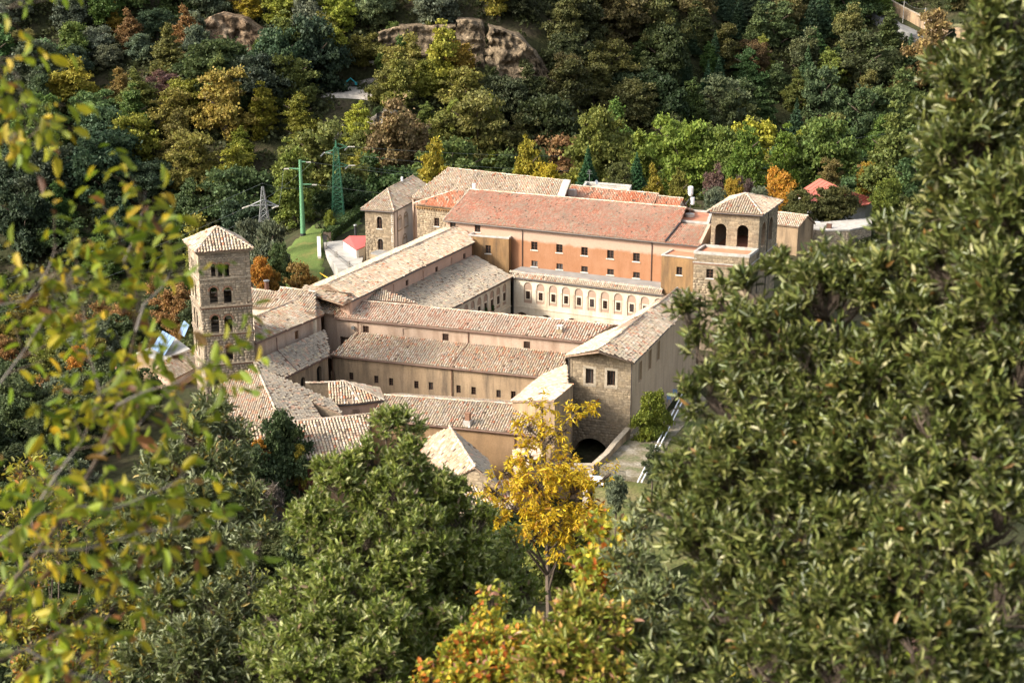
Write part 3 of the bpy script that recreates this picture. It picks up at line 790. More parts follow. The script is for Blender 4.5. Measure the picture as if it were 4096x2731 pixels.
# --- ochre stair block right of the gallery
t = thing('ochre_stair_block', 'ochre block with one window and flat terracotta deck against the loggia tower', 'building', P(2650, 1150, 8))
ring = quad4(P(2647, 1017, 13.7), P(2785, 1032, 13.7), P(2838, 1003, 13.7))
W1 = Wall(ring[0], ring[1], 13.45, 0); window(W1, t, 2717, 1084, .85, 1.2, sill=.12); W1.build(t, M_OCHRE)
ring_walls(t, ring, [13.45] * 4, 0, M_OCHRE, skip=(0,)); flat_top(t, ring, 13.7, 13.52, cop=.3)
W4 = Wall(ring[3], ring[0], 13.45, 8)

# --- loggia tower
t = thing('loggia_tower', 'square stone tower with open arched loggia under a low tiled pyramid roof', 'tower', P(2990, 1130, 2))
FLp, FRp = P(2776.5, 1004, 14.7), P(2997.5, 1021, 14.7)
bd = hdir(AZ_B); ad = unit(FRp - FLp)
n_e = 4.9
FR2 = FRp + bd * n_e; depth = 10.9
LW = Wall(FLp, FRp, 14.45, -1); LE = Wall(FRp, FRp + bd * (n_e + depth), 14.45, -1)
window(LW, t, 2839, 1095, 1.0, 1.35, sill=.1); window(LW, t, 2936, 1103, 1.0, 1.35, sill=.1)
window(LE, t, 3012, 1091, 1.0, 1.35, sill=.1)
LW.stones(t, n=170, zmin=6.5, ch=.36); LE.stones(t, n=30, zmin=6.5, ch=.36)
LW.build(t, M_MORTAR); LE.build(t, M_MORTAR)
for W in (LW, LE): cornice(W, t, 13.05, .14, .12, M_COPING, 'string_course'); cornice(W, t, 12.85, .18, .05, M_BRICK, 'brick_course')
BL2 = FLp + bd * (n_e + depth)
ring = [FLp, FRp, FRp + bd * (n_e + depth), BL2]
ring_walls(t, ring, [14.45] * 4, 0, M_MORTAR, skip=(0, 1))
ter = [FLp, FRp, FR2, FLp + bd * n_e]
flat_top(t, ter, 14.7, 14.32, cop=.3)
MB().poly([p * np.array([1, 1, 0]) + UPV * 14.01 for p in ring]).build('loggia_floor', M_TERRF, t)
# loggia box
ul = FLp + bd * n_e + ad * .95; ur = FR2
LF = Wall(ul, ur, 19.6, 14); LS = Wall(ur, ur + bd * depth, 19.6, 14)
Wb = Wall(ur + bd * depth, ul + bd * depth, 19.6, 14); Wl = Wall(ul + bd * depth, ul, 19.6, 14)
for (u, w) in ((2882, 1.62), (2970, 1.62)):
    q, _z = LF.hit(u, 950); LF.hole(q, 14.02 + 1.95, w, 3.9, arch=True, depth=.55); arch_ring(LF, t, q, 14.02 + 3.9 - w / 2, w / 2, .3, M_STONE)
for q in (2.6, 6.8): LS.hole(q, 14.02 + 2.0, 2.3, 3.95, arch=True, depth=.55); arch_ring(LS, t, q, 14.02 + 3.975 - 1.15, 1.15, .3, M_STONE)
q, _z = Wb.hit(2985, 940); Wb.hole(2.2, 16.2, 1.6, 3.4, arch=True, depth=.5)
LF.stones(t, n=120, ch=.36); LS.stones(t, n=30, ch=.36)
for W in (LF, LS, Wb, Wl): W.build(t, M_MORTAR, thick=.55)
MB().poly([p + UPV * (19.5 - p[2]) for p in (LF.pt(0, 0), LF.pt(LF.L, 0), LS.pt(LS.L, 0), Wb.pt(Wb.L, 0))]).build('loggia_ceiling', M_WOOD, t)
ov = .55
eFL = ul - ad * ov - bd * ov; eFR = ur + ad * ov - bd * ov; eBR = ur + ad * ov + bd * (depth + ov); eBL = ul - ad * ov + bd * (depth + ov)
for p in (eFL, eFR, eBR, eBL): p[2] = 19.65
cen = (eFL + eBR) / 2; ap = cen + UPV * (zat(775, cen) - cen[2])
rf = None
for (a, b, pal, nn) in ((eFL, eFR, 'tan', 60), (eFR, eBR, 'tan', 40), (eBR, eBL, 'tan', 0), (eBL, eFL, 'tan', 30)):
    rf = roof(t, [a, b, ap], pal, n=nn, w=.36, l=.42, drop=.003)
    cap_row(rf, b, ap, n=24); gutter(t, a, b)
pipe(t, [LS.pt(4.7, 19.4, -.4), LS.pt(4.7, 19.1, -.12), LS.pt(4.7, 6, -.12)]); pipe(t, [LE.pt(4.6, 14, -.12), LE.pt(4.6, 5, -.12)])

# --- front range between the two courts
t = thing('front_range', 'long front range with pinkish ridge roof over a pale wall and patchy lean-to roof', 'building', P(1750, 1560, 0))
e0, e1, r1, r0 = plane_pts([(1336, 1270, 10.0), (2340, 1367, 10.0), (2452, 1300, 11.35), (1394, 1201)])
rU = roof(t, [e0, e1, r1, r0], 'pink', n=130, w=.335, l=.40, drop=.004)
cap_row(rU, r0, r1, n=60); m0, m1 = mirror(e0, r0), mirror(e1, r1)
roof(t, [m1, m0, r0, r1], 'rose', n=0, w=.33); gutter(t, e0, e1, M_GUT)
F = gable_shell(t, e0, e1, r0, r1, 0, M_BEIGE, ov=.3)
F.z0 = 7.4; F.out[0] = (0, 7.4); F.out[1] = (F.L, 7.4)
for (u, v) in ((1463, 1317), (1782, 1348.5), (2107, 1380)): window(F, t, u, v, .85, .95, bars=3, mull=2, frame=.05)
blind(F, t, 1622, 1329, .8, .95, M_BEIGE)
F.build(t, M_BEIGE)
le = plane_pts([(1322, 1421, 6.4), (2262, 1518, 6.4), (2262, 1411, 8.2), (1418, 1333)])
rL = roof(t, le, 'mix', n=170, w=.31, l=.38, drop=.006, mess=1.3); gutter(t, le[0], le[1], M_GUT)
for (u0, u1) in ((1434, 1362), (1883, 1812), (2207, 2150)):
    A = on_plane(u0, 1333 + (u0 - 1418) * .0924 + 2, plane_at(le[0], 0, 0)) ; 
    f0 = (u0 - 1418) / (2262 - 1418); top = le[3] + (le[2] - le[3]) * f0
    f1 = (u1 - 1322) / (2262 - 1322); bot = le[0] + (le[1] - le[0]) * f1
    pipe(t, [top + UPV * 1.75, top + UPV * .12, bot + UPV * .14], M_GUT, .07)
w0, w1 = inset(le[0], le[1], .35); G = Wall(w0, w1, 6.3, -3)
for (u, v) in ((1332.6, 1500), (1405, 1505), (1505, 1518), (1564, 1527), (1665.4, 1539), (1723.6, 1544), (1834, 1556.5), (1894, 1563), (1994.6, 1575), (2053, 1580)):
    window(G, t, u, v, .58, 1.02, frame=.05, mull=1, bars=2, surround=.0)
G.build(t, M_OLD)
for u in (1297, 1808): q, z = G.hit(max(u, 1330), 1500); pipe(t, [G.pt(max(q, .15), 6.2, -.12), G.pt(max(q, .15), 1, -.12)], M_GUT, .07)
t2 = thing('wall_floodlight', 'small grey floodlight fixed to the beige wall below the front range eave', 'light', F.pt(*F.hit(1415, 1308)))
q, z = F.hit(1415, 1309); m = MB(); F.bar(m, q - .22, q + .22, z - .2, z + .2, -.32, -.1); m.build('housing', M_STEEL, t2)
m = MB(); F.bar(m, q - .05, q + .05, z - .05, z + .05, -.1, .0); m.build('bracket', M_IRON, t2)
t2 = thing('chimney', 'small stone chimney with capped pot rising from the front range roof', 'chimney', P(2240, 1330, 11))
c = on_plane(2240, 1332, plane_at(e0, 199, .32)); MB().obox(c, ad, bd, UPV, -.33, .33, -.3, .3, -.4, .55).build('stack', M_STONE, t2)
for sx in (-.22, .22): MB().obox(c, ad, bd, UPV, sx - .08, sx + .08, -.25, .25, .55, .95).build('post', M_TRAV, t2)
MB().obox(c, ad, bd, UPV, -.36, .36, -.33, .33, .95, 1.03).build('cap', M_TRAV, t2)

# --- gable-ended stone wing
t = thing('gabled_stone_wing', 'stone wing with tall gable end, two deep windows and long ridge roof beside the arch', 'building', P(2400, 1740, -3))
eN, eF_, rF_, rN = plane_pts([(2535, 1451, 10.5), (2805, 1176, 10.5), (2710, 1146, 12.15), (2394, 1388)])
rN = np.array([rN[0], rN[1], 12.2])
wN = P(2263, 1424, 10.5); wF = mirror(eF_, rF_)
mid = .52
lerp = lambda a, b, f: a + (b - a) * f
eM, rM, wM = lerp(eN, eF_, mid), lerp(rN, rF_, mid), lerp(wN, wF, mid); dz = UPV * .22
r_ = roof(t, [eN, eM, rM, rN], 'tan', n=90, w=.31, drop=.012, mess=1.2); cap_row(r_, rN, rM, n=30)
r_ = roof(t, [wM, wN, rN, rM], 'mix', n=70, w=.31, drop=.006)
r_ = roof(t, [eM - dz, eF_ - dz, rF_ - dz, rM - dz], 'tan', n=50, w=.31, drop=.006); cap_row(r_, rM - dz, rF_ - dz, n=10)
r_ = roof(t, [wF - dz, wM - dz, rM - dz, rF_ - dz], 'mix', n=30, w=.31, drop=.004)
gutter(t, eN, eF_)
gx = unit([eN[0] - wN[0], eN[1] - wN[1], 0]); gy = unit([rF_[0] - rN[0], rF_[1] - rN[1], 0])
gl = wN + gx * .3 + gy * .25; gr = eN - gx * .3 + gy * .25
Lg = np.linalg.norm((gr - gl)[:2])
GW = Wall(gl, gr, [(0, 10.42), (Lg / 2, 12.0), (Lg, 10.42)], -4)
for (u, v) in ((2358.5, 1504.5), (2444.6, 1512.5)):
    window(GW, t, u, v, .98, 1.9, depth=.42, mull=2, bars=0, frame=.06, surround=.3, smat=M_TRIM, sill=.1)
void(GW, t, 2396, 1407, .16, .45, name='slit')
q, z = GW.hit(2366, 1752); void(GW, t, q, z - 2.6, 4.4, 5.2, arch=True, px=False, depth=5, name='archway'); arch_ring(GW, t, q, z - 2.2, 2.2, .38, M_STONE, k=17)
GW.stones(t, n=260, ch=.33, ln=(.4, .85), zmin=-2)
GW.build(t, M_MORTAR)
EW = Wall(gr, eF_ - gx * .3, 10.42, -1)
for (u, v) in ((2561, 1486), (2599, 1440), (2633, 1405)): blind(EW, t, u, v, 1.6, 2.5, M_OLD, depth=.2)
EW.build(t, plaster_mat('rubble_render', (.48, .345, .22), (.53, .395, .26), (.28, .20, .13), .6))
Wall(wF + gx * .3, gl, 10.42, -1).build(t, M_MORTAR)
L2 = np.linalg.norm((wF - eF_)[:2]) - .6; Wall(eF_ - gx * .3, wF + gx * .3, [(0, 10.2), (L2 / 2, 11.8), (L2, 10.2)], -1).build(t, M_MORTAR)
pipe(t, [GW.pt(GW.L + .02, 10.3, -.12), GW.pt(GW.L + .02, 1.2, -.12)]); pipe(t, [GW.pt(0, 10.3, -.12), GW.pt(0, 7.5, -.12)])

# --- west-facing lean-to at the foot of the gable, with its tall narrow end wall
t = thing('stepped_lean_to', 'bright lean-to roof in two steps against the left side of the stone gable', 'building', P(2240, 1650, 0))
pl = plane_at(P(2267, 1531, 8.75), 292, .36)
pg = [on_plane(u, v, pl) for (u, v) in ((2205, 1474), (2095, 1563), (2267, 1531), (2265, 1460))]
roof(t, pg, 'mix', n=60, w=.30, drop=.006)
pl2 = plane_at(P(2267, 1534, 8.6), 285, .36)
pg2 = [on_plane(u, v, pl2) for (u, v) in ((2099, 1562), (2046, 1604), (2216, 1602), (2289, 1539), (2267, 1532))]
roof(t, pg2, 'mix', n=60, w=.30, drop=.006)
a, b = pg2[2], pg2[3]; a = a + gy * .25; b = b + gy * .25
L = np.linalg.norm((b - a)[:2]); Wall(a, b, [(0, a[2] - .1), (L, b[2] - .1)], -4).build(t, M_OLD)
a2 = pg2[1] + gy * .25; L = np.linalg.norm((a - a2)[:2]); Wall(a2, a, [(0, a2[2] - .1), (L, a[2] - .1)], -4).build(t, M_OLD)
Wall(pg[0], pg2[1] + gy * .25, [(0, pg[0][2] - .15), (np.linalg.norm((pg[0] - pg2[1] - gy * .25)[:2]), pg2[1][2] - .15)], -3).build(t, M_OLD)

# --- church range on the left with aisle lean-to
t = thing('church_range', 'church nave right of the bell tower with ridge roof, grey clerestory wall, aisle roof', 'church', P(1180, 1500, 0))
e0, e1, r1, r0 = plane_pts([(1022, 1371, 10.7), (1295, 1257, 10.7), (1256, 1169, 12.35), (1016, 1271)])
rU = roof(t, [e0, e1, r1, r0], 'mix', n=120, w=.33, drop=.006); cap_row(rU, r0, r1, n=40)
m0, m1 = mirror(e0, r0), mirror(e1, r1); roof(t, [m1, m0, r0, r1], 'mix', n=10, w=.33); gutter(t, e0, e1, M_GUT)
F = gable_shell(t, e0, e1, r0, r1, 0, M_BEIGE, ov=.3); F.z0 = 8; F.out[0] = (0, 8.); F.out[1] = (F.L, 8.)
for (u, v) in ((1038, 1413), (1187, 1340)): window(F, t, u, v, .8, 1.15, fmat=M_WOODO, mull=1, bars=3, frame=.1)
F.build(t, M_BEIGE)
ce = plane_pts([(1290, 1252, 10.25), (1345, 1261, 10.25), (1392, 1185, 11.75), (1254, 1169)])
rc = roof(t, ce, 'tan', n=30, w=.36); cap_row(rc, ce[3], ce[2], n=12); cap_row(rc, ce[0], ce[3], n=0)
a, b = inset(ce[0], ce[1], .3); Wall(a, b + (b - a) * .05, 10.1, 4).build(t, M_BEIGE)
roof(t, [P(1254, 1167, 11.9), P(1396, 1188, 11.8), P(1405, 1206, 12.35), P(1312, 1136, 13.8)], 'tan', n=20, w=.33)
mm0, mm1 = mirror(ce[0], ce[3]), mirror(ce[1], ce[2]); roof(t, [mm1, mm0, ce[3], ce[2]], 'tan', n=0, w=.36)
le = plane_pts([(1140, 1508, 7.0), (1320, 1420, 7.0), (1300, 1318, 8.95), (1012, 1446), (1020, 1466)])
roof(t, le, 'grey', n=140, w=.32, l=.38, drop=.035, slide=.08, mess=1.5); gutter(t, le[0], le[1], M_GUT)
f0, f1 = lerp(le[3], le[2], .32), lerp(le[0], le[1], .25); pipe(t, [f0 + UPV * 1.7, f0 + UPV * .12, f1 + UPV * .15], M_GUT, .07)
w0, w1 = inset(le[0], le[1], .35); G = Wall(w0 - (w1 - w0) * .35, w1, 6.9, -3)
void(G, t, 1277, 1508, 1.1, 2.9, arch=True, depth=.4, name='arched_doorway'); void(G, t, 1212, 1532, .9, 1.6, arch=True, depth=.3, name='arched_window')
G.build(t, M_OLD)

t = thing('cross_roof_range', 'low range with tan roof crossing behind the church ridge, next to the stove pipe', 'building', P(1100, 1260, 0))
q = plane_pts([(1068, 1230, 11.4), (1262, 1252, 11.4), (1262, 1169, 13.0), (1122, 1151)])
r_ = roof(t, q, 'tan', n=50, w=.36); cap_row(r_, q[3], q[2], n=20)
mb0, mb1 = mirror(q[0], q[3]), mirror(q[1], q[2]); roof(t, [mb1, mb0, q[3], q[2]], 'tan', n=0, w=.36)
F = gable_shell(t, q[0], q[1], q[3], q[2], 0, M_CREAM, ov=.25); F.build(t, M_CREAM)
t = thing('low_cream_annex', 'low cream annex with tan roof tucked between bell tower and cross roof', 'building', P(1030, 1260, 0))
q = plane_pts([(985, 1226, 10.9), (1075, 1232, 10.9), (1112, 1171, 12.2), (985, 1154)])
r_ = roof(t, q, 'tan', n=40, w=.33); cap_row(r_, q[3], q[2], n=10)
F = gable_shell(t, q[0], q[1], q[3], q[2], 0, M_CREAM, ov=.25); F.build(t, M_CREAM)
mb0, mb1 = mirror(q[0], q[3]), mirror(q[1], q[2]); roof(t, [mb1, mb0, q[3], q[2]], 'tan', n=0, w=.33)
t = thing('stove_pipe', 'dark stove pipe with pale round cap behind the low cream annex', 'chimney', P(1068, 1160, 10))
b = P(1068, 1168, 11.6); MB().tube([b - UPV * 2, b + UPV * 1.5], .3, 10).build('flue', M_GUT, t)
MB().tube([b + UPV * 1.5, b + UPV * 1.6, b + UPV * 1.68], [.40, .42, .3], 12).build('cap', M_STEEL, t)
t = thing('corner_roof', 'small orange tiled roof in the corner between west wing and front range', 'roof', P(1520, 1180, 0))
pl = plane_at(P(1495, 1146, 12.2), 165, .30)
q = [on_plane(u, v, pl) for (u, v) in ((1400, 1197), (1670, 1213), (1495, 1145))]
roof(t, q, 'mix', n=60, w=.30); ring_walls(t, q, [p[2] - .15 for p in q], 3, M_BEIGE)
# --- bell tower
t = thing('bell_tower', 'tall square romanesque bell tower of weathered stone with arched openings and low tiled pyramid roof', 'bell tower', P(880, 1560, 0))
TZ = 22.8
eFLt, eFRt = P(778, 1011, TZ), P(1013, 995, TZ)
ta = unit(eFRt - eFLt); tb = hdir(-23.0)
wid = np.linalg.norm(eFRt - eFLt); ov = .42
FLt, FRt = eFLt + (ta + tb) * ov, eFRt + (-ta + tb) * ov
W_ = wid - 2 * ov
BRt, BLt = FRt + tb * W_, FLt + tb * W_
TF = Wall(FLt, FRt, TZ - .1, 0); TL = Wall(BLt, FLt, TZ - .1, 0); TB = Wall(BRt, BLt, TZ - .1, 0); TRt = Wall(FRt, BRt, TZ - .1, 0)
def z1(y): return TF.hit(650 + 480 / 1.96, 850 + y / 1.96)[1]
def px1(x, y): return 650 + x / 1.96, 850 + y / 1.96
cx = TF.L
row = [(3, (398, 452, 506), 452, .50, 1.55), (2, (402, 512), 648, .92, 1.95), (2, (413, 518), 872, .92, 2.1), (2, (424, 526), 1095, .80, 1.9), (3, (428, 484, 540), 1315, .5, 1.2)]
for n_, xs, y, w, h in row:
    for x in xs:
        u, v = px1(x, y); q, z = TF.hit(u, v)
        TF.hole(q, z, w, h, arch=True, depth=.55); arch_ring(TF, t, q, z + h / 2 - w / 2, w / 2, .2, M_BRICK, k=7, proud=.07)
        for W in (TL, TRt, TB):
            if abs(q - TF.L / 2) < TF.L * .45: W.hole(q, z, w, h, arch=True, depth=.55)
for W, n_ in ((TF, 270), (TL, 20), (TRt, 10), (TB, 0)):
    W.stones(t, M_TOWER, ch=.30, ln=(.32, .7), n=n_, zmin=5, dep=.045)
    W.build(t, M_MORTAR, thick=.55)
MB().poly([FLt + (ta + tb) * .6 - UPV * 1, FRt + (tb - ta) * .6 - UPV * 1, BRt - (ta + tb) * .6 - UPV * 1, BLt + (ta - tb) * .6 - UPV * 1]).build('belfry_ceiling', M_WOOD, t)
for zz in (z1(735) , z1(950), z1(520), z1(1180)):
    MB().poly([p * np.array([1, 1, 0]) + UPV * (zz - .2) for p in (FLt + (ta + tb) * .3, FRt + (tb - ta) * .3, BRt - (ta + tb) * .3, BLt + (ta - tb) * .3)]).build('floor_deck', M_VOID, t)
for i, y in enumerate((519, 738, 952, 1188)):
    zz = z1(y)
    for W in (TF, TL, TRt):
        cornice(W, t, zz, .14, .18 if i else .10, M_TOWER if i else M_TRIM)
        if i:
            cornice(W, t, zz - .16, .15, .10, M_BRICK, 'brick_course')
            dentils(W, t, zz - .40, .2, .16, .16, .12, M_TRIM)
# blind arcading under the upper cornices
for zz in (z1(318) - .1, z1(520) - .05):
    for W, nn in ((TF, 1), (TL, 0)):
        x = .12
        while x < W.L - .4:
            arch_ring(W, t, x + .22, zz - .62, .14, .09, M_TRIM, k=4, proud=.09, name='blind_arch') if nn else None
            x += .45
cornice(TF, t, TZ - .32, .22, .22, M_TRIM); cornice(TL, t, TZ - .32, .22, .22, M_TRIM); cornice(TRt, t, TZ - .32, .22, .22, M_TRIM)
# slim white colonnettes in the three-light openings
for x in (425, 479):
    q, z = TF.hit(*px1(x, 452)); c = TF.pt(q, z, .2); MB().tube([c - UPV * .72, c + UPV * .45], .075, 8).build('colonnette', M_TRAV, t)
eBR, eBL = eFRt + tb * wid, eFLt + tb * wid
cen = (eFLt + eBR) / 2; ap = cen + UPV * (zat(908, cen) - cen[2])
for a, b, nn in ((eFLt, eFRt, 70), (eFRt, eBR, 30), (eBR, eBL, 0), (eBL, eFLt, 40)):
    rf = roof(t, [a, b, ap], 'tan', n=nn, w=.36, l=.42, drop=.004); cap_row(rf, b, ap, n=14)
# bell inside the third storey
tbell = thing('bronze_bell', 'dark bronze bell hanging inside the bell tower behind the arched openings', 'bell', TF.pt(TF.L / 2, z1(690), 3))
c = TF.pt(TF.L * .42, z1(640), 2.4)
MB().tube([c - UPV * .75, c - UPV * .6, c - UPV * .1, c + UPV * .25, c + UPV * .32], [.62, .48, .36, .26, .08], 16).build('bell_body', M_GUT, tbell)
MB().obox(c + UPV * .36, ta, tb, UPV, -2.6, 2.6, -.09, .09, 0, .22).build('yoke', M_WOOD, tbell)

# --- hipped roof below the tower
t = thing('hipped_front_building', 'broad hipped roof below the bell tower, left slope bright tan, right slope shaded grey', 'building', P(1100, 1690, 0))
apx = P(1024, 1465, 9.6); pl = plane_at(apx, AZ_A, .30)
A2 = on_plane(1366, 1657, pl); HP = on_plane(1125, 1690, pl); N1 = on_plane(1247, 1608, pl); N2 = on_plane(1270, 1640, pl); Q = on_plane(1328, 1603, pl)
N3 = on_plane(1312, 1688, pl); N4 = on_plane(1300, 1688, pl); 
r_ = roof(t, [N4, N1 , A2, Q, apx, HP], 'grey', n=150, w=.28, l=.36, drop=.035, slide=.08, mess=1.4)  # grey palette puts the shade of the slope away from the sun into colour
if True:
    hd = unit(HP - apx); pl2 = plane_at(apx, 212, abs((apx[2] - HP[2]) / max(.1, np.dot((HP - apx)[:2], hdir(212)[:2]))))
    L1, L2_ = on_plane(872, 1548, pl2), on_plane(858, 1722, pl2)
    r2 = roof(t, [L2_, HP, apx, L1], 'mix', n=120, w=.28, l=.36, drop=.01, mess=1.2); cap_row(r2, HP, apx, n=30)
for i, (p, q) in enumerate(((N4, N1), (N1, A2), (A2, Q), (Q, apx))):
    L = np.linalg.norm((q - p)[:2]); Wall(p, q, [(0, p[2] - .15), (L, q[2] - .15)], -4).build(t, M_MORTAR)
Wall(L2_, HP, [(0, L2_[2] - .15), (np.linalg.norm((HP - L2_)[:2]), HP[2] - .15)], -5).build(t, M_OLD); Wall(HP, N4, [(0, HP[2] - .15), (np.linalg.norm((HP - N4)[:2]), N4[2] - .15)], -5).build(t, M_OLD)
Wall(L1, L2_, [(0, L1[2] - .15), (np.linalg.norm((L2_ - L1)[:2]), L2_[2] - .15)], -5).build(t, M_MORTAR)
Wall(apx, L1, [(0, apx[2] - .15), (np.linalg.norm((L1 - apx)[:2]), L1[2] - .15)], -5).build(t, M_MORTAR)

# --- long tiled lean-to in the foreground
t = thing('foreground_lean_to', 'lean-to with boldly ribbed pale tiles in the left foreground, above an ochre wall', 'building', P(1350, 1900, -3))
q = plane_pts([(1070, 1853, 4.7), (1470, 1808, 4.7), (1481, 1657, 6.9), (960, 1708)])
r_ = roof(t, q, 'tan', n=200, w=.36, l=.42, drop=.004); cap_row(r_, q[3], q[2], n=40); gutter(t, q[0], q[1])
w0, w1 = inset(q[0], q[1], .3); G = Wall(w0, w1, 4.6, -5); G.build(t, plaster_mat('brick_render', (.36, .235, .13), (.30, .19, .105), (.16, .11, .07), .6))
qq, z = G.hit(1304, 1860); pipe(t, [G.pt(qq, 4.5, -.1), G.pt(qq, -4, -.1)])
Wall(w1, q[2], [(0, 4.6), (np.linalg.norm((q[2] - w1)[:2]), q[2][2] - .1)], -4).build(t, M_MORTAR); Wall(q[2], q[3], 6.75, -4).build(t, M_MORTAR)

# --- little apse with faceted roof
t = thing('apse_building', 'small apse with faceted tiled half cone roof in the front court', 'building', P(1440, 1640, 0))
za, zt_ = 5.4, 7.3
cA = P(1378, 1526, zt_)
pts = [P(1240, 1612, za + .35), P(1318, 1619, za), P(1440, 1612, za), P(1534, 1600, za), P(1517, 1552, za)]
top0 = P(1312, 1531, zt_)
r_ = roof(t, [pts[1], pts[2], cA, top0], 'tan', n=60, w=.33); cap_row(r_, top0, cA, n=6); cap_row(r_, cA, pts[2], n=10)
r_ = roof(t, [pts[2], pts[3], cA], 'mix', n=40, w=.33, drop=.0); cap_row(r_, cA, pts[3], n=10)
r_ = roof(t, [pts[3], pts[4], cA], 'tan', n=30, w=.33)
for i in (1, 2, 3): 
    a, b = inset(pts[i], pts[i + 1], .25)
    W = Wall(a, b, za - .05, -2)
    if i == 1: window(W, t, 1428, 1648, .95, .7)
    W.build(t, M_PINKW); gutter(t, pts[i], pts[i + 1])
W = Wall(P(1222, 1533, zt_), top0, zt_ - .05, 1); W.build(t, M_MORTAR)
cap_row(r_, P(1222, 1533, zt_), top0, n=6); Wall(top0, pts[1], [(0, zt_), (np.linalg.norm((pts[1] - top0)[:2]), za)], 1).build(t, M_MORTAR)
Wall(pts[4], P(1222, 1500, zt_), [(0, za), (np.linalg.norm((P(1222, 1500, zt_) - pts[4])[:2]), za)], 0).build(t, M_MORTAR)

# --- low range closing the front court
t = thing('low_front_range', 'low range with tan roof and small brick chimney closing the front court', 'building', P(1850, 1800, -2))
q = plane_pts([(1478, 1674, 4.1), (2150, 1742, 4.1), (2192, 1627, 5.7), (1536, 1581)])
r_ = roof(t, q, 'tan', n=220, w=.31, l=.38, drop=.012, mess=1.4); cap_row(r_, q[3], q[2], n=50); gutter(t, q[0], q[1], M_GUT)
m0, m1 = mirror(q[0], q[3]), mirror(q[1], q[2]); roof(t, [m1, m0, q[3], q[2]], 'tan', n=0, w=.31)
G = gable_shell(t, q[0], q[1], q[3], q[2], -4, M_OCHRE, ov=.3)
qq, z = G.hit(2060, 1780); pipe(t, [G.pt(qq, 4, -.1), G.pt(qq, -2, -.1)], M_GUT)
G.build(t, plaster_mat('ochre_render', (.34, .22, .12), (.28, .175, .09), (.15, .10, .06), .6))
t = thing('brick_chimney', 'small red brick chimney on a pale plinth rising from the low front range roof', 'chimney', P(1874, 1690, 4.5))
c = on_plane(1872, 1698, plane_at(q[0], 198, .32))
MB().obox(c, ad, bd, UPV, -.42, .42, -.4, .4, -.4, .55).build('plinth', M_COPING, t)
for i in range(5): MB().obox(c, ad, bd, UPV, -.27 + .01 * (i % 2), .27, -.27, .27, .55 + i * .17, .55 + i * .17 + .15).build('brick', M_BRICK, t)
MB().obox(c, ad, bd, UPV, -.31, .31, -.31, .31, 1.4, 1.47).build('cap', M_BRICK, t)

# --- gabled cottage in the middle foreground
t = thing('gabled_cottage', 'gabled cottage roof seen corner-on in the middle foreground, bright left slope', 'building', P(1850, 1950, -3))
R0, R1 = P(1798, 1708, 4.7), P(1900, 1868, 4.7)
q = plane_pts([(1655, 1778, 2.9), (1806, 1913, 2.9), (1900, 1868, 4.7), (1798, 1708)])
r_ = roof(t, q, 'mix', n=120, w=.30, drop=.006, mess=1.2); cap_row(r_, q[3], q[2], n=20)
m0, m1 = mirror(q[0], q[3]), mirror(q[1], q[2])
roof(t, [m1, m0, q[3], q[2]], 'grey', n=120, w=.30, drop=.03, slide=.08, mess=1.4)
a, b = q[1], m1; sh = unit([b[0] - a[0], b[1] - a[1], 0]); bk = unit([q[3][0] - q[2][0], q[3][1] - q[2][1], 0])
a, b = a + sh * .3 + bk * .3, b - sh * .3 + bk * .3; L = np.linalg.norm((b - a)[:2])
W = Wall(a, b, [(0, 2.85), (L / 2, 4.5), (L, 2.85)], -4); W.stones(t, M_STONE, n=60, zmin=0); W.build(t, M_MORTAR)
Wall(q[0] + sh * .3, a, 2.85, -4).build(t, M_OLD); Wall(b, m0 - sh * .3, 2.85, -4).build(t, M_OLD); Wall(m0 - sh * .3, q[0] + sh * .3, 2.85, -4).build(t, M_OLD)
t = thing('outhouse', 'low outhouse with mono-pitch tan roof behind the yellow leaved tree', 'building', P(1950, 2080, -4))
q = plane_pts([(1825, 2086, .5), (2070, 2044, .5), (2052, 1922, 2.4), (1800, 1951)])
r_ = roof(t, q, 'tan', n=150, w=.34); cap_row(r_, q[3], q[2], n=20); gutter(t, q[0], q[1])
w0, w1 = inset(q[0], q[1], .25); ring_walls(t, [w0, w1, q[2], q[3]], [.4, .4, 2.3, 2.3], -6, M_OCHRE)
t = thing('lower_shed', 'narrow shed roof between cottage and yellow leaved tree', 'building', P(2100, 1830, -3))
pl = plane_at(P(2060, 1800, 2.8), 285, .3)
q = [on_plane(u, v, pl) for (u, v) in ((2052, 1800), (2060, 1905), (2170, 1820), (2160, 1770))]
roof(t, q, 'tan', n=80, w=.30); ring_walls(t, [q[1], q[2], q[3], q[0]], [p[2] - .15 for p in (q[1], q[2], q[3], q[0])], -5, M_OLD)

# --- north-west guest house with hipped roof
t = thing('hip_roofed_guest_house', 'tall guest house with hipped tan roof, stone front and white side wall with twin-arched windows', 'building', P(1520, 1090, 2))
zE = 13.2
q = plane_pts([(1442, 838, zE), (1576, 847, zE), (1551, 757, 15.6)])
eFL_, eFR_, rN_ = q
eFar = P(1738, 757, zE); rF_2 = rN_ + (eFar - eFR_) * .62
wFar = eFL_ + (eFar - eFR_)
for pg, pal, nn in (([eFL_, eFR_, rN_], 'tan', 40), ([eFR_, eFar, rF_2, rN_], 'tan', 110), ([wFar, eFL_, rN_, rF_2], 'mix', 40), ([eFar, wFar, rF_2], 'tan', 0)):
    r_ = roof(t, pg, pal, n=nn, w=.34, l=.5, drop=.006)
cap_row(r_, rN_, rF_2, n=10); cap_row(r_, eFR_, rN_, n=10); cap_row(r_, eFL_, rN_, n=8)
s1 = unit([eFR_[0] - eFL_[0], eFR_[1] - eFL_[1], 0]); s2 = unit([eFar[0] - eFR_[0], eFar[1] - eFR_[1], 0]); o_ = .45
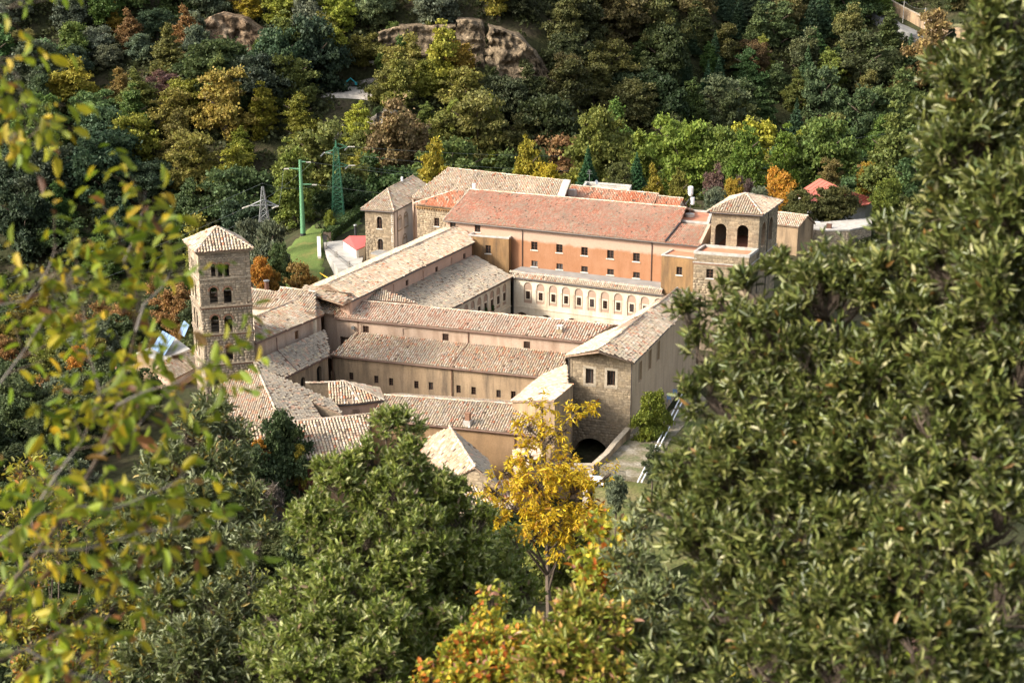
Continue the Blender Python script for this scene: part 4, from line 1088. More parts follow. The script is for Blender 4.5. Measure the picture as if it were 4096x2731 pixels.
c0, c1 = eFL_ + s1 * o_ * 1.4 + s2 * o_, eFR_ - s1 * o_ * .6 + s2 * o_; c2 = eFar - s1 * o_ * .6 - s2 * o_; c3 = wFar + s1 * o_ * 1.4 - s2 * o_
gutter(t, eFL_, eFR_); gutter(t, eFR_, eFar)
W = Wall(c0, c1, zE - .1, 0)
window(W, t, 1518, 891, .95, 2.1, arch=True, sill=.12); window(W, t, 1522, 978, .95, 2.0, arch=True, sill=.1)
W.stones(t, M_STONE, n=120, zmin=3); W.build(t, M_MORTAR)
W = Wall(c1, c2, zE - .1, 0)
def bifora(W, u, v, w=1.5, h=2.3):
    q, z = W.hit(u, v)
    for dx in (-w * .24, w * .24): 
        W.hole(q + dx, z - .2, w * .36, h * .72, arch=True, depth=.25)
        MB().poly([W.pt(a, b, .24) for a, b in W.loop(q + dx, z - .2, w * .36, h * .72, True)]).build('pane', M_PANE, t)
        arch_ring(W, t, q + dx, z - .2 + h * .36 - w * .18, w * .18, .14, M_TRIM, k=6)
    arch_ring(W, t, q, z + h * .5 - w * .62, w * .55, .26, M_TRIM, k=9)
    m = MB(); W.bar(m, q - w * .7, q + w * .7, z - h * .58 - .1, z - h * .58 + .06, -.12, .02); m.build('sill', M_TRIM, t)
    for sx in (-1, 1):
        m = MB(); W.bar(m, q + sx * w * .68 - .13, q + sx * w * .68 + .13, z - h * .58, z + h * .5 - w * .62, -.05, .02); m.build('jamb', M_TRIM, t)
for (u, v) in ((1599, 889), (1623, 876), (1663, 857), (1690, 846), (1619, 963), (1662, 945), (1683, 938)): bifora(W, u, v)
W.build(t, M_WHITEW)
q, z = W.hit(1588, 900); pipe(t, [W.pt(q, zE - .2, -.1), W.pt(q, 3, -.1)])
W = Wall(c3, c0, zE - .1, 0)
for q in (2.5, 6): window(W, t, q, 10.3, .9, 2.0, arch=True, px=False); window(W, t, q, 6, .9, 2.0, arch=True, px=False)
W.build(t, M_STONE); Wall(c2, c3, zE - .1, 0).build(t, M_WHITEW)
b = rN_ + (rF_2 - rN_) * .55; MB().tube([b, b + UPV * .9], .2, 8).build('chimney_pipe', M_METALW, t)

t = thing('red_roofed_block', 'stone block with orange-red hipped roof and corbelled eave left of the dormitory', 'building', P(1740, 950, 2))
zE2 = 14.8
q = plane_pts([(1654, 815, zE2), (1812, 832, zE2), (1812, 764, 17.2)])
eL, eR, aR = q; wv = unit([q[1][0] - q[0][0], q[1][1] - q[0][1], 0]); nv = np.array([-wv[1], wv[0], 0])
eBk = eL + nv * 9
r_ = roof(t, [eL, eR + wv * 2, aR + wv * 2, aR], 'red', n=110, w=.28, drop=.003)
r2 = roof(t, [eBk, eL, aR], 'mix', n=30, w=.28, drop=.003); cap_row(r2, eL, aR, n=16)
W = Wall(eL + (wv + nv) * .4, eR + wv * 2 + nv * .4, zE2 - .1, 0)
window(W, t, 1746.7, 889, .95, 1.4, sill=.12); W.stones(t, M_STONE, n=100, zmin=5); W.build(t, M_MORTAR)
cornice(W, t, zE2 - .55, .14, .22, M_OCHRE); dentils(W, t, zE2 - .85, .3, .16, .3, .2, M_OCHRE)
Wall(eBk + wv * .4, eL + (wv + nv) * .4, zE2 - .1, 0).build(t, M_BEIGE)

t = thing('grey_flat_annex', 'low annex with plain grey felt roof between guest house and west wing', 'building', P(1590, 1000, 2))
z_ = 6.3
q = [P(u, v, z_) for (u, v) in ((1482, 1011), (1560, 1030), (1690, 972), (1592, 963))]
MB().obox((0, 0, 0), (1, 0, 0), (0, 1, 0), (0, 0, 1), 0, .01, 0, .01, 0, .01)
sl = MB(); sl.v = [tuple(p) for p in q] + [tuple(p - UPV * .2) for p in q]; sl.f = [(0, 1, 2, 3), (7, 6, 5, 4), (0, 4, 5, 1), (1, 5, 6, 2), (2, 6, 7, 3), (3, 7, 4, 0)]
sl.build('roof_deck', M_BITUMEN, t); ring_walls(t, [p * .999 + np.mean(q, axis=0) * .001 for p in q], [z_ - .21] * 4, 0, M_STONE)

t = thing('white_shed', 'white walled shed with red sheet roof below the guest house', 'shed', P(1400, 1060, 2))
z_ = 5.6
q = [P(1371, 963, z_), P(1425, 1000, z_), P(1460, 985, z_ + .1), P(1465, 943, z_ + .6), P(1398, 943, z_ + .6)]
sl = MB(); n_ = 5; sl.v = [tuple(p) for p in q] + [tuple(p - UPV * .12) for p in q]; sl.f = [(0, 1, 2, 3, 4), (9, 8, 7, 6, 5)] + [(i, i + 5, (i + 1) % 5 + 5, (i + 1) % 5) for i in range(5)]
sl.build('roof', M_REDM, t); cc = np.mean(q, axis=0); ring_walls(t, [p * .96 + cc * .04 for p in q], [p[2] - .14 for p in q], -2, M_WHITEW)
b = P(1422, 930, 5.9); MB().tube([b - UPV * 1, b + UPV * 1.3], .22, 8).build('chimney_pipe', M_IRON, t); MB().tube([b + UPV * 1.3, b + UPV * 1.45], [.38, .3], 8).build('cap', M_STEEL, t)

# --- big rear roofs
t = thing('rear_tan_range', 'large tan roof with scattered slipped tiles behind the dormitory', 'building', P(2000, 760, 2))
q = plane_pts([(1640, 792, 14.6), (2215, 832, 14.6), (2257, 724, 18.2), (1791, 673)])
r_ = roof(t, q, 'tan', n=220, w=.30, drop=.012, slide=.03); cap_row(r_, q[3], q[2], n=30)
m0, m1 = mirror(q[0], q[3]), mirror(q[1], q[2]); roof(t, [m1, m0, q[3], q[2]], 'tan', n=0, w=.30)
hl = q[0] + (q[0] - q[1]) * .04; roof(t, [m0, q[0], q[3]], 'tan', n=40, w=.30)
F = gable_shell(t, q[0], q[1], q[3], q[2], 1, M_BEIGE, ov=.35); F.build(t, M_BEIGE)
MB().obox(q[1], unit(q[2] - q[1]), wv, UPV, 0, np.linalg.norm(q[2] - q[1]), -.1, 1.2, -.1, .28).build('verge_slab', M_CONC, t)
b = q[0] + (q[1] - q[0]) * .45 + UPV * 1.2; b = P(1897, 752, 17.3); MB().tube([b - UPV * .8, b + UPV * .7], .3, 8).build('chimney_pipe', M_METALW, t)
t = thing('rear_red_range', 'long brick-red roof behind the dormitory ridge ending in a small gable with arcaded frieze', 'building', P(2480, 790, 2))
q = plane_pts([(2240, 832, 13.6), (2705, 872, 13.6), (2634, 777, 16.6), (2284, 742)])
q[1] = q[2] + (q[0] - q[3])
r_ = roof(t, q, 'red', n=150, w=.28, drop=.012, slide=.05); cap_row(r_, q[3], q[2], n=20)
m0, m1 = mirror(q[0], q[3]), mirror(q[1], q[2]); roof(t, [m1, m0, q[3], q[2]], 'red', n=0, w=.28)
dv = unit(q[2] - q[3]) * 4.3; lo = UPV * .35
q2 = [q[1] - lo, q[1] + dv - lo, q[2] + dv - lo, q[2] - lo]
r_ = roof(t, q2, 'red', n=50, w=.28, drop=.006); cap_row(r_, q2[3], q2[2], n=10); m2, m3 = mirror(q2[0], q2[3]), mirror(q2[1], q2[2]); roof(t, [m3, m2, q2[3], q2[2]], 'red', n=0, w=.28)
F = gable_shell(t, q[0], q2[1], q[3], q2[2], 1, M_BEIGE, ov=.3); F.build(t, M_BEIGE)
c = P(2290, 772, 16.0); MB().obox(c, ad, bd, UPV, -.6, .6, -.5, .5, -.5, .6).build('chimney', M_CONC, t)
t = thing('concrete_roof_tank', 'grey concrete roof box with raised kerb behind the brick-red roof', 'building', P(2420, 740, 8))
ring = quad4(P(2330, 748, 15.5), P(2515, 763, 15.5), P(2525, 742, 15.5)); ring_walls(t, ring, [15.3] * 4, 1, M_CONC); flat_top(t, ring, 15.6, 14.9, cop=.35, mat_floor=M_CONC)
t = thing('roof_antenna', 'thin television aerial with small white dish standing behind the brick-red roof', 'antenna', P(2357, 745, 15))
b = P(2357, 745, 15.5); MB().tube([b - UPV * .5, b + UPV * 2.9], .045, 6).build('mast', M_STEEL, t)
for z_, w in ((2.2, .55), (2.5, .4), (2.75, .3)): MB().obox(b + UPV * z_, ad, bd, UPV, -w, w, -.02, .02, -.02, .02).build('rod', M_STEEL, t)
c = b + ad * 1.1 + UPV * .7; MB().tube([c, c + np.array([.12, -.1, .05]), c + np.array([.2, -.16, .08])], [.05, .32, .42], 12).build('dish', M_METALW, t)

# --- buildings east of the loggia tower
t = thing('east_tiled_range', 'low range with tan roof running right from the loggia tower', 'building', P(3150, 930, 2))
q = plane_pts([(3060, 893, 8.6), (3196, 908, 8.6), (3232, 863, 10.3), (3060, 843)])
r_ = roof(t, q, 'tan', n=70, w=.33); cap_row(r_, q[3], q[2], n=10)
m0, m1 = mirror(q[0], q[3]), mirror(q[1], q[2]); roof(t, [m1, m0, q[3], q[2]], 'tan', n=10, w=.33)
F = gable_shell(t, q[0], q[1], q[3], q[2], 0, M_OLD, ov=.3); F.build(t, M_OLD)
t = thing('white_flat_roof_store', 'low rubble walled store with curved white sheet roof, right of the loggia tower', 'building', P(3350, 950, 2))
q = [P(u, v, 7.2) for (u, v) in ((3200, 907), (3300, 921), (3400, 918), (3490, 899), (3482, 871), (3330, 884), (3240, 893))]
sl = MB(); k = len(q); sl.v = [tuple(p) for p in q] + [tuple(p - UPV * .25) for p in q]; sl.f = [tuple(range(k)), tuple(range(2 * k - 1, k - 1, -1))] + [(i, i + k, (i + 1) % k + k, (i + 1) % k) for i in range(k)]
sl.build('roof', M_COPING, t); cc = np.mean(q, axis=0); rr = [p * .98 + cc * .02 for p in q]
ring_walls(t, rr, [6.94] * k, 0, M_MORTAR)
for i in range(3): Wall(rr[i], rr[i + 1], 6.9, 0).stones(t, M_TOWER, ch=.28, ln=(.25, .55), n=40, zmin=2)
c = P(3316, 913, 7.2); MB().obox(c, ad, bd, UPV, -.45, .45, -.3, .3, 0, .8).build('vent_box', M_GUT, t)
t = thing('red_roofed_house', 'house with red sheet metal roof half hidden by trees on the right', 'house', P(3280, 830, 4))
zE = 9.0
q = plane_pts([(3185, 782, zE), (3475, 818, zE), (3400, 758, 11.2), (3279, 713)])
r0 = P(3279, 714, 11.6); r1 = P(3390, 757, 11.6); eL, eR = P(3180, 775, 9), P(3480, 815, 9)
for nm, pg in (('roof', [P(3180, 776, 8.8), P(3300, 834, 8.8), P(3395, 765, 11.4), P(3279, 713, 11.4)]), ('roof', [P(3300, 834, 8.8), P(3474, 817, 8.8), P(3505, 797, 8.8), P(3395, 763, 11.4)])):
    m = MB(); k = len(pg); m.v = [tuple(p) for p in pg] + [tuple(p - UPV * .18) for p in pg]; m.f = [(0, 1, 2), (0, 2, 3), (6, 5, 4), (7, 6, 4)] + [(i, i + k, (i + 1) % k + k, (i + 1) % k) for i in range(k)]
    rf = m.build(nm, M_REDR, t)
    for j in range(1, 9):
        f = j / 9; a, b = lerp(pg[0], pg[1], f), lerp(pg[3], pg[2], f); MB().tube([a + UPV * .05, b + UPV * .05], .05, 4).build('roof_seam', M_REDR, rf)
ring_walls(t, [P(3195, 775, 8.6), P(3300, 825, 8.6), P(3465, 812, 8.6), P(3500, 796, 8.6), P(3400, 765, 8.6), P(3280, 740, 8.6)], [8.5] * 6, 2, M_WHITEW)
# ------------------------------------------------------------------ around the abbey
def ground_at(x, y): return float(H(x, y))
def seg_wall(name, label, cat, pts, h, th, mat, capmat=None, z0=None):
    """free-standing wall along a line of places; coping stones on top"""
    t = thing(name, label, cat, pts[0])
    m = MB(); pts = [np.asarray(p, float) for p in pts]
    for a, b in zip(pts[:-1], pts[1:]):
        d = b - a; dh = np.array([d[0], d[1], 0]); L = np.linalg.norm(dh); e = dh / L; n = np.array([e[1], -e[0], 0]) * th / 2
        q = [a - n, a + n, b + n, b - n]; k = len(m.v)
        m.v += [tuple(p + UPV * h) for p in q] + [tuple(np.array([p[0], p[1], (z0 if z0 is not None else min(a[2], b[2]) - 2)])) for p in q]
        m.f += [(k, k + 1, k + 2, k + 3)] + [(k + i, k + 4 + i, k + 4 + (i + 1) % 4, k + (i + 1) % 4) for i in range(4)]
    m.build('wall', mat, t)
    for a, b in zip(pts[:-1], pts[1:]):
        L = np.linalg.norm(b - a); q = max(1, int(L / 1.1)); d = (b - a) / L; e = unit([d[0], d[1], 0]); n = np.array([e[1], -e[0], 0])
        for i in range(q): MB().obox(a + UPV * h, d, -n, UPV, L * i / q + .01, L * (i + 1) / q - .01, -th / 2 - .06, th / 2 + .06, .002, .14).build('coping', capmat or M_COPING, t)
    return t

# lawn, hedge, forecourt on the left behind the church
lawn = [P(u, v, 4.0) for (u, v) in ((1125, 1000), (1215, 930), (1420, 815), (1445, 850), (1445, 905), (1305, 975), (1290, 1060), (1180, 1150), (1130, 1110))]
conform('lawn', lawn, M_LAWN, .2, .6)
fore = [P(u, v, 3.8) for (u, v) in ((1300, 975), (1420, 910), (1470, 960), (1440, 1090), (1350, 1080), (1300, 1010))]
sheet('forecourt_pavement', [p + UPV * .35 for p in fore], M_CONC, 6)

def leafy_box(name, a, b, w, h, col, label, cat, leaf=.3, n=5200):
    """clipped hedge: a body of leaf faces over a trimmed block"""
    a, b = np.asarray(a, float), np.asarray(b, float); d = b - a; L = np.linalg.norm(d); e = d / L; nn = unit(np.cross(e, UPV)); up = np.cross(nn, e)
    q = rng.random((n, 3)) * np.array([L, w, h]) - np.array([0, w / 2, 0]); f = rng.integers(0, 4, n)
    q[f == 0, 2] = h; q[f == 1, 1] = -w / 2; q[f == 2, 1] = w / 2; q += rng.normal(0, .06, q.shape)
    fr = np.zeros((n, 4, 3)); fr[:, 0] = a + q[:, :1] * e + q[:, 1:2] * nn + q[:, 2:] * up
    A = rng.normal(size=(n, 3)); A /= np.linalg.norm(A, axis=1)[:, None]; Bv = np.cross(A, rng.normal(size=(n, 3))); Bv /= np.linalg.norm(Bv, axis=1)[:, None]
    fr[:, 1] = A * leaf; fr[:, 2] = Bv * leaf; fr[:, 3] = np.cross(A, Bv)
    V, Fc = scatter(np.array([(-.5, -.5, 0), (.5, -.5, 0), (.5, .5, 0), (-.5, .5, 0)]), np.array([[0, 1, 2, 3]]), fr)
    t = thing(name, label, cat, a)
    o = node('foliage', mesh_np('foliage', V, Fc), M_LEAF, t); o.color = (*col, 1); stuff(o)
    MB().obox(a, e, nn, up, .1, L - .1, -w / 2 + .15, w / 2 - .15, -.3, h - .15).build('core', M_BARK, t)
    return t
M_LEAF = leaf_mat('tree_leaves', True, rough=.6, transl=.28, var=.30, hue=.03, spec=.2)
h0, h1 = P(1308, 962, 4.3), P(1446, 862, 4.3)
leafy_box('hedge', h0, h1, 1.8, 1.7, (.045, .075, .022), 'long clipped hedge climbing the lawn left of the guest house', 'hedge')

# forecourt parapet, white pillar and gate by the retaining wall
t = seg_wall('retaining_wall', 'pale stone retaining wall with railing below the white shed', 'wall', [P(1302, 1000, 3.4), P(1345, 1035, 3.4), P(1395, 1075, 3.4), P(1440, 1105, 3.4)], .5, .4, M_TOWER, M_CONC, z0=-5)
pts = [P(1302, 1000, 3.9), P(1345, 1035, 3.9), P(1395, 1075, 3.9), P(1440, 1105, 3.9)]
for a, b in zip(pts[:-1], pts[1:]):
    MB().box(-.22, .22, -.22, .22, 0, 1.35).build('pillar', M_CONC, t, Matrix.Translation(a - np.array(t['base'])))
    for z in (.95, .15): MB().tube([a + UPV * z, b + UPV * z], .04, 5).build('rail', M_IRON, t)
    m = MB()
    for i in range(1, 14): p = a + (b - a) * i / 14; m.tube([p + UPV * .15, p + UPV * .95], .018, 4)
    m.build('balusters', M_IRON, t)
t = seg_wall('white_wall', 'tall white rendered wall slab at the lawn edge by the dark gate post', 'wall', [P(1275, 955, 5.6), P(1278, 1035, 3.2)], .3, .5, M_TRAV, M_TRAV, z0=-3)
t = thing('gate_post', 'tall dark metal gate leaning beside the white wall slab', 'gate', P(1300, 1040, 1))
a, b = P(1292, 940, 6.0), P(1296, 1045, 2.0)
for k_ in range(7): MB().tube([a + np.array([k_ * .1, 0, 0]), b + np.array([k_ * .1, 0, -.8])], .045, 5).build('bar', M_IRON, t)
t = seg_wall('rubble_wall', 'rough pale rubble wall with yellow hose below the forecourt', 'wall', [P(1225, 1110, 1.5), P(1290, 1070, 1.5), P(1360, 1120, 1.5), P(1420, 1150, 1.5)], .6, .5, M_TRIM, M_TRIM, z0=-6)
t = thing('yellow_hose', 'bright yellow hose lying across the rubble wall', 'hose', P(1280, 1095, 2)); MB().tube([P(1280, 1092, 2.4), P(1305, 1108, 2.3), P(1334, 1123, 2.2)], .09, 6).build('hose', M_YELLOW, t)

# ------------------------------------------------------------------ power line
def insulator(t, p, d, L=1.0, mat=None):
    d = unit(d); m = MB()
    for i in range(6): m.tube([p + d * (L * i / 6), p + d * (L * (i + .55) / 6)], .14, 6)
    m.tube([p, p + d * L], .05, 5); m.build('insulator', mat or M_TRAV, t)
poleB = TR(1213, 948); poleT = zat(640, poleB, 1206)
t = thing('green_pole', 'smooth light green tubular pylon with three short arms on the lawn', 'pylon', poleB)
MB().tube([poleB - UPV * .5, poleB + UPV * .7],   .50, 12).build('foot', M_IRON, t)
MB().tube([poleB + UPV * .7, np.array([poleB[0], poleB[1], poleT])], [.47, .25], 14).build('shaft', M_GREENP, t)
Htop = poleT - poleB[2]; pole_tips = []
for (sx, dz, L) in ((1, .35, 1.0), (-1, 1.7, 2.0), (1, 4.5, 1.9)):
    p = np.array([poleB[0], poleB[1], poleT - dz]); q = p + np.array([sx * L, 0, .15 * (sx < 0)])
    MB().tube([p, q], [.2, .1], 6).build('arm', M_GREENP, t); insulator(t, q + np.array([.1 * sx, 0, -.1]), (sx, .1, 0), .9); pole_tips.append(q + np.array([sx * 1.1, .1, -.1]))
def lattice(t, base, top, w0, w1, n, mat, r=.06):
    for sx in (-1, 1):
        for sy in (-1, 1):
            MB().tube([base + np.array([sx * w0, sy * w0, 0]), top + np.array([sx * w1, sy * w1, 0])], r * 1.3, 4).build('leg', mat, t)
    for face in range(4):
        m = MB()
        for i in range(n):
            f0, f1 = i / n, (i + 1) / n; wa, wb = w0 + (w1 - w0) * f0, w0 + (w1 - w0) * f1
            p0, p1 = base + (top - base) * f0, base + (top - base) * f1
            c = [(-1, -1), (1, -1), (1, 1), (-1, 1)]; s0, s1 = c[face], c[(face + 1) % 4]
            A = lambda p, w, s: p + np.array([s[0] * w, s[1] * w, 0])
            m.tube([A(p0, wa, s0), A(p1, wb, s1)], r * .7, 3); m.tube([A(p0, wa, s1), A(p1, wb, s0)], r * .7, 3); m.tube([A(p1, wb, s0), A(p1, wb, s1)], r * .7, 3)
        m.build('bracing', mat, t)
gb = TR(1354, 880); gt = np.array([gb[0], gb[1], zat(560, gb, 1349)])
t = thing('green_lattice_pylon', 'tall dark green lattice pylon behind the clipped hedge', 'pylon', gb)
lattice(t, gb, gt - UPV * 1.4, 1.15, .42, 15, M_GREEND, .045); MB().tube([gt - UPV * 1.5, gt], [.3, .08], 5).build('peak', M_GREEND, t)
lat_tips = []
for (sx, z) in ((1, .83), (-1, .955 - .12 - .04), (1, .62)):
    pass
for (sx, v_) in ((1, 588), (-1, 612), (1, 663)):
    z = zat(v_, gb); p = np.array([gb[0], gb[1], z]); q = p + np.array([sx * 2.3, 0, 0])
    for o_ in (-.4, .4): MB().tube([p + np.array([sx * .4, o_, .6 - 0]), q], .06, 4).build('arm', M_GREEND, t); MB().tube([p + np.array([sx * .4, o_, -.3]), q], .06, 4).build('arm', M_GREEND, t)
    insulator(t, q, (1, .05, .0), 1.3); insulator(t, q, (-.6, -.4, -.6), 1.0, M_STEEL); lat_tips.append(q + np.array([1.4, 0, 0]))
sb = np.array([*TR(1052, 880)[:2], 0]); _d = ray(1058, 895); sb = np.array([0, 0, CAM_H]) + _d * (246 / _d[1]); st_ = np.array([sb[0], sb[1], zat(733, sb, 1056)])
t = thing('steel_lattice_pylon', 'grey steel lattice pylon with a wide cross arm among trees behind the bell tower', 'pylon', sb)
lattice(t, sb - UPV * 7, st_ - UPV * .6, 1.6, .12, 12, M_STEEL, .075)
zc_ = zat(818, sb); steel_tips = []
for sx in (-1, 1):
    p = np.array([sb[0], sb[1], zc_]); q = p + np.array([sx * 2.6, 0, -.3])
    for o_ in (-.5, .5): MB().tube([p + np.array([0, o_, .9]), q], .07, 4).build('arm', M_STEEL, t); MB().tube([p + np.array([0, o_, 0]), q], .07, 4).build('arm', M_STEEL, t)
    insulator(t, q, (-.8, -.5, -.2), 1.3); steel_tips.append(q)
steel_tips.append(st_)
def wire(a, b, sag, label, grp):
    a, b = np.asarray(a, float), np.asarray(b, float); n = 22
    pts = [a + (b - a) * i / n - UPV * sag * 4 * (i / n) * (1 - i / n) for i in range(n + 1)]
    o = MB().tube(pts, .015, 4).build('power_cable', M_WIRE); tag(o, label, 'cable', grp)
far_end = PD(3900, 470, 380)
g1 = 'cables over the valley to the right'; g2 = 'cables from the green pole to the steel pylon'
for i, q in enumerate(lat_tips): wire(q, far_end + np.array([i * 6, 0, -i * 5.0]), 5 + i, 'thin power cable crossing the valley rightwards from the green lattice pylon', g1)
for i, q in enumerate(pole_tips[::2]): wire(q, far_end + np.array([8 + i * 6, -30, -9 - i * 4.0]), 6, 'thin power cable running right from the green tubular pylon', 'cables from the green pole to the right')
for q, r_ in zip(pole_tips, steel_tips): wire(q, r_, .8, 'thin power cable between green tubular pylon and grey steel pylon', g2)
for q in steel_tips: wire(q, q + np.array([-70, -55, -14]), 3, 'thin power cable running down left from the grey steel pylon', 'cables leaving the steel pylon')

# ------------------------------------------------------------------ left of the bell tower
def plane_panel(t, name, pts, mat, th=.12):
    m = MB(); k = len(pts); pts = [np.asarray(p, float) for p in pts]; m.v = [tuple(p) for p in pts] + [tuple(p - UPV * th) for p in pts]
    m.f = [tuple(range(k)), tuple(range(2 * k - 1, k - 1, -1))] + [(i, i + k, (i + 1) % k + k, (i + 1) % k) for i in range(k)]
    return m.build(name, mat, t)
t = thing('grey_roofed_outbuilding', 'low outbuilding with flat grey roof left of the bell tower', 'building', P(610, 1480, -6))
q = [P(u, v, .5) for (u, v) in ((545, 1410), (655, 1440), (760, 1395), (700, 1350))]
plane_panel(t, 'roof', q, M_CONC, .25); ring_walls(t, [p * .985 + np.mean(q, axis=0) * .015 for p in q], [.24] * 4, -9, M_OLD)
t = thing('gabled_outbuilding', 'small gabled outbuilding with tan roof against the left side of the bell tower', 'building', P(680, 1500, -6))
q = plane_pts([(700, 1512, .4), (800, 1462, .4), (765, 1402, 2.0), (655, 1446)])
r_ = roof(t, q, 'tan', n=60, w=.36); cap_row(r_, q[3], q[2], n=8); m0, m1 = mirror(q[0], q[3]), mirror(q[1], q[2]); roof(t, [m1, m0, q[3], q[2]], 'mix', n=30, w=.36)
F = gable_shell(t, q[0], q[1], q[3], q[2], -9, M_PINKW, ov=.3); F.build(t, M_PINKW)
t = thing('solar_array', 'pale blue solar array of long panels leaning on the outbuilding roof', 'solar panels', P(650, 1400, .6))
for i in range(4):
    f = i * .26; a0, a1, b1, b0 = P(606, 1392, .8), P(658, 1420, .75), P(700, 1350, 1.9), P(650, 1322, 2.0)
    A, B_, C_, D_ = lerp(a0, a1, f), lerp(a0, a1, f + .23), lerp(b0, b1, f + .23), lerp(b0, b1, f); plane_panel(t, 'panel', [A, B_, C_, D_], M_BLUEP, .08)
t = thing('roof_window_panel', 'second pale blue panel leaning close to the bell tower edge', 'solar panels', P(730, 1330, 1))
for i in range(2):
    f = i * .5; a0, a1, b1, b0 = P(714, 1330, 1.2), P(738, 1346, 1.1), P(758, 1300, 2.0), P(736, 1282, 2.1)
    plane_panel(t, 'panel', [lerp(a0, a1, f), lerp(a0, a1, f + .46), lerp(b0, b1, f + .46), lerp(b0, b1, f)], M_BLUEP, .08)
t = thing('low_tiled_wall', 'low wall with tiled top beside the two cypresses', 'wall', P(430, 1490, -8))
q = plane_pts([(385, 1505, -3.5), (560, 1497, -3.5), (550, 1458, -2.7), (388, 1478)]); roof(t, q, 'mix', n=30, w=.36); ring_walls(t, q, [p[2] - .15 for p in q], -12, M_BEIGE)

# ------------------------------------------------------------------ terrace, walls and small things right of the gable
Zt = 1.6
ring = [P(u, v, Zt) for (u, v) in ((2399, 1855), (2460, 1780), (2518, 1718), (2620, 1690), (2790, 1560), (2830, 1600), (2680, 1760), (2640, 1840), (2590, 1915), (2480, 1900), (2400, 1885))]
sheet('terrace_pavement', ring, M_DRY, 5.0)
slope = [P(u, v, .3) for (u, v) in ((2385, 1890), (2480, 1903), (2600, 1918), (2700, 1770), (2900, 1600), (3100, 1700), (2900, 2150), (2480, 2300), (2345, 2110))]
ring2 = [np.array([p[0], p[1], z]) for p, z in zip(slope, (1.2, 1.45, 1.45, 1.5, 1.4, 1, -.5, -1.5, -.6))]
sheet('grass_bank', ring2, M_BANK, 4.0)
seg_wall('ramp_wall', 'stone wall curving down from the gable corner to the dark arch', 'wall', [P(2512, 1722, 2.4), P(2462, 1776, 2.2), P(2425, 1822, 2.0), P(2398, 1846, 1.8), P(2378, 1863, 1.6)], .25, .5, M_OLD, M_TRIM, z0=-5)
seg_wall('arch_front_wall', 'low stone wall in front of the dark arch', 'wall', [P(2150, 1862, 1.3), P(2250, 1862, 1.3), P(2378, 1863, 1.6)], .1, .5, M_OLD, M_TRIM, z0=-6)
seg_wall('lower_bank_wall', 'low stone wall dropping beside the yellow leaved tree', 'wall', [P(2140, 1882, 1.0), P(2365, 1884, 1.3), P(2345, 1960, .6), P(2338, 2060, 0), P(2340, 2200, -1)], .2, .5, M_OLD, M_TRIM, z0=-7)
t = thing('white_topped_box', 'grey masonry meter box with white sheet top by the grass bank', 'box', P(2378, 1952, .5))
b = P(2378, 1940, .7); MB().obox(b, (1, 0, 0), (0, 1, 0), UPV, -.7, .7, -.45, .45, -.8, .5).build('body', M_CONC, t)
MB().obox(b + UPV * .55, (1, 0, -.05), (0, .95, .3), UPV, -.95, .95, -.75, .75, 0, .08).build('lid', M_METALW, t)
t = thing('iron_fence', 'thin black iron fence across the terrace edge beside the white topped box', 'fence', P(2440, 1900, 1.2))
a, b = P(2392, 1902, 1.6), P(2500, 1921, 1.6)
for z in (.15, 1.0): MB().tube([a + UPV * z, b + UPV * z], .03, 4).build('rail', M_IRON, t)
for i in range(20): p = lerp(a, b, i / 19); MB().tube([p, p + UPV * 1.1], .02 if i % 12 else .06, 4).build('picket', M_IRON, t)
t = thing('white_pipe_rails', 'pair of long white pipe rails running down the bank right of the green tree', 'rail', P(2557, 1930, 1.5))
for dx in (0, 16):
    for j in range(5):
        f0, f1 = j / 5 + .012, (j + 1) / 5 - .012
        A, B_ = np.array(P(2548 + dx, 1932, 1.75)), np.array(P(2730 + dx, 1572, 2.6)); MB().tube([lerp(A, B_, f0), lerp(A, B_, f1)], .09, 6).build('pipe', M_METALW, t)
for j in range(7):
    A, B_ = np.array(P(2556, 1932, 1.7)), np.array(P(2738, 1572, 2.55)); p = lerp(A, B_, (j + .5) / 7); MB().tube([p, p - UPV * 1.6], .06, 5).build('post', M_STEEL, t)
for i, (u, v) in enumerate(((2700, 1572), (2676, 1590))):
    t = thing('plastic_chair', ('pale plastic chair tipped against another beside the gable side wall', 'second pale plastic chair, nearer the green tree')[i], 'chair', P(u, v + 18, 1.7), 'plastic chairs on the terrace')
    b = P(u, v + 18, 1.65)
    for sx in (-.25, .25):
        for sy in (-.22, .22): MB().tube([b + np.array([sx, sy, 0]), b + np.array([sx * .9, sy * .9, .45])], .03, 4).build('leg', M_BLUEP, t)
    MB().obox(b, (1, 0, 0), (0, 1, 0), UPV, -.27, .27, -.25, .25, .45, .5).build('seat', M_BLUEP, t); MB().obox(b, (1, 0, 0), (0, 1, .0), (0, .2, 1), -.27, .27, .22, .27, .5, 1.0).build('backrest', M_BLUEP, t)

# street lamps by the east buildings
for (u, v, vt, lab, two) in ((3029, 785, 716, 'slim single street lamp behind the loggia tower roof', 0), (3256, 975, 890, 'twin headed street lamp in front of the white roofed store', 1)):
    b = TR(u, v); t = thing('street_lamp', lab, 'street lamp', b, 'street lamps'); z = zat(vt, b)
    top = np.array([b[0], b[1], z]); MB().tube([b - UPV * .3, top], [.1, .06], 6).build('post', M_STEEL, t)
    for sx in ((-1, 1) if two else (.4,)): MB().obox(top, (1, 0, 0), (0, 1, 0), UPV, min(0, sx * .9), max(0, sx * .9), -.12, .12, 0, .14).build('lamp_head', M_METALW, t)
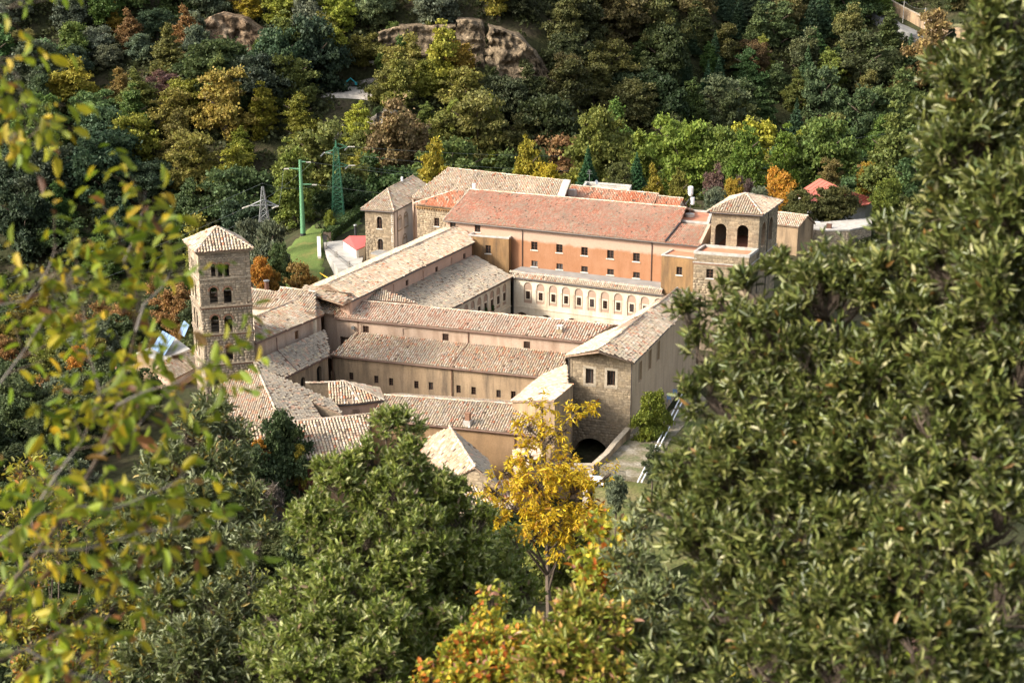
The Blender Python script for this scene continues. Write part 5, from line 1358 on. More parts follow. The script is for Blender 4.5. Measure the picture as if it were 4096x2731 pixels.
# ------------------------------------------------------------------ trees of the valley
QUAD = np.array([(-.5, -.5, 0), (.5, -.5, 0), (.5, .5, 0), (-.5, .5, 0)]); QF = np.array([[0, 1, 2, 3]])
def rand_frames(pos, size, outward=None, k=.6, stretch=1.0):
    n = len(pos); Nn = rng.normal(size=(n, 3))
    if outward is not None: Nn = Nn * k + outward * 1.0
    Nn /= np.linalg.norm(Nn, axis=1)[:, None]
    A = np.cross(Nn, rng.normal(size=(n, 3))); A /= np.linalg.norm(A, axis=1)[:, None]; B = np.cross(Nn, A)
    s = size * rng.uniform(.55, 1.45, n)
    fr = np.zeros((n, 4, 3)); fr[:, 0] = pos; fr[:, 1] = A * s[:, None]; fr[:, 2] = B * s[:, None] * stretch; fr[:, 3] = Nn * s[:, None]
    return fr
def crown_points(kind, n):
    """points of a crown about 1 in radius standing on z = 0, with outward directions"""
    if kind in ('round', 'tall', 'loose', 'bare'):
        hs = {'round': 1.7, 'tall': 2.5, 'loose': 1.9, 'bare': 1.8}[kind]; L = {'round': 120, 'tall': 130, 'loose': 70, 'bare': 30}[kind]
        c = rng.normal(size=(L, 3)); c /= np.linalg.norm(c, axis=1)[:, None]; c *= (rng.uniform(.12, .84, L) ** .75)[:, None]
        c[:, 2] = c[:, 2] * hs / 2 / .82 + hs / 2; c[:, 0] *= rng.uniform(.8, 1.15); c[:, 1] *= rng.uniform(.8, 1.15)
        r = rng.uniform(.09, .24, L)
        if kind == 'tall': f = np.clip(c[:, 2] / hs, 0, 1); c[:, :2] *= (1.15 - .75 * f)[:, None]; r *= 1.1 - .35 * f
        i = rng.choice(L, n, p=r ** 2 / (r ** 2).sum())
        d = rng.normal(size=(n, 3)); d /= np.linalg.norm(d, axis=1)[:, None]
        d[:, 2] = np.where(d[:, 2] < -.3, -d[:, 2] * .6, d[:, 2])
        rad = r[i] * (rng.uniform(.3, 1.15, n) ** .6 + np.where(rng.random(n) < .2, rng.random(n) * .8, 0))
        p = c[i] + d * rad[:, None] * np.array([1, 1, .85])
        return p, d, hs
    if kind == 'conifer':
        h = 2.5; z = h * (1 - rng.random(n) ** .5) * .97 + .1; f = 1 - z / h
        lay = np.round(z * 5.2) / 5.2; ang = rng.random(n) * 2 * np.pi
        arm = .78 + .3 * np.sin(ang * 5 + lay * 9.1) * np.cos(ang * 3 + lay * 5)
        rr = f * arm * rng.random(n) ** .45
        p = np.c_[np.cos(ang) * rr, np.sin(ang) * rr, lay - rr * .22 + rng.normal(0, .035, n)]
        return p, np.c_[np.cos(ang) * .5, np.sin(ang) * .5, np.full(n, .8)], h
    if kind == 'cypress':
        h = 7.0; z = h * rng.random(n); prof = np.sin(np.clip(z / h, .02, 1) ** .6 * np.pi) ** .55 * (1 - .35 * z / h)
        ang = rng.random(n) * 2 * np.pi; rr = prof * rng.random(n) ** .25 * (1 + .12 * np.sin(ang * 4 + z * 1.3))
        return np.c_[np.cos(ang) * rr, np.sin(ang) * rr, z], np.c_[np.cos(ang), np.sin(ang), np.full(n, .5)], h
PROTO = {}
def proto(kind, seed, n, leaf):
    key = (kind, seed, n)
    if key not in PROTO:
        p, d, hs = crown_points(kind, n)
        if kind == 'bare':
            fr = rand_frames(p, leaf * 1.0, stretch=2.4); fr[:, 1] *= .16
        else: fr = rand_frames(p, leaf, d, 2.2, stretch=1.35)
        V, Fc = scatter(QUAD, QF, fr)
        me = mesh_np('crown', V, Fc); me.materials.append(M_LEAF)
        m = MB(); m.tube([(0, 0, -2.2), (0, 0, .1), (.03, .02, hs * .45), (0, 0, hs * .8)], [.085, .075, .05, .015], 6)
        for j in range(6 if kind not in ('conifer', 'cypress') else 0):
            a = j * 2.4 + seed; z = hs * (.12 + .09 * j); e = np.array([math.cos(a), math.sin(a), .75]) * .62
            m.tube([(0, 0, z), tuple(np.array([0, 0, z]) + e * .5 + np.array([0, 0, .05])), tuple(np.array([0, 0, z]) + e)], [.035, .024, .008], 4)
        tm = mesh_py('trunk', m.v, m.f); tm.materials.append(M_BARKG if kind == 'bare' else M_BARK)
        PROTO[key] = (me, tm, hs)
    return PROTO[key]
NEARP, FARP = 22000, 12000
def put_tree(name, label, cat, base, r, kind, col, group=None, hscale=1.0, near=False, lift=.35, seed=None):
    """base on the ground, r crown radius in metres"""
    s = int(rng.integers(0, 4)) if seed is None else seed
    me, tm, hs = proto(kind, s, {'bare': 7000, 'loose': 15000, 'cypress': 9000}.get(kind, 22000), {'round': .042, 'tall': .044, 'loose': .042, 'bare': .09, 'conifer': .046, 'cypress': .09}[kind])
    t = thing(name, label, cat, base, group); rot = rng.random() * 6.28; sx_ = rng.uniform(.84, 1.2)
    for nm, data in (('crown', me), ('trunk', tm)):
        o = bpy.data.objects.new(nm, data); o.parent = t
        o.matrix_basis = Matrix.Translation((0, 0, r * lift)) @ Matrix.Rotation(rot, 4, 'Z') @ Matrix.Diagonal((r * sx_, r / sx_, r * hscale, 1))
        if nm == 'crown': o.color = (*col, 1)
        COL.objects.link(o)
    return t
K = 4096 / 2352
def tree_px(name, label, cat, u, v, rpx, kind, col, y=None, near=True, hscale=1.0, group=None, seed=None):
    """crown centred on a photo point (half-scale pixels), standing on the ground at depth y or where the ground is met"""
    u, v, rpx = u * K, v * K, rpx * K
    hs = {'round': 1.7, 'tall': 2.5, 'loose': 1.9, 'bare': 1.8, 'conifer': 2.5, 'cypress': 7}[kind] * hscale
    if y is None:
        b = TR(u, v + rpx * hs * .5); r = rpx * camdist(b) / FPX
        return put_tree(name, label, cat, b, r, kind, col, group, hscale, near, 0, seed)
    d = ray(u, v); p = np.array([0, 0, CAM_H]) + d * (y / d[1]); r = rpx * camdist(p) / FPX
    g = ground_at(p[0], p[1]); lift = (p[2] - g) / r - hs / 2
    if lift > .3 and kind not in ('cypress', 'conifer'):
        ex = min(lift - .25, hs * .75); hscale *= (hs + ex) / hs; lift -= ex
    return put_tree(name, label, cat, np.array([p[0], p[1], g]), r, kind, col, group, hscale, near, lift, seed)
YEL, YGR, OLV, MID, BRT, DKG, BLU, GRY = (.36, .29, .028), (.225, .23, .036), (.15, .165, .038), (.105, .15, .036), (.165, .225, .04), (.064, .096, .034), (.050, .076, .040), (.125, .15, .095)
ORG, RUS, PUR, BRN, CON, RED = (.36, .155, .03), (.21, .12, .045), (.14, .09, .075), (.18, .135, .06), (.04, .10, .04), (.22, .045, .025)

TREES = [
 # behind the abbey
 ('poplar_tree', 'tall yellow-green poplar behind the rear tan roof', 1213, 372, 50, 'tall', (.27, .235, .03), 268),
 ('poplar_tree', 'small golden tree at the foot of the tall yellow poplar', 1257, 402, 34, 'round', YEL, 262),
 ('poplar_tree', 'yellow poplar leaning out left of the rear tan roof', 1000, 392, 52, 'tall', (.27, .225, .028), 268),
 ('conifer_tree', 'fresh green conifer behind the brick-red roof and aerial', 1350, 392, 44, 'conifer', CON, 262),
 ('broadleaf_tree', 'pale olive spreading tree above the green conifer', 1378, 335, 85, 'round', OLV, 288),
 ('conifer_tree', 'second smaller conifer right of the fresh green conifer', 1462, 392, 32, 'conifer', CON, 266),
 ('broadleaf_tree', 'dark olive bush right behind the concrete roof box', 1420, 415, 40, 'round', (.075, .085, .026), 258),
 ('broadleaf_tree', 'upright yellowish tree behind the end of the brick-red roof', 1500, 420, 30, 'tall', (.22, .18, .025), 258),
 ('broadleaf_tree', 'rounded yellow-green tree beside the weather station', 1560, 428, 36, 'tall', (.15, .145, .028), 256),
 ('broadleaf_tree', 'broad bright green tree above the brick-red roof', 1565, 340, 82, 'round', BRT, 292),
 ('broadleaf_tree', 'bright green tree next to the broad one in the valley row', 1655, 345, 58, 'round', (.105, .145, .03), 290),
 ('broadleaf_tree', 'dense leafy green tree in the middle of the valley row', 1715, 340, 48, 'tall', (.10, .155, .026), 284),
 ('broadleaf_tree', 'light green upright tree left of the great round tree', 1803, 350, 45, 'tall', (.125, .185, .03), 290),
 ('broadleaf_tree', 'great round dark green tree above the orange tree', 1890, 352, 92, 'round', (.10, .145, .036), 292),
 ('autumn_tree', 'glowing orange tree behind the loggia tower and street lamp', 1793, 425, 42, 'round', (.38, .20, .03), 266),
 ('autumn_tree', 'small yellow tree left of the orange tree', 1683, 432, 26, 'round', (.30, .21, .03), 262),
 ('broadleaf_tree', 'dull purple-brown bush under the bright valley row', 1640, 412, 28, 'loose', PUR, 268),
 ('broadleaf_tree', 'bare twiggy purple shrub left of the street lamp', 1715, 425, 30, 'bare', (.10, .07, .065), 266),
 ('olive_tree', 'silvery olive tree just left of the loggia roof', 1645, 460, 34, 'round', GRY, 254),
 ('olive_tree', 'silvery olive tree behind the peak of the loggia roof', 1745, 455, 28, 'round', GRY, 258),
 ('broadleaf_tree', 'dark bronze green tree in front of the red sheet roof', 1915, 475, 52, 'round', (.075, .078, .026), 259),
 ('broadleaf_tree', 'dark olive tree between orange tree and red roofed house', 1835, 478, 42, 'round', (.08, .085, .026), 258),
 ('broadleaf_tree', 'leafy green tree right of the red roofed house', 2038, 440, 36, 'round', (.12, .15, .028), 262),
 ('autumn_tree', 'yellow and orange tree above the red roofed house on the right', 1995, 393, 26, 'round', (.28, .19, .03), 284),
 ('broadleaf_tree', 'brownish tree peeping over the red sheet roof', 1905, 405, 40, 'loose', (.14, .115, .04), 282),
 ('shrub', 'small grey-green shrub at the foot of the white roofed store', 1895, 500, 20, 'round', GRY, 262),
 ('broadleaf_tree', 'low dark green bush right of the red house gable', 1965, 480, 24, 'conifer', (.04, .09, .03), 268),
 ('broadleaf_tree', 'soft green tree behind the white sheet roof', 2080, 500, 52, 'round', (.13, .145, .045), 262),
 # left of the abbey
 ('olive_tree', 'large silvery olive just right of the bell tower roof', 618, 555, 58, 'round', (.085, .10, .06), 222),
 ('olive_tree', 'silvery olive below the steel pylon', 572, 540, 40, 'round', (.10, .115, .07), 232),
 ('oak_tree', 'dark holm oak on the lawn edge below the large olive', 640, 595, 36, 'round', DKG, 215),
 ('autumn_tree', 'small orange maple peeping out right of the bell tower', 598, 612, 26, 'round', (.36, .17, .03), 196),
 ('autumn_tree', 'half bare golden brown tree below the rubble wall', 690, 645, 45, 'loose', (.19, .125, .035), 200),
 ('autumn_tree', 'orange and green shrub behind the stove pipe', 625, 645, 30, 'round', (.20, .12, .025), 198),
 ('oak_tree', 'big dark evergreen behind the green lattice pylon', 798, 452, 58, 'round', (.036, .062, .024), 280),
 ('oak_tree', 'dark evergreen between green pole and lattice pylon', 742, 468, 40, 'round', (.04, .066, .024), 276),
 ('sapling', 'small light green sapling by the white wall slab', 757, 498, 15, 'round', (.16, .19, .03), 258),
 ('cypress_tree', 'taller dark cypress of the pair seen through the left branches', 276, 836, 9, 'cypress', (.045, .085, .02), 172),
 ('cypress_tree', 'shorter dark cypress of the pair seen through the left branches', 258, 850, 8, 'cypress', (.05, .09, .022), 170),
 ('autumn_tree', 'bright orange tree seen through branches left of the cypresses', 186, 818, 32, 'round', (.42, .20, .035), 190),
 # below the abbey
 ('oak_tree', 'dark evergreen oak covering the corner of the ribbed lean-to', 648, 1028, 78, 'round', (.05, .075, .03), 143),
 ('oak_tree', 'second dark evergreen, lower and left of the ribbed lean-to', 572, 1090, 80, 'round', (.055, .08, .034), 140),
 ('maple_tree', 'dusky red maple under the ochre wall of the ribbed lean-to', 705, 1085, 30, 'loose', (.19, .065, .045), 143),
 ('autumn_tree', 'small mustard yellow tree between dark oak and red maple', 684, 1056, 30, 'loose', (.22, .19, .03), 142),
 ('autumn_tree', 'little orange tree in front of the dark evergreen oak', 590, 1030, 26, 'loose', (.40, .20, .03), 141),
 ('bare_shrub', 'leafless grey shrub among the dark evergreens', 610, 1130, 52, 'bare', (.12, .10, .085), 132),
 ('green_tree', 'fresh yellow-green tree against the side wall of the stone gable', 1497, 942, 44, 'round', (.16, .19, .03), 157),
 ('olive_tree', 'young olive tree on the grass bank below the iron fence', 1416, 1118, 30, 'round', (.135, .16, .095), 134),
 ('shrub', 'grey-green shrub beside the white pipe rails', 1500, 1045, 26, 'loose', (.10, .12, .06), 140),
]
for i_, (u, v) in enumerate(((1945, 1237), (1971, 1228))):
    w0_ = P(u, v, 5.2); tree_px('window_plant', ('larger leafy plant hanging at a window of the left cloister wall', 'smaller leafy plant hanging at the next window of the left cloister wall')[1 - i_], 'plant', u / K, v / K, 4.2 + i_ * 1.3, 'round', (.04, .085, .02), y=w0_[1] - .35)
for (nm, lab, u, v, r, kind, col, y) in TREES: tree_px(nm, lab, nm.split('_')[-1] if 'shrub' in nm else ('sapling' if nm == 'sapling' else 'tree'), u, v, r, kind, col, y)

HILL = [
 ('autumn_tree', 'round golden yellow tree on top of the rusty cliff', 570, 25, 36, 'round', (.30, .235, .028)),
 ('autumn_tree', 'rust brown tree left of the rusty cliff', 430, 78, 40, 'tall', RUS),
 ('autumn_tree', 'pinkish brown tree in the upper left wood', 300, 75, 34, 'tall', (.20, .12, .05)),
 ('autumn_tree', 'golden top tree beside the pinkish brown one', 262, 45, 28, 'tall', (.24, .175, .03)),
 ('broadleaf_tree', 'broad yellow-green tree left of the quarry yard', 690, 112, 56, 'round', (.17, .16, .03)),
 ('broadleaf_tree', 'taller yellow-green tree above the quarry yard', 745, 100, 52, 'tall', (.16, .15, .03)),
 ('broadleaf_tree', 'olive green tree hiding the left end of the rock wall', 838, 120, 45, 'round', (.13, .125, .03)),
 ('oak_tree', 'dark bluish oak below the rusty cliff', 478, 150, 44, 'round', BLU),
 ('oak_tree', 'large dark oak left of the quarry yard', 612, 200, 55, 'round', (.034, .055, .028)),
 ('oak_tree', 'dark green oak in the middle of the left wood', 545, 240, 45, 'round', (.05, .075, .028)),
 ('autumn_tree', 'tree with orange crown top in front of the rock buttress', 1045, 150, 56, 'round', (.25, .17, .03)),
 ('poplar_tree', 'slim bright yellow poplar before the rock wall', 934, 132, 26, 'tall', (.29, .25, .025)),
 ('broadleaf_tree', 'pale olive tree right of the quarry yard', 890, 205, 48, 'loose', (.15, .15, .04)),
 ('broadleaf_tree', 'lime green tree above the pale olive one', 985, 190, 50, 'round', (.16, .17, .03)),
 ('conifer_tree', 'tall paler conifer on the dark slope right of the cliff', 1563, 160, 28, 'conifer', (.05, .085, .04)),
 ('conifer_tree', 'tall conifer behind the paler one, higher up', 1585, 90, 28, 'conifer', (.04, .07, .034)),
 ('conifer_tree', 'conifer beside the tall pair on the dark slope', 1640, 120, 34, 'conifer', (.036, .07, .034)),
 ('conifer_tree', 'dark conifer near the top of the slope', 1695, 40, 36, 'conifer', (.036, .062, .032)),
 ('conifer_tree', 'wide dark conifer left of the cypress', 1860, 50, 44, 'conifer', (.03, .052, .026)),
 ('cypress_tree', 'single black-green cypress near the retaining wall road', 1975, 30, 11, 'cypress', (.022, .045, .016)),
 ('conifer_tree', 'soft green pine in the middle of the right wood', 1850, 170, 44, 'conifer', (.055, .095, .04)),
 ('autumn_tree', 'rusty tree between the conifers of the right wood', 1725, 140, 48, 'round', (.125, .085, .04)),
 ('autumn_tree', 'bright yellow-green tree below the cypress', 1955, 170, 42, 'loose', (.19, .175, .03)),
 ('broadleaf_tree', 'olive tree crown at the foot of the dark slope', 1450, 250, 70, 'round', (.085, .088, .03)),
 ('broadleaf_tree', 'round dark olive tree in front of the pale conifer', 1330, 210, 52, 'round', (.065, .07, .024)),
]
for (nm, lab, u, v, r, kind, col) in HILL: tree_px(nm, lab, 'tree', u, v, r, kind, col, near=True)

# the wood on the far slope: single trees by kind and area
AREAS = [  # x0,y0,x1,y1 (half-scale photo), palette, name, label
 ((0, 0, 560, 150), [(5, GRY, 'round'), (2, (.075, .095, .06), 'round'), (1, BRN, 'bare'), (1.0, MID, 'round'), (.6, YGR, 'loose')], 'olive_tree', 'tree in the olive grove along the upper left edge', 'trees in the upper left olive grove'),
 ((200, 20, 500, 260), [(1.4, RUS, 'tall'), (2.4, OLV, 'tall'), (2, (.09, .12, .04), 'round'), (1.2, YGR, 'round'), (1, PUR, 'bare'), (1, DKG, 'round')], 'autumn_tree', 'tree in the mixed autumn wood at upper left', 'mixed autumn trees upper left'),
 ((400, 270, 760, 520), [(4, YGR, 'tall'), (4, OLV, 'tall'), (2, (.19, .19, .04), 'loose'), (1, MID, 'tall'), (.5, DKG, 'round')], 'broadleaf_tree', 'tree on the slope above the pylons', 'trees above the pylons'),
 ((0, 140, 760, 560), [(5, BLU, 'round'), (2, BLU, 'tall'), (4, DKG, 'tall'), (2, MID, 'loose'), (1.2, OLV, 'tall'), (.7, YGR, 'loose'), (.4, BRN, 'loose'), (.5, (.05, .09, .045), 'conifer')], 'oak_tree', 'tree in the shaded wood behind the bell tower', 'trees in the wood behind the bell tower'),
 ((560, 0, 1130, 120), [(3, GRY, 'round'), (3, MID, 'round'), (.8, PUR, 'loose'), (2, OLV, 'round'), (1, YGR, 'round')], 'broadleaf_tree', 'tree on the terraces at the top centre', 'trees of the top centre terraces'),
 ((740, 100, 1150, 420), [(4, OLV, 'tall'), (4, YGR, 'tall'), (3, (.16, .16, .045), 'loose'), (1, MID, 'tall'), (.6, BRN, 'loose')], 'broadleaf_tree', 'tree on the slope below the rock wall', 'trees below the rock wall'),
 ((1150, 0, 1560, 360), [(5, (.062, .07, .026), 'tall'), (3, (.045, .06, .024), 'round'), (3, (.09, .09, .03), 'loose')], 'broadleaf_tree', 'tree on the shaded slope right of the cliff', 'trees right of the cliff'),  # darker leaf colours stand in for the shade on this slope
 ((1560, 0, 2400, 360), [(3, DKG, 'tall'), (3, (.075, .10, .042), 'loose'), (2.6, (.055, .095, .045), 'conifer'), (.7, BRN, 'loose'), (1.6, (.13, .13, .045), 'loose'), (.6, PUR, 'bare'), (1, OLV, 'tall')], 'broadleaf_tree', 'tree in the mixed wood on the upper right slope', 'trees of the upper right slope'),
 ((-400, -400, 2800, 1000), [(3, MID, 'tall'), (3, DKG, 'loose'), (1.2, OLV, 'tall'), (1, YGR, 'loose'), (.6, BRN, 'loose')], 'broadleaf_tree', 'tree filling the valley floor round the abbey', 'valley floor trees'),
]
def blocked(x, y):
    if -52 < x < 62 and 128 < y < 252: return True
    for (u, v, ru, rv) in KEEP_CLEAR:
        pass
    return False
KEEP_CLEAR = [(800, 225, 72, 56), (890, 310, 52, 55), (1190, 160, 84, 100), (955, 108, 105, 52), (1080, 105, 45, 70), (545, 92, 85, 55), (2120, 60, 130, 60), (700, 545, 70, 60), (2200, 90, 60, 40), (770, 455, 8, 60), (605, 500, 55, 80), (700, 440, 20, 120)]
def colour_word(c, kind):
    if kind == 'conifer': return 'dark pointed'
    if kind == 'bare': return 'leafless purplish'
    if c[2] > .08 and c[1] > .13: return 'silvery'
    if c[0] > c[1] * 1.5: return 'rust brown'
    if c[0] > c[1] * 1.2: return 'brown'
    if c[1] < .075: return 'bluish dark' if c[2] > c[0] * .7 else 'dark green'
    if c[0] > .18: return 'yellow-green'
    if c[0] > c[1] * .9: return 'olive green'
    return 'dark green' if c[1] < .095 else 'mid green'
def fill_wood():
    cand = []; ys = np.arange(262, 485, 8.6); cnt = 0
    for y in ys:
        for x in np.arange(-.39 * y, .39 * y, 10.4):
            xx, yy = x + rng.normal(0, 2.3), y + rng.normal(0, 1.9); z = ground_at(xx, yy)
            u, v = Vp((xx, yy, z + 4)); u, v = u / K, v / K
            if not (-40 < u < 2390 and -50 < v < 600): continue
            if u > 2130 + max(0, 330 - v) * .5 and rng.random() < .6: continue      # behind the near evergreens
            if blocked(xx, yy): continue
            if any(((u - a) / ru) ** 2 + ((v - b + 8) / rv) ** 2 < 1 for a, b, ru, rv in KEEP_CLEAR): continue
            if -35 < xx < 75 and yy < 300 and 400 < v: continue
            cand.append((xx, yy, z, u, v))
    for (x, y, z, u, v) in cand:
        for (bx, pal, nm, lab, grp) in AREAS:
            if bx[0] <= u < bx[2] and bx[1] <= v < bx[3]: break
        if rng.random() < .04: continue
        w = np.array([p[0] for p in pal]); i = rng.choice(len(pal), p=w / w.sum()); col, kind = pal[i][1], pal[i][2]
        col = tuple(np.clip(np.array(col) * rng.uniform(.75, 1.3) * (1 + rng.normal(0, .08, 3)), .01, .6))
        r = rng.uniform(5.6, 10.2) * (.7 if 'olive_tree' == nm else 1) * (.68 if kind in ('tall', 'conifer', 'bare') else 1)
        cw = colour_word(pal[i][1], kind); nm2 = {'conifer': 'conifer_tree', 'bare': 'bare_tree'}.get(kind, {'silvery': 'olive_tree', 'dark green': 'oak_tree', 'bluish dark': 'oak_tree', 'rust brown': 'autumn_tree', 'brown': 'autumn_tree', 'yellow-green': 'hornbeam_tree', 'olive green': 'hornbeam_tree'}.get(cw, 'broadleaf_tree'))
        put_tree(nm2, cw + ' ' + lab, 'tree', (x, y, z), r, kind, col, cw + ' ' + grp, rng.uniform(.85, 1.2), False, rng.uniform(-.25, .08)); cnt += 1
    return cnt
N_WOOD = fill_wood()
print('wood trees', N_WOOD)

# undergrowth between the trees: one mass of leaf clumps that follows the ground
def undergrowth(name, xr, yr, n, size, col, spread=1.1, keep=True, ylim=None, px_ok=None):
    x = rng.uniform(*xr, n); y = rng.uniform(*yr, n); z = H(x, y)
    ok = ~((x > -47) & (x < 62) & (y > 128) & (y < 252))
    if px_ok is not None:
        f = y * _c - (z - CAM_H) * _s; u = (2048 + FPX * x / f) / K; v = (1365.5 - FPX * (y * _s + (z - CAM_H) * _c) / f) / K
        ok &= px_ok(u, v, x, y)
        for a, b, ru, rv in KEEP_CLEAR: ok &= ((u - a) / ru) ** 2 + ((v - b) / rv) ** 2 > .3
    x, y, z = x[ok], y[ok], z[ok]; m = len(x); k = 34
    c = np.repeat(np.c_[x, y, z], k, 0); d = rng.normal(size=(m * k, 3)); d /= np.linalg.norm(d, axis=1)[:, None]; d[:, 2] = np.abs(d[:, 2])
    rr = np.repeat(rng.uniform(.5, 1.5, m) * spread, k)
    fr = rand_frames(c + d * rr[:, None] * rng.uniform(.6, 1.05, (m * k, 1)), size, d, .8)
    V, Fc = scatter(QUAD, QF, fr); o = node(name, mesh_np(name, V, Fc), M_LEAF); o.color = (*col, 1); return stuff(o)
fr_ok = lambda u, v, x, y: (u > -80) & (u < 2430) & (v > -60)
undergrowth('undergrowth', (-190, 200), (258, 500), 9500, .55, (.06, .07, .026), 2.0, px_ok=lambda u, v, x, y: fr_ok(u, v, x, y) & ~((x > -35) & (x < 75) & (y < 292)))
undergrowth('undergrowth', (-110, 80), (40, 262), 9000, .36, (.065, .08, .028), 1.0, px_ok=lambda u, v, x, y: fr_ok(u, v, x, y) & ((x < -44) | ((y < 128) & (x < 12)) | (y < 100)))
undergrowth('undergrowth', (-60, 110), (236, 300), 1500, .34, (.085, .10, .035), .8, px_ok=lambda u, v, x, y: fr_ok(u, v, x, y) & ((x > 30) | (y > 268)))

undergrowth('undergrowth', (14, 120), (118, 300), 4200, .40, (.06, .072, .026), 1.3, px_ok=lambda u, v, x, y: ((x > 62) | (y < 128)) & (x > .10 * y))
# trees on the near slopes, left of and below the abbey
def fill_near():
    cnt = 0
    for y in np.arange(58, 262, 7.2):
        for x in np.arange(-.44 * y - 6, .40 * y, 6.6):
            xx, yy = x + rng.normal(0, 1.7), y + rng.normal(0, 1.6)
            left = xx < -47 - .02 * (yy - 130)
            low_ = 118 <= yy < 139 and -60 < xx < 7 and (yy < 133 or xx < -34)
            if not (left and yy > 120) and not (yy < 118) and not low_: continue
            if yy < 118 and xx > 0 and yy > 90: continue
            z = ground_at(xx, yy); u, v = Vp((xx, yy, z + 2)); u, v = u / K, v / K
            if not (-70 < u < 2420 and v < 1640): continue
            if any(((u - a) / ru) ** 2 + ((v - b) / rv) ** 2 < 1 for a, b, ru, rv in ((265, 850, 26, 60), (350, 830, 70, 70), (605, 470, 26, 50), (700, 440, 12, 110), (700, 545, 70, 60))): continue
            if low_: pal, lab, grp = [(4, (.055, .075, .026), 'round'), (2, (.085, .10, .035), 'loose'), (1, OLV, 'loose')], 'tree in the thicket just below the abbey walls', 'trees in the thicket below the abbey'
            elif yy < 118: pal, lab, grp = [(4, (.065, .088, .03), 'round'), (2, OLV, 'loose'), (.5, YEL, 'loose'), (.5, RUS, 'loose'), (1, PUR, 'bare'), (2, (.10, .125, .055), 'round')], 'bushy tree on the steep bank between camera and abbey', 'bushes on the near bank'
            else: pal, lab, grp = [(3, (.07, .09, .04), 'round'), (3, (.05, .07, .027), 'round'), (1.5, OLV, 'loose'), (1, (.16, .13, .03), 'loose'), (.8, RUS, 'loose'), (1, GRY, 'round')], 'tree on the falling ground left of the abbey', 'trees left of the abbey'
            w = np.array([p[0] for p in pal]); i = rng.choice(len(pal), p=w / w.sum()); col = tuple(np.array(pal[i][1]) * rng.uniform(.8, 1.3))
            r = rng.uniform(2.0, 3.0) if yy < 118 else rng.uniform(3.0, 4.9)
            if v - r * 1.6 * FPX / yy / K * 1.0 < 560 and yy > 200: r *= .8
            cw = colour_word(pal[i][1], pal[i][2])
            put_tree('bush' if yy < 118 else 'slope_tree', cw + ' ' + lab, 'bush' if yy < 118 else 'tree', (xx, yy, z), r, pal[i][2], col, cw + ' ' + grp, rng.uniform(.85, 1.15), yy < 118, -.05); cnt += 1
    return cnt
print('near trees', fill_near())

# ------------------------------------------------------------------ rock faces and quarry on the far slope
def rock_mat(name, c1, c2, c3):
    m, nt, b = mat_new(name, .95, .1); wp = world_pos(nt)
    c = ramp(nt, noise_tex(nt, .28, 7, vec=wp, rough=.65, stretch=(1.6, 1.6, .5)), [(.36, c1), (.5, c2), (.62, c3)])
    c = mixc(nt, 1.0, c, ramp(nt, noise_tex(nt, 1.8, 6, vec=wp), [(.32, (.4,) * 3), (.62, (1.2,) * 3)]), 'MULTIPLY')
    nt.links.new(c, b.inputs['Base Color']); bump(nt, b, noise_tex(nt, 1.2, 6, vec=wp), .9, .5); return m
def cliff(name, label, cat, base_pts, tops, mat, depth=9, rough_=1.2, step=.55, courses=0):
    """rock face: base places (left to right) and heights, displaced, running back into the slope"""
    t = thing(name, label, cat, np.mean(base_pts, axis=0)); bp = [np.asarray(p, float) for p in base_pts]
    s = np.concatenate([[0], np.cumsum([np.linalg.norm((b - a)[:2]) for a, b in zip(bp[:-1], bp[1:])])])
    nx = max(6, int(s[-1] / step)); q = np.linspace(0, s[-1], nx)
    X = np.interp(q, s, [p[0] for p in bp]); Y = np.interp(q, s, [p[1] for p in bp]); Zb = np.interp(q, s, [p[2] for p in bp]) - 3; Zt = np.interp(q, s, tops)
    nz = max(6, int((Zt - Zb).max() / step)); V = []
    for j in range(nz + 4):
        for i in range(nx):
            if j < nz:
                f = j / (nz - 1); z = Zb[i] + (Zt[i] - Zb[i]) * f + (0 if j == 0 else noise.noise(Vector((X[i] * .4, 9, j * .4))) * .5 * rough_)
                n1 = noise.fractal(Vector((X[i] * .2, Y[i] * .2, z * .26)), 1.0, 2.0, 6) * 1.5 * rough_ + ((z * .42 + noise.noise(Vector((X[i] * .12, 4, z * .1))) * 1.2) % 1.0) * 1.3 * rough_ - math.fabs(noise.noise(Vector((X[i] * .55, 3, z * .3)))) * 2.6 * rough_ + round(noise.noise(Vector((X[i] * .3, 7, z * .55))) * 4) * .35 * rough_ + noise.noise(Vector((X[i] * 1.1, 2, z * .8))) * .7 * rough_ - math.fabs(noise.noise(Vector((X[i] * 1.3, 11, z * .15)))) * 1.0 * rough_
                V.append((X[i] + n1 * .4, Y[i] - n1 + f * 1.2 * rough_, z))
            else:
                k_ = (j - nz + 1) / 4; V.append((X[i], Y[i] + 1.2 * rough_ + depth * k_, Zt[i] + noise.noise(Vector((X[i] * .3, k_ * 3, 5))) * .5 * rough_))
    idx = np.arange((nz + 4) * nx).reshape(nz + 4, nx)
    F = np.stack([idx[:-1, :-1], idx[:-1, 1:], idx[1:, 1:], idx[1:, :-1]], -1).reshape(-1, 4)
    o = node('rock_face', mesh_np('rock_face', V, F), mat, t, Matrix.Translation([-c for c in t['base']]))
    if courses:
        for i in range(len(bp) - 1):
            W = Wall(bp[i] - np.array([0, 1.0 * rough_, 0]), bp[i + 1] - np.array([0, 1.0 * rough_, 0]), [(0, tops[i]), (float(s[i + 1] - s[i]), tops[i + 1])], bp[i][2] - 1)
            W.stones(t, M_WALLB, ch=.55, ln=(.6, 1.4), n=100, dep=.16)
    return t
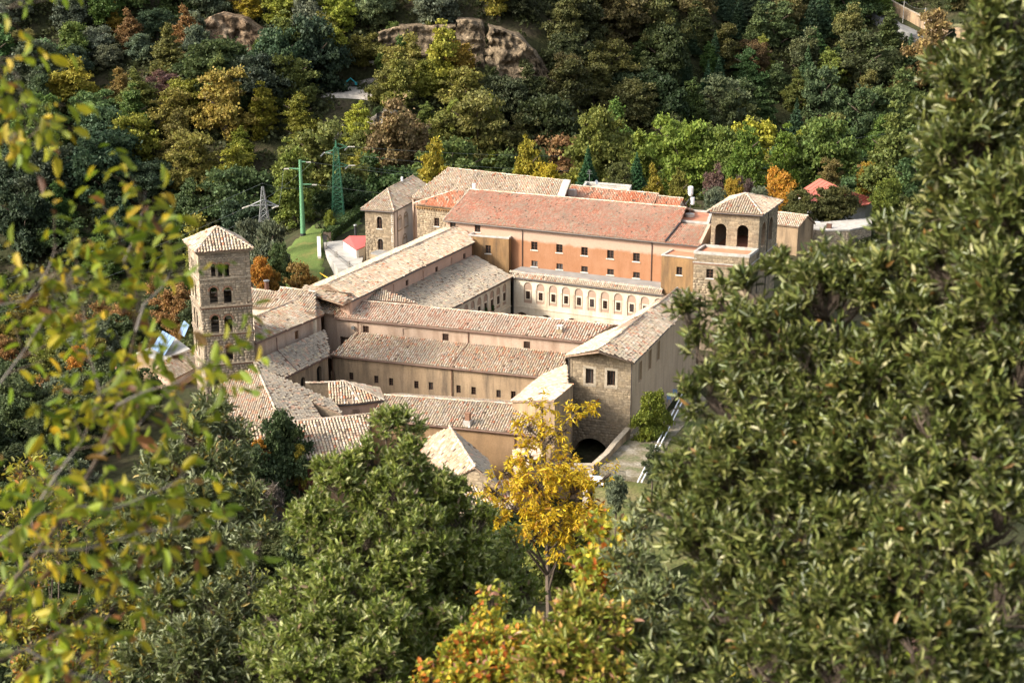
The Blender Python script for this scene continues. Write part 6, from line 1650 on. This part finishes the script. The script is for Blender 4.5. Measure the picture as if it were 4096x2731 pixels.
def px_cliff(name, label, cat, line, mat, **k):
    """line: list of (u, v_base, v_top) in half-scale pixels"""
    bp = [TR(u * K, vb * K) for u, vb, vt in line]; d0 = min(p[1] for p in bp)
    bp = [np.array([p[0] * (b / p[1]), b, CAM_H + (p[2] - CAM_H) * b / p[1]]) for p, b in ((p, .5 * p[1] + .5 * d0) for p in bp)]
    return cliff(name, label, cat, bp, [zat(vt * K, p, u * K) for p, (u, vb, vt) in zip(bp, line)], mat, **k)
M_WALLB = stone_mat('old_wall_blocks', [(.23, .19, .13), (.27, .22, .15), (.20, .165, .115), (.25, .205, .145)])
R_TAN = rock_mat('cliff_rock', (.085, .066, .045), (.19, .142, .09), (.31, .235, .15)); R_RUST = rock_mat('rusty_rock', (.08, .055, .035), (.17, .115, .07), (.29, .215, .14)); R_PALE = rock_mat('pale_rock', (.08, .07, .058), (.24, .21, .17), (.42, .37, .31))
px_cliff('rock_wall', 'long flat-topped rock wall cut across the slope above the poplars', 'cliff', [(868, 142, 78), (905, 138, 62), (960, 132, 60), (1046, 128, 60)], R_TAN, rough_=.75)
px_cliff('rock_buttress', 'upright rock buttress at the right end of the long rock wall', 'cliff', [(1049, 146, 48), (1075, 158, 46), (1108, 152, 54), (1116, 148, 84)], R_TAN, rough_=.75, depth=12)
px_cliff('rock_cliff', 'broken grey and orange cliff right of the rock buttress', 'cliff', [(1120, 160, 62), (1150, 190, 72), (1195, 205, 90), (1232, 215, 125), (1262, 222, 172)], R_TAN, rough_=1.3, depth=14)
px_cliff('rusty_cliff', 'rusty brown cliff beneath the round golden yellow tree', 'cliff', [(472, 108, 48), (500, 112, 32), (560, 118, 45), (605, 120, 80), (640, 116, 92)], R_RUST, rough_=1.0)
px_cliff('rock_outcrop', 'pale jagged rock outcrop above the lattice pylon', 'cliff', [(845, 330, 285), (868, 338, 262), (900, 335, 252), (930, 330, 285)], R_PALE, rough_=1.1, depth=6, step=.6)
px_cliff('grey_outcrop', 'smaller grey rock face left of the pale outcrop', 'cliff', [(725, 345, 305), (750, 350, 292), (785, 340, 296)], R_PALE, rough_=.9, depth=6, step=.7)
for i, (u, v, r, kind, col) in enumerate(((905, 64, 16, 'round', MID), (985, 62, 14, 'round', OLV), (1020, 128, 18, 'loose', OLV), (880, 130, 22, 'round', MID), (1150, 108, 20, 'round', (.06, .08, .03)), (1205, 150, 18, 'loose', (.08, .09, .035)), (1128, 170, 22, 'round', (.07, .085, .03)), (1240, 200, 24, 'round', (.06, .075, .028)), (520, 112, 20, 'loose', OLV), (600, 112, 22, 'round', MID), (870, 258, 14, 'round', DKG), (920, 262, 12, 'round', DKG))):
    b_ = TR(u * K, (v + r) * K); tree_px('shrub', ('green shrub clinging to the left half of the long rock wall', 'olive shrub on the brow of the long rock wall', 'olive shrub at the foot of the long rock wall near the buttress', 'green shrub at the left foot of the long rock wall', 'dark shrub on the upper ledge of the broken cliff', 'thin shrub in the middle of the broken cliff', 'dark shrub at the left foot of the broken cliff', 'dark shrub at the right foot of the broken cliff', 'olive shrub at the left foot of the rusty cliff', 'green shrub at the right foot of the rusty cliff', 'dark shrub on the left top of the pale outcrop', 'dark shrub on the right top of the pale outcrop')[i], 'shrub', u, v, r, kind, col, y=b_[1] - 4.5, near=True)
_yc = PATCH[0]
yard = [np.array([_yc[0] + _yc[2] * 1.0 * math.cos(a), _yc[1] + _yc[3] * 1.0 * math.sin(a), 0]) for a in np.linspace(0, 2 * math.pi, 18)[:-1]]
conform('quarry_yard', yard, M_GRAVEL, .35)
c = np.array([_yc[0] + 4, _yc[1] + 7, _yc[4]])
cliff('gravel_heap', 'pale heap of rubble at the back of the quarry yard', 'heap', [c + np.array([-9, 0, 0]), c + np.array([-3, -2, 0]), c + np.array([4, -2, 0]), c + np.array([10, 0, 0])], [c[2] + 1.0, c[2] + 2.6, c[2] + 3.4, c[2] + .8], R_PALE, depth=5, rough_=.6, step=.6)
t = thing('excavator', 'small turquoise excavator at the edge of the quarry yard', 'excavator', c + np.array([-11, -1.5, .4]))
b = np.array([c[0] - 10.5, c[1] - 3, c[2] + .4])
for sy in (-.8, .8): MB().box(-1.5, 1.5, sy - .25, sy + .25, 0, .6).build('track', M_IRON, t, Matrix.Translation(b - np.array(t['base'])))
MB().box(-1.2, 1.2, -.8, .8, .62, 1.5).build('body', M_CYAN, t, Matrix.Translation(b - np.array(t['base'])))
MB().box(-.9, .1, -.7, .2, 1.5, 2.4).build('cab', M_PANE, t, Matrix.Translation(b - np.array(t['base'])))
MB().tube([b + np.array([1, 0, 1.2]), b + np.array([2.6, 0, 2.6]), b + np.array([4.0, 0, 1.4])], [.25, .22, .15], 6).build('boom', M_CYAN, t)
MB().box(3.7, 4.3, -.4, .4, .9, 1.5).build('bucket', M_CYAN, t, Matrix.Translation(b - np.array(t['base'])))
t = thing('yellow_digger', 'yellow digger half hidden by trees left of the quarry yard', 'excavator', b + np.array([-2, -7, -.4]))
for sy in (-.9, .9): MB().box(-1.8, 1.8, sy - .3, sy + .3, 0, .8).build('track', M_IRON, t)
MB().box(-1.5, 1.5, -.9, .9, .82, 1.8).build('body', M_YELLOW, t); MB().box(-.2, 1.1, -.8, .3, 1.8, 3.0).build('cab', M_YELLOW, t)

# road with retaining wall on the upper right slope
road_px = [(1985, 22), (2060, 62), (2120, 92), (2170, 105), (2215, 112), (2270, 122)]
cl = [TR(u * K, v * K) for u, v in road_px]
m = MB()
for i, p in enumerate(cl):
    d = unit((cl[min(i + 1, len(cl) - 1)] - cl[max(i - 1, 0)]) * np.array([1, 1, 0])); n = np.array([-d[1], d[0], 0])
    if n[1] < 0: n = -n
    m.v += [tuple(p - n * 3.2 + UPV * 1.0), tuple(p + n * 3.2 + UPV * 1.0), tuple(p - n * 3.6 - UPV * 3)]
for i in range(len(cl) - 1): a = i * 3; m.f += [(a, a + 3, a + 4, a + 1), (a + 2, a + 5, a + 3, a)]
structure(m.build('road', M_ASPH))
up = []
for i, p in enumerate(cl):
    d = unit((cl[min(i + 1, len(cl) - 1)] - cl[max(i - 1, 0)]) * np.array([1, 1, 0])); n = np.array([-d[1], d[0], 0]); n = n if n[1] > 0 else -n
    up.append(p + n * 3.9 + UPV * 1.0)
seg_wall('road_retaining_wall', 'long pale stone retaining wall above the road on the upper right', 'wall', up, 4.2, .8, M_OLD, M_TRIM)
prev = None
for (u, v, vt) in ((2073, 58, 2), (2122, 78, 18), (2131, 138, 66), (2228, 92, 62)):
    b = TR(u * K, v * K); t = thing('utility_pole', 'slim pale utility pole beside the retaining wall road', 'pole', b, 'poles along the upper road'); z = zat(vt * K, b, u * K)
    MB().tube([b - UPV, np.array([b[0], b[1], z])], [.14, .1], 6).build('post', M_COPING, t); MB().obox(np.array([b[0], b[1], z - .5]), (1, 0, 0), (0, 1, 0), UPV, -.7, .7, -.06, .06, 0, .12).build('crossbar', M_STEEL, t)
    top = np.array([b[0], b[1], z - .3])
    if prev is not None: wire(prev, top, .8, 'thin cable strung between the poles along the upper road', 'cables along the upper road')
    prev = top
# ------------------------------------------------------------------ foreground trees, leaf by leaf
LEAF_V = np.array([(0, 0, 0), (.42, .28, .12), (.40, .66, .09), (0, 1, -.10), (-.40, .66, .09), (-.42, .28, .12)]); LEAF_F = np.array([[0, 1, 2, 3], [0, 3, 4, 5]])
def norm_rows(a): return a / (np.linalg.norm(a, axis=1)[:, None] + 1e-9)
def sprays(tips, dirs, length, k, leaf, width, tilt=(30, 65), droop=0.0, clump=.3):
    """k leaves round each shoot; tips (n,3) shoot bases, dirs (n,3) growth"""
    n = len(tips); s = np.tile(np.linspace(clump, 1, k), n) + rng.normal(0, .05, n * k)
    g = np.repeat(dirs, k, 0); base = np.repeat(tips, k, 0) + g * (s * length)[:, None]
    a = norm_rows(np.cross(g, np.array([.31, .17, .93]))); b = np.cross(g, a)
    ph = np.tile(np.arange(k) * 2.4, n) + np.repeat(rng.random(n) * 6.28, k) + rng.normal(0, .6, n * k)
    th = np.radians(rng.uniform(*tilt, n * k)) * (1.15 - .55 * np.clip(s, 0, 1))
    rad = a * np.cos(ph)[:, None] + b * np.sin(ph)[:, None]
    y = g * np.cos(th)[:, None] + rad * np.sin(th)[:, None]; y[:, 2] -= droop; y = norm_rows(y + rng.normal(0, .24, y.shape))
    z = norm_rows(g * np.sin(th)[:, None] - rad * np.cos(th)[:, None] + rng.normal(0, .25, y.shape)); x = norm_rows(np.cross(y, z)); z = np.cross(x, y)
    L = leaf * rng.uniform(.45, 1.3, n * k)
    fr = np.zeros((n * k, 4, 3)); fr[:, 0] = base; fr[:, 1] = x * (L * width)[:, None]; fr[:, 2] = y * L[:, None]; fr[:, 3] = z * L[:, None]
    return fr
def twig_mesh(tips, dirs, length, r):
    n = len(tips); V = []; a = norm_rows(np.cross(dirs, np.array([.3, .2, .9]))); b = np.cross(dirs, a); e = tips + dirs * length; s = tips - dirs * length * .6
    P_ = np.stack([s + a * r, s + (-a * .5 + b * .87) * r, s + (-a * .5 - b * .87) * r, e + a * r * .5, e + (-a * .5 + b * .87) * r * .5, e + (-a * .5 - b * .87) * r * .5], 1)
    F = np.array([[0, 1, 4, 3], [1, 2, 5, 4], [2, 0, 3, 5]]); return P_.reshape(-1, 3), (F[None] + (np.arange(n) * 6)[:, None, None]).reshape(-1, 4)
def fore_tree(name, label, cat, lobes, mat, leaf, width, shoots, k, slen, up=.7, droop=0.0, tilt=(30, 65), base_px=None, bark=None, inner=.5, single=300, trunk_r=.05, squash=1.0, group=None, bare=0.0, stems=1):
    """lobes: (u, v, r, distance) in half-scale photo pixels"""
    sub_ = (slen + leaf * .5) * .72
    C = [(PD(u * K, v * K, d), max(r * K * d / FPX - sub_, .38 * r * K * d / FPX)) for u, v, r, d in lobes]
    cen = np.mean([c for c, _ in C], axis=0); low = min(C, key=lambda q: q[0][2])[0]
    bx, by = (cen[0], cen[1]) if base_px is None else (PD(base_px[0] * K, base_px[1] * K, base_px[2])[0], PD(base_px[0] * K, base_px[1] * K, base_px[2])[1])
    g = np.array([bx, by, ground_at(bx, by)]); t = thing(name, label, cat, g, group)
    tips, dirs = [], []
    tot = sum(r ** 2 for _, r in C)
    for c, r in C:
        n = int(shoots * r ** 2 / tot)
        ns = max(5, int(n / 13)); sd = norm_rows(rng.normal(size=(ns, 3))); sc = sd * (r * (inner + (1 - inner) * rng.random(ns) ** .7) * rng.uniform(.82, 1.22, ns))[:, None]
        j = rng.integers(0, ns, n); d = norm_rows(rng.normal(size=(n, 3)) + sd[j] * .7)
        tips.append(c + (sc[j] + d * (np.minimum(.30 * r, .17) * rng.random(n) ** .5)[:, None]) * np.array([1, 1, squash]))
        dirs.append(norm_rows(sd[j] * .55 + d * .5 + np.array([0, 0, up]) + rng.normal(0, .25, (n, 3))))
    tips = np.concatenate(tips); dirs = np.concatenate(dirs)
    fr = sprays(tips, dirs, slen, k, leaf, width, tilt, droop)
    pieces('leaf', 'leaves', LEAF_V, LEAF_F, fr, mat, t, single)
    V, F = twig_mesh(tips, dirs, slen, leaf * .035); stuff(node('twigs', mesh_np('twigs', V, F), bark or M_BARK, t))
    # trunk and limbs up to every lobe
    m = MB(); hub = g + (cen - g) * .55; hub[2] = min(low[2] - .1, hub[2] + .3) if low[2] - .1 > g[2] + .5 else g[2] + .5
    for s_ in range(stems):
        o_ = np.array([rng.normal(0, .25), rng.normal(0, .2), 0]) * (stems > 1)
        MB().tube([g + o_ * 1.5 - UPV * .3, lerp(g, hub, .5) + o_ + np.array([.04, .03, 0]), hub + o_ * .5], [trunk_r * 1.5, trunk_r * 1.15, trunk_r], 7).build('trunk', bark or M_BARK, t)
    topc = max(C, key=lambda q: q[0][2])[0]; tz = topc[2] - hub[2] + 1e-6
    m.tube([hub, lerp(hub, topc, .33) + rng.normal(0, .03, 3), lerp(hub, topc, .66) + rng.normal(0, .04, 3), topc], [trunk_r, trunk_r * .7, trunk_r * .45, trunk_r * .12], 6)
    for c, r in C:
        hd_ = np.linalg.norm((c - lerp(hub, topc, np.clip((c[2] - hub[2]) / tz, 0, 1)))[:2]); f_ = float(np.clip((c[2] - hub[2] - .9 * hd_) / tz, 0, .95)); a_ = lerp(hub, topc, f_); th = trunk_r * (.5 - .32 * f_)
        mid = lerp(a_, c, .5) + rng.normal(0, .10 * r, 3) + UPV * .05 * hd_
        m.tube([a_, mid, c, c + unit(c - a_ + UPV * .2) * r * .6], [th, th * .7, th * .45, th * .12], 5)
        for q in range(7):
            e = norm_rows(rng.normal(size=(1, 3)))[0]; e[2] = abs(e[2]); e = c + e * r * .85
            m.tube([lerp(mid, c, rng.random()), lerp(c, e, .5) + rng.normal(0, .08 * r, 3), e], [trunk_r * .26, trunk_r * .16, trunk_r * .05], 4)
    m.build('branches', bark or M_BARK, t)
    return t

ML_DARK = leaf_mat('leaves_dark_evergreen', False, [(0, (.060, .08, .017)), (.20, (.09, .112, .023)), (.44, (.13, .15, .034)), (.66, (.18, .195, .048)), (.82, (.26, .265, .085)), (.93, (.36, .35, .17)), (.985, (.26, .15, .04))], rough=.38, transl=.24, var=.25, hue=.03, spec=.5)
ML_LITE = leaf_mat('leaves_light_evergreen', False, [(0, (.115, .152, .024)), (.22, (.17, .212, .035)), (.46, (.235, .27, .055)), (.68, (.31, .335, .095)), (.86, (.42, .43, .19)), (.975, (.33, .24, .14))], rough=.42, transl=.36, var=.25, hue=.03, spec=.45)
ML_OLIV = leaf_mat('leaves_olive', False, [(0, (.095, .115, .036)), (.25, (.14, .165, .055)), (.5, (.20, .225, .09)), (.76, (.31, .33, .18)), (.93, (.30, .24, .05))], rough=.45, transl=.18, var=.25, hue=.03, spec=.4)
ML_AUT = leaf_mat('leaves_autumn_green', False, [(0, (.15, .21, .016)), (.30, (.22, .265, .02)), (.56, (.30, .29, .02)), (.75, (.40, .32, .02)), (.87, (.50, .33, .02)), (.93, (.26, .13, .04)), (.98, (.13, .065, .03))], rough=.5, transl=.42, var=.22, hue=.03, spec=.3)
ML_YEL = leaf_mat('leaves_yellow', False, [(0, (.64, .47, .025)), (.36, (.56, .37, .02)), (.64, (.70, .52, .04)), (.84, (.42, .22, .018)), (.93, (.30, .24, .025)), (.98, (.30, .12, .02))], rough=.5, transl=.42, var=.22, hue=.02, spec=.3)
ML_MAP = leaf_mat('leaves_maple', False, [(0, (.24, .27, .03)), (.40, (.40, .36, .035)), (.66, (.50, .34, .03)), (.82, (.54, .20, .03)), (.89, (.46, .11, .03)), (.95, (.36, .19, .11))], rough=.5, transl=.38, var=.22, hue=.03, spec=.3)
ML_RUST = leaf_mat('leaves_rusty', False, [(0, (.30, .28, .04)), (.3, (.38, .31, .035)), (.5, (.22, .22, .05)), (.68, (.17, .12, .055)), (.84, (.16, .18, .045)), (.95, (.42, .20, .03))], rough=.5, transl=.35, var=.25, hue=.03, spec=.3)
ML_YGR = leaf_mat('leaves_yellow_green', False, [(0, (.30, .29, .03)), (.4, (.22, .25, .03)), (.7, (.36, .30, .03)), (.9, (.16, .20, .03))], rough=.5, transl=.4, var=.25, hue=.03, spec=.3)
ML_BUD = leaf_mat('leaves_blushed', False, [(0, (.20, .24, .032)), (.35, (.30, .31, .045)), (.62, (.40, .34, .06)), (.82, (.46, .27, .07)), (.93, (.42, .24, .14))], rough=.42, transl=.25, var=.25, hue=.03, spec=.45)

R1 = [(2310, 60, 95, 7.4), (2275, 215, 110, 7.3), (2200, 175, 50, 7.6), (2230, 370, 120, 7.2), (2320, 480, 130, 7.0), (2150, 300, 50, 7.5), (2190, 480, 80, 7.3), (2300, 700, 130, 6.9), (2190, 640, 110, 7.2), (2080, 620, 80, 7.5), (2060, 560, 40, 7.6), (2220, 860, 130, 7.0), (2330, 900, 110, 6.8), (2110, 790, 110, 7.3)]
fore_tree('evergreen_tree', 'tall glossy dark evergreen filling the right edge up to the top of the frame', 'tree', R1, ML_DARK, .060, .30, 2800, 10, .13, base_px=(2300, 1500, 7.0), trunk_r=.045)
R2 = [(1590, 745, 55, 8.0), (1650, 700, 55, 8.1), (1620, 830, 75, 7.9), (1730, 690, 70, 8.0), (1820, 640, 60, 8.1), (1900, 600, 45, 8.1), (1960, 600, 50, 8.0), (2010, 680, 90, 7.8), (1890, 720, 110, 7.8), (1760, 800, 110, 7.7), (1640, 930, 80, 7.8), (1750, 960, 120, 7.6), (1890, 900, 130, 7.5), (2030, 880, 120, 7.4), (1580, 1060, 85, 7.8), (1680, 1110, 120, 7.5), (1830, 1090, 140, 7.4), (1990, 1060, 140, 7.3), (1545, 1190, 75, 7.8), (1650, 1270, 120, 7.4), (1800, 1270, 140, 7.2), (1960, 1250, 140, 7.1)]
fore_tree('evergreen_tree', 'broad dark olive-green evergreen spreading over the right half in front of the terrace', 'tree', R2, ML_DARK, .058, .30, 4100, 10, .125, base_px=(1900, 1600, 7.4), trunk_r=.05)
R3 = [(2130, 1000, 120, 6.9), (2270, 1070, 120, 6.7), (2120, 1170, 140, 6.8), (2270, 1250, 140, 6.6), (2120, 1350, 140, 6.7), (2290, 1430, 140, 6.4), (1960, 1420, 140, 6.8), (1810, 1430, 130, 7.0), (1650, 1420, 120, 7.2), (2120, 1530, 140, 6.4), (1950, 1560, 130, 6.6), (1760, 1560, 120, 6.8), (1560, 1520, 100, 7.2)]
fore_tree('evergreen_tree', 'dense dark evergreen in the bottom right corner with deep shade inside', 'tree', R3, ML_DARK, .058, .30, 2800, 10, .125, base_px=(2150, 1800, 6.6), trunk_r=.05)
R4 = [(1450, 1300, 45, 9.0), (1500, 1390, 70, 8.6), (1440, 1450, 60, 8.8), (1500, 1500, 80, 8.4), (1390, 1530, 60, 8.8), (1470, 1215, 28, 9.2)]
fore_tree('evergreen_bush', 'narrow grey-green bush between the orange maple and the dark evergreens', 'bush', R4, ML_OLIV, .062, .26, 900, 9, .14, base_px=(1480, 1700, 8.6), trunk_r=.03)

C1 = [(885, 995, 48, 12.5), (935, 985, 40, 12.6), (845, 1060, 52, 12.4), (935, 1075, 58, 12.3), (790, 1115, 72, 12.2), (1010, 1140, 72, 12.4), (890, 1160, 78, 12.0), (730, 1215, 76, 12.0), (1065, 1225, 76, 12.2), (960, 1240, 80, 11.8), (825, 1270, 85, 11.8), (930, 1340, 85, 11.6), (1060, 1320, 70, 12.0)]
fore_tree('evergreen_tree', 'light green evergreen in the middle foreground reaching up over the ribbed lean-to', 'tree', C1, ML_LITE, .066, .34, 3000, 9, .14, base_px=(900, 1560, 11.9), trunk_r=.045, stems=2)
C2 = [(690, 1370, 70, 11.6), (620, 1410, 55, 11.7), (790, 1380, 90, 11.4), (740, 1480, 90, 11.1), (640, 1510, 75, 11.2), (870, 1450, 90, 11.1), (860, 1550, 80, 10.8), (720, 1560, 80, 10.8)]
fore_tree('evergreen_tree', 'lower light green evergreen at the bottom centre left', 'tree', C2, ML_LITE, .064, .33, 2100, 9, .14, base_px=(740, 1750, 11.0), trunk_r=.045, stems=2)
C3 = [(1080, 1250, 55, 12.6), (1120, 1330, 70, 12.3), (1050, 1390, 80, 12.0), (1150, 1420, 70, 12.0), (1000, 1460, 80, 11.6), (1100, 1490, 80, 11.4), (1190, 1260, 45, 13.0), (1200, 1360, 50, 12.6), (960, 1550, 70, 11.2)]
fore_tree('evergreen_tree', 'shaded olive-green evergreen right of the light one, behind the orange maple', 'tree', C3, ML_LITE, .064, .33, 1500, 9, .14, base_px=(1080, 1650, 11.6), trunk_r=.04, stems=2)
L1_ = [(430, 1010, 50, 15.5), (490, 955, 45, 15.8), (530, 1010, 40, 15.6), (400, 1090, 70, 15.2), (500, 1080, 60, 15.2), (350, 1190, 80, 14.6), (460, 1190, 80, 14.6), (560, 1170, 50, 14.8), (420, 1290, 85, 14.1), (330, 1330, 75, 14.0), (520, 1290, 70, 14.2)]
fore_tree('olive_tree', 'silvery olive-leaved tree at lower left, seen behind the blurred autumn branch', 'tree', L1_, ML_OLIV, .092, .25, 2000, 9, .22, base_px=(430, 1560, 14.2), trunk_r=.05, stems=3)
L2b = [(400, 1420, 80, 12.8), (510, 1430, 80, 12.6), (560, 1350, 50, 13.0), (450, 1520, 85, 12.3), (570, 1530, 70, 12.2), (340, 1510, 60, 12.5), (590, 1260, 40, 13.4)]
fore_tree('olive_tree', 'second silvery leaved tree at the bottom left with bare stems', 'tree', L2b, ML_OLIV, .076, .26, 1400, 9, .18, base_px=(480, 1700, 12.4), trunk_r=.05, stems=3)
Y1 = [(1245, 935, 26, 24), (1330, 945, 34, 24), (1300, 985, 22, 24), (1215, 985, 34, 24), (1265, 1010, 36, 23.8), (1215, 1050, 45, 23.6), (1290, 1070, 44, 23.6), (1352, 1100, 22, 23.6), (1398, 1092, 20, 23.8), (1160, 1085, 36, 23.4), (1120, 1120, 32, 23.4), (1230, 1120, 58, 23.2), (1320, 1125, 50, 23.3), (1370, 1165, 38, 23.4), (1180, 1165, 45, 23.2), (1270, 1190, 60, 23), (1330, 1225, 42, 23), (1220, 1235, 42, 23), (1160, 1215, 24, 23), (1290, 1270, 36, 23), (1100, 1165, 24, 23.2)]
fore_tree('yellow_tree', 'slender golden yellow tree with hanging leaves in front of the dark arch', 'tree', Y1, ML_YEL, .095, .34, 820, 8, .24, up=.1, droop=.75, tilt=(40, 95), base_px=(1285, 1400, 23), trunk_r=.07, inner=.25)
M1 = [(1110, 1450, 34, 9.3), (1080, 1500, 55, 9.0), (1160, 1490, 60, 9.0), (1060, 1560, 60, 8.8), (1150, 1560, 70, 8.8), (1230, 1520, 55, 9.0), (1130, 1380, 22, 9.5), (1000, 1560, 40, 8.9)]
fore_tree('maple_bush', 'orange and yellow maple bush at the bottom centre', 'bush', M1, ML_MAP, .043, .62, 900, 6, .12, tilt=(45, 95), base_px=(1120, 1750, 8.8), trunk_r=.025, inner=.3)
M2 = [(1385, 1215, 18, 10.6), (1380, 1250, 24, 10.6), (1425, 1255, 30, 10.4), (1400, 1310, 36, 10.3), (1360, 1290, 22, 10.5), (1440, 1340, 26, 10.3), (1350, 1340, 30, 10.2), (1470, 1260, 16, 10.4)]
fore_tree('maple_bush', 'sparse red-tipped maple shoots right of the golden yellow tree', 'bush', M2, ML_MAP, .062, .6, 230, 6, .14, tilt=(45, 95), base_px=(1400, 1600, 10.2), trunk_r=.02, inner=.2)
B1 = [(1330, 1420, 60, 8.2), (1270, 1450, 55, 8.2), (1390, 1450, 60, 8.1), (1320, 1520, 75, 7.9), (1240, 1540, 60, 7.9), (1400, 1560, 65, 7.8)]
fore_tree('blushed_bush', 'bush with reddish blushed young leaves between orange maple and grey-green bush', 'bush', B1, ML_BUD, .055, .36, 800, 9, .12, base_px=(1330, 1750, 7.9), trunk_r=.025)
S1 = [(60, 1110, 60, 24), (140, 1190, 55, 23), (30, 1230, 60, 22), (120, 1290, 60, 22), (210, 1230, 45, 22.5), (60, 1350, 60, 20)]
fore_tree('autumn_scrub', 'tangle of orange and brown scrub at the left edge', 'bush', S1, ML_RUST, .10, .45, 300, 6, .3, tilt=(40, 95), base_px=(100, 1500, 21), trunk_r=.03, inner=.2, stems=4)
S2 = [(60, 1470, 60, 14), (150, 1430, 55, 14.2), (200, 1500, 60, 13.6), (100, 1550, 70, 13.2), (260, 1400, 45, 14), (270, 1550, 50, 13.2), (20, 1400, 40, 14)]
fore_tree('yellow_bush', 'golden yellow bush in the bottom left corner', 'bush', S2, ML_RUST, .058, .45, 650, 7, .14, tilt=(40, 90), base_px=(140, 1720, 13.4), trunk_r=.03, inner=.3, stems=3)
I1 = [(1800, 1120, 60, 13), (1950, 1200, 70, 13), (1720, 1320, 70, 12.5), (1880, 1360, 80, 12.5), (2020, 1440, 80, 12), (1750, 1480, 80, 12)]
fore_tree('yellow_bush', 'sunlit yellow-green bush glimpsed through gaps in the dark evergreens', 'bush', I1, ML_YGR, .07, .5, 1400, 7, .15, tilt=(40, 90), base_px=(1880, 1750, 12), trunk_r=.03, inner=.3)

# --- the blurred autumn branch close to the camera on the left
DB = 4.3
t = thing('autumn_branch', 'out of focus branch with green, yellow and brown leaves close on the left', 'branch', PD(-300 * K, 1700 * K, DB))
t['base'] = list(t.location)
LINES = [([(-60, 1440), (0, 1372), (90, 1265), (165, 1160), (225, 1050), (270, 930), (290, 850), (312, 760), (318, 690), (285, 600), (270, 520)], 10.5),
 ([(312, 760), (330, 700), (372, 660), (395, 620)], 5), ([(285, 600), (320, 520), (335, 440)], 3.5), ([(270, 930), (330, 900), (400, 880), (470, 900)], 4.5), ([(225, 1050), (300, 1000), (355, 930)], 4),
 ([(-40, 1530), (60, 1490), (180, 1430), (300, 1330), (400, 1280), (500, 1250)], 6), ([(-40, 1270), (60, 1200), (130, 1090), (190, 1010), (230, 900)], 5), ([(0, 880), (60, 800), (120, 700), (180, 600)], 4),
 ([(165, 1160), (260, 1170), (380, 1120), (440, 1080)], 4), ([(90, 1265), (200, 1260), (330, 1220), (430, 1210), (520, 1190)], 4), ([(0, 700), (60, 690), (110, 620), (130, 560)], 3.5), ([(230, 900), (200, 800), (190, 700), (160, 640)], 3.5),
 ([(-30, 120), (40, 170), (60, 260), (100, 300)], 3.2), ([(-40, 260), (10, 330), (50, 300), (110, 290)], 3), ([(-30, 0), (15, 20), (55, 15)], 3), ([(400, 880), (470, 840), (520, 770)], 3), ([(60, 1490), (150, 1540), (260, 1570)], 4)]
bt, bd_ = [], []
m = MB()
for pts, w in LINES:
    off = rng.normal(0, .12); P3 = [PD(u * K, v * K, DB + off + .02 * i) for i, (u, v) in enumerate(pts)]
    n = len(P3); rad = [w * K * DB / FPX * (.62 - .42 * i / (n - 1)) for i in range(n)]
    MB().tube(P3, rad, 6).build('stem', M_BARKG if w < 6 else M_BARK, t)
    for i in range(n - 1):
        L = np.linalg.norm(P3[i + 1] - P3[i]); q = max(1, int(L / .026))
        for j in range(q):
            if w > 9 and i < 4 and rng.random() < .4: continue
            p = lerp(P3[i], P3[i + 1], (j + rng.random()) / q); e = rng.normal(size=3); e[1] *= .5; e = unit(e + unit(P3[i + 1] - P3[i]) * .6)
            bt.append(p); bd_.append(e)
bt, bd_ = np.array(bt), np.array(bd_)
side = MB()
for p, e in zip(bt, bd_): side.tube([p, p + e * .11], [.0022, .001], 3)
stuff(side.build('twigs', M_BARK, t))
fr = sprays(bt, bd_, .19, 7, .055, .46, (30, 85), .6, .2)
fr = fr[rng.random(len(fr)) < .98]
pieces('leaf', 'leaves', LEAF_V, LEAF_F, fr, ML_AUT, t, 300)
print('branch leaves', len(fr))
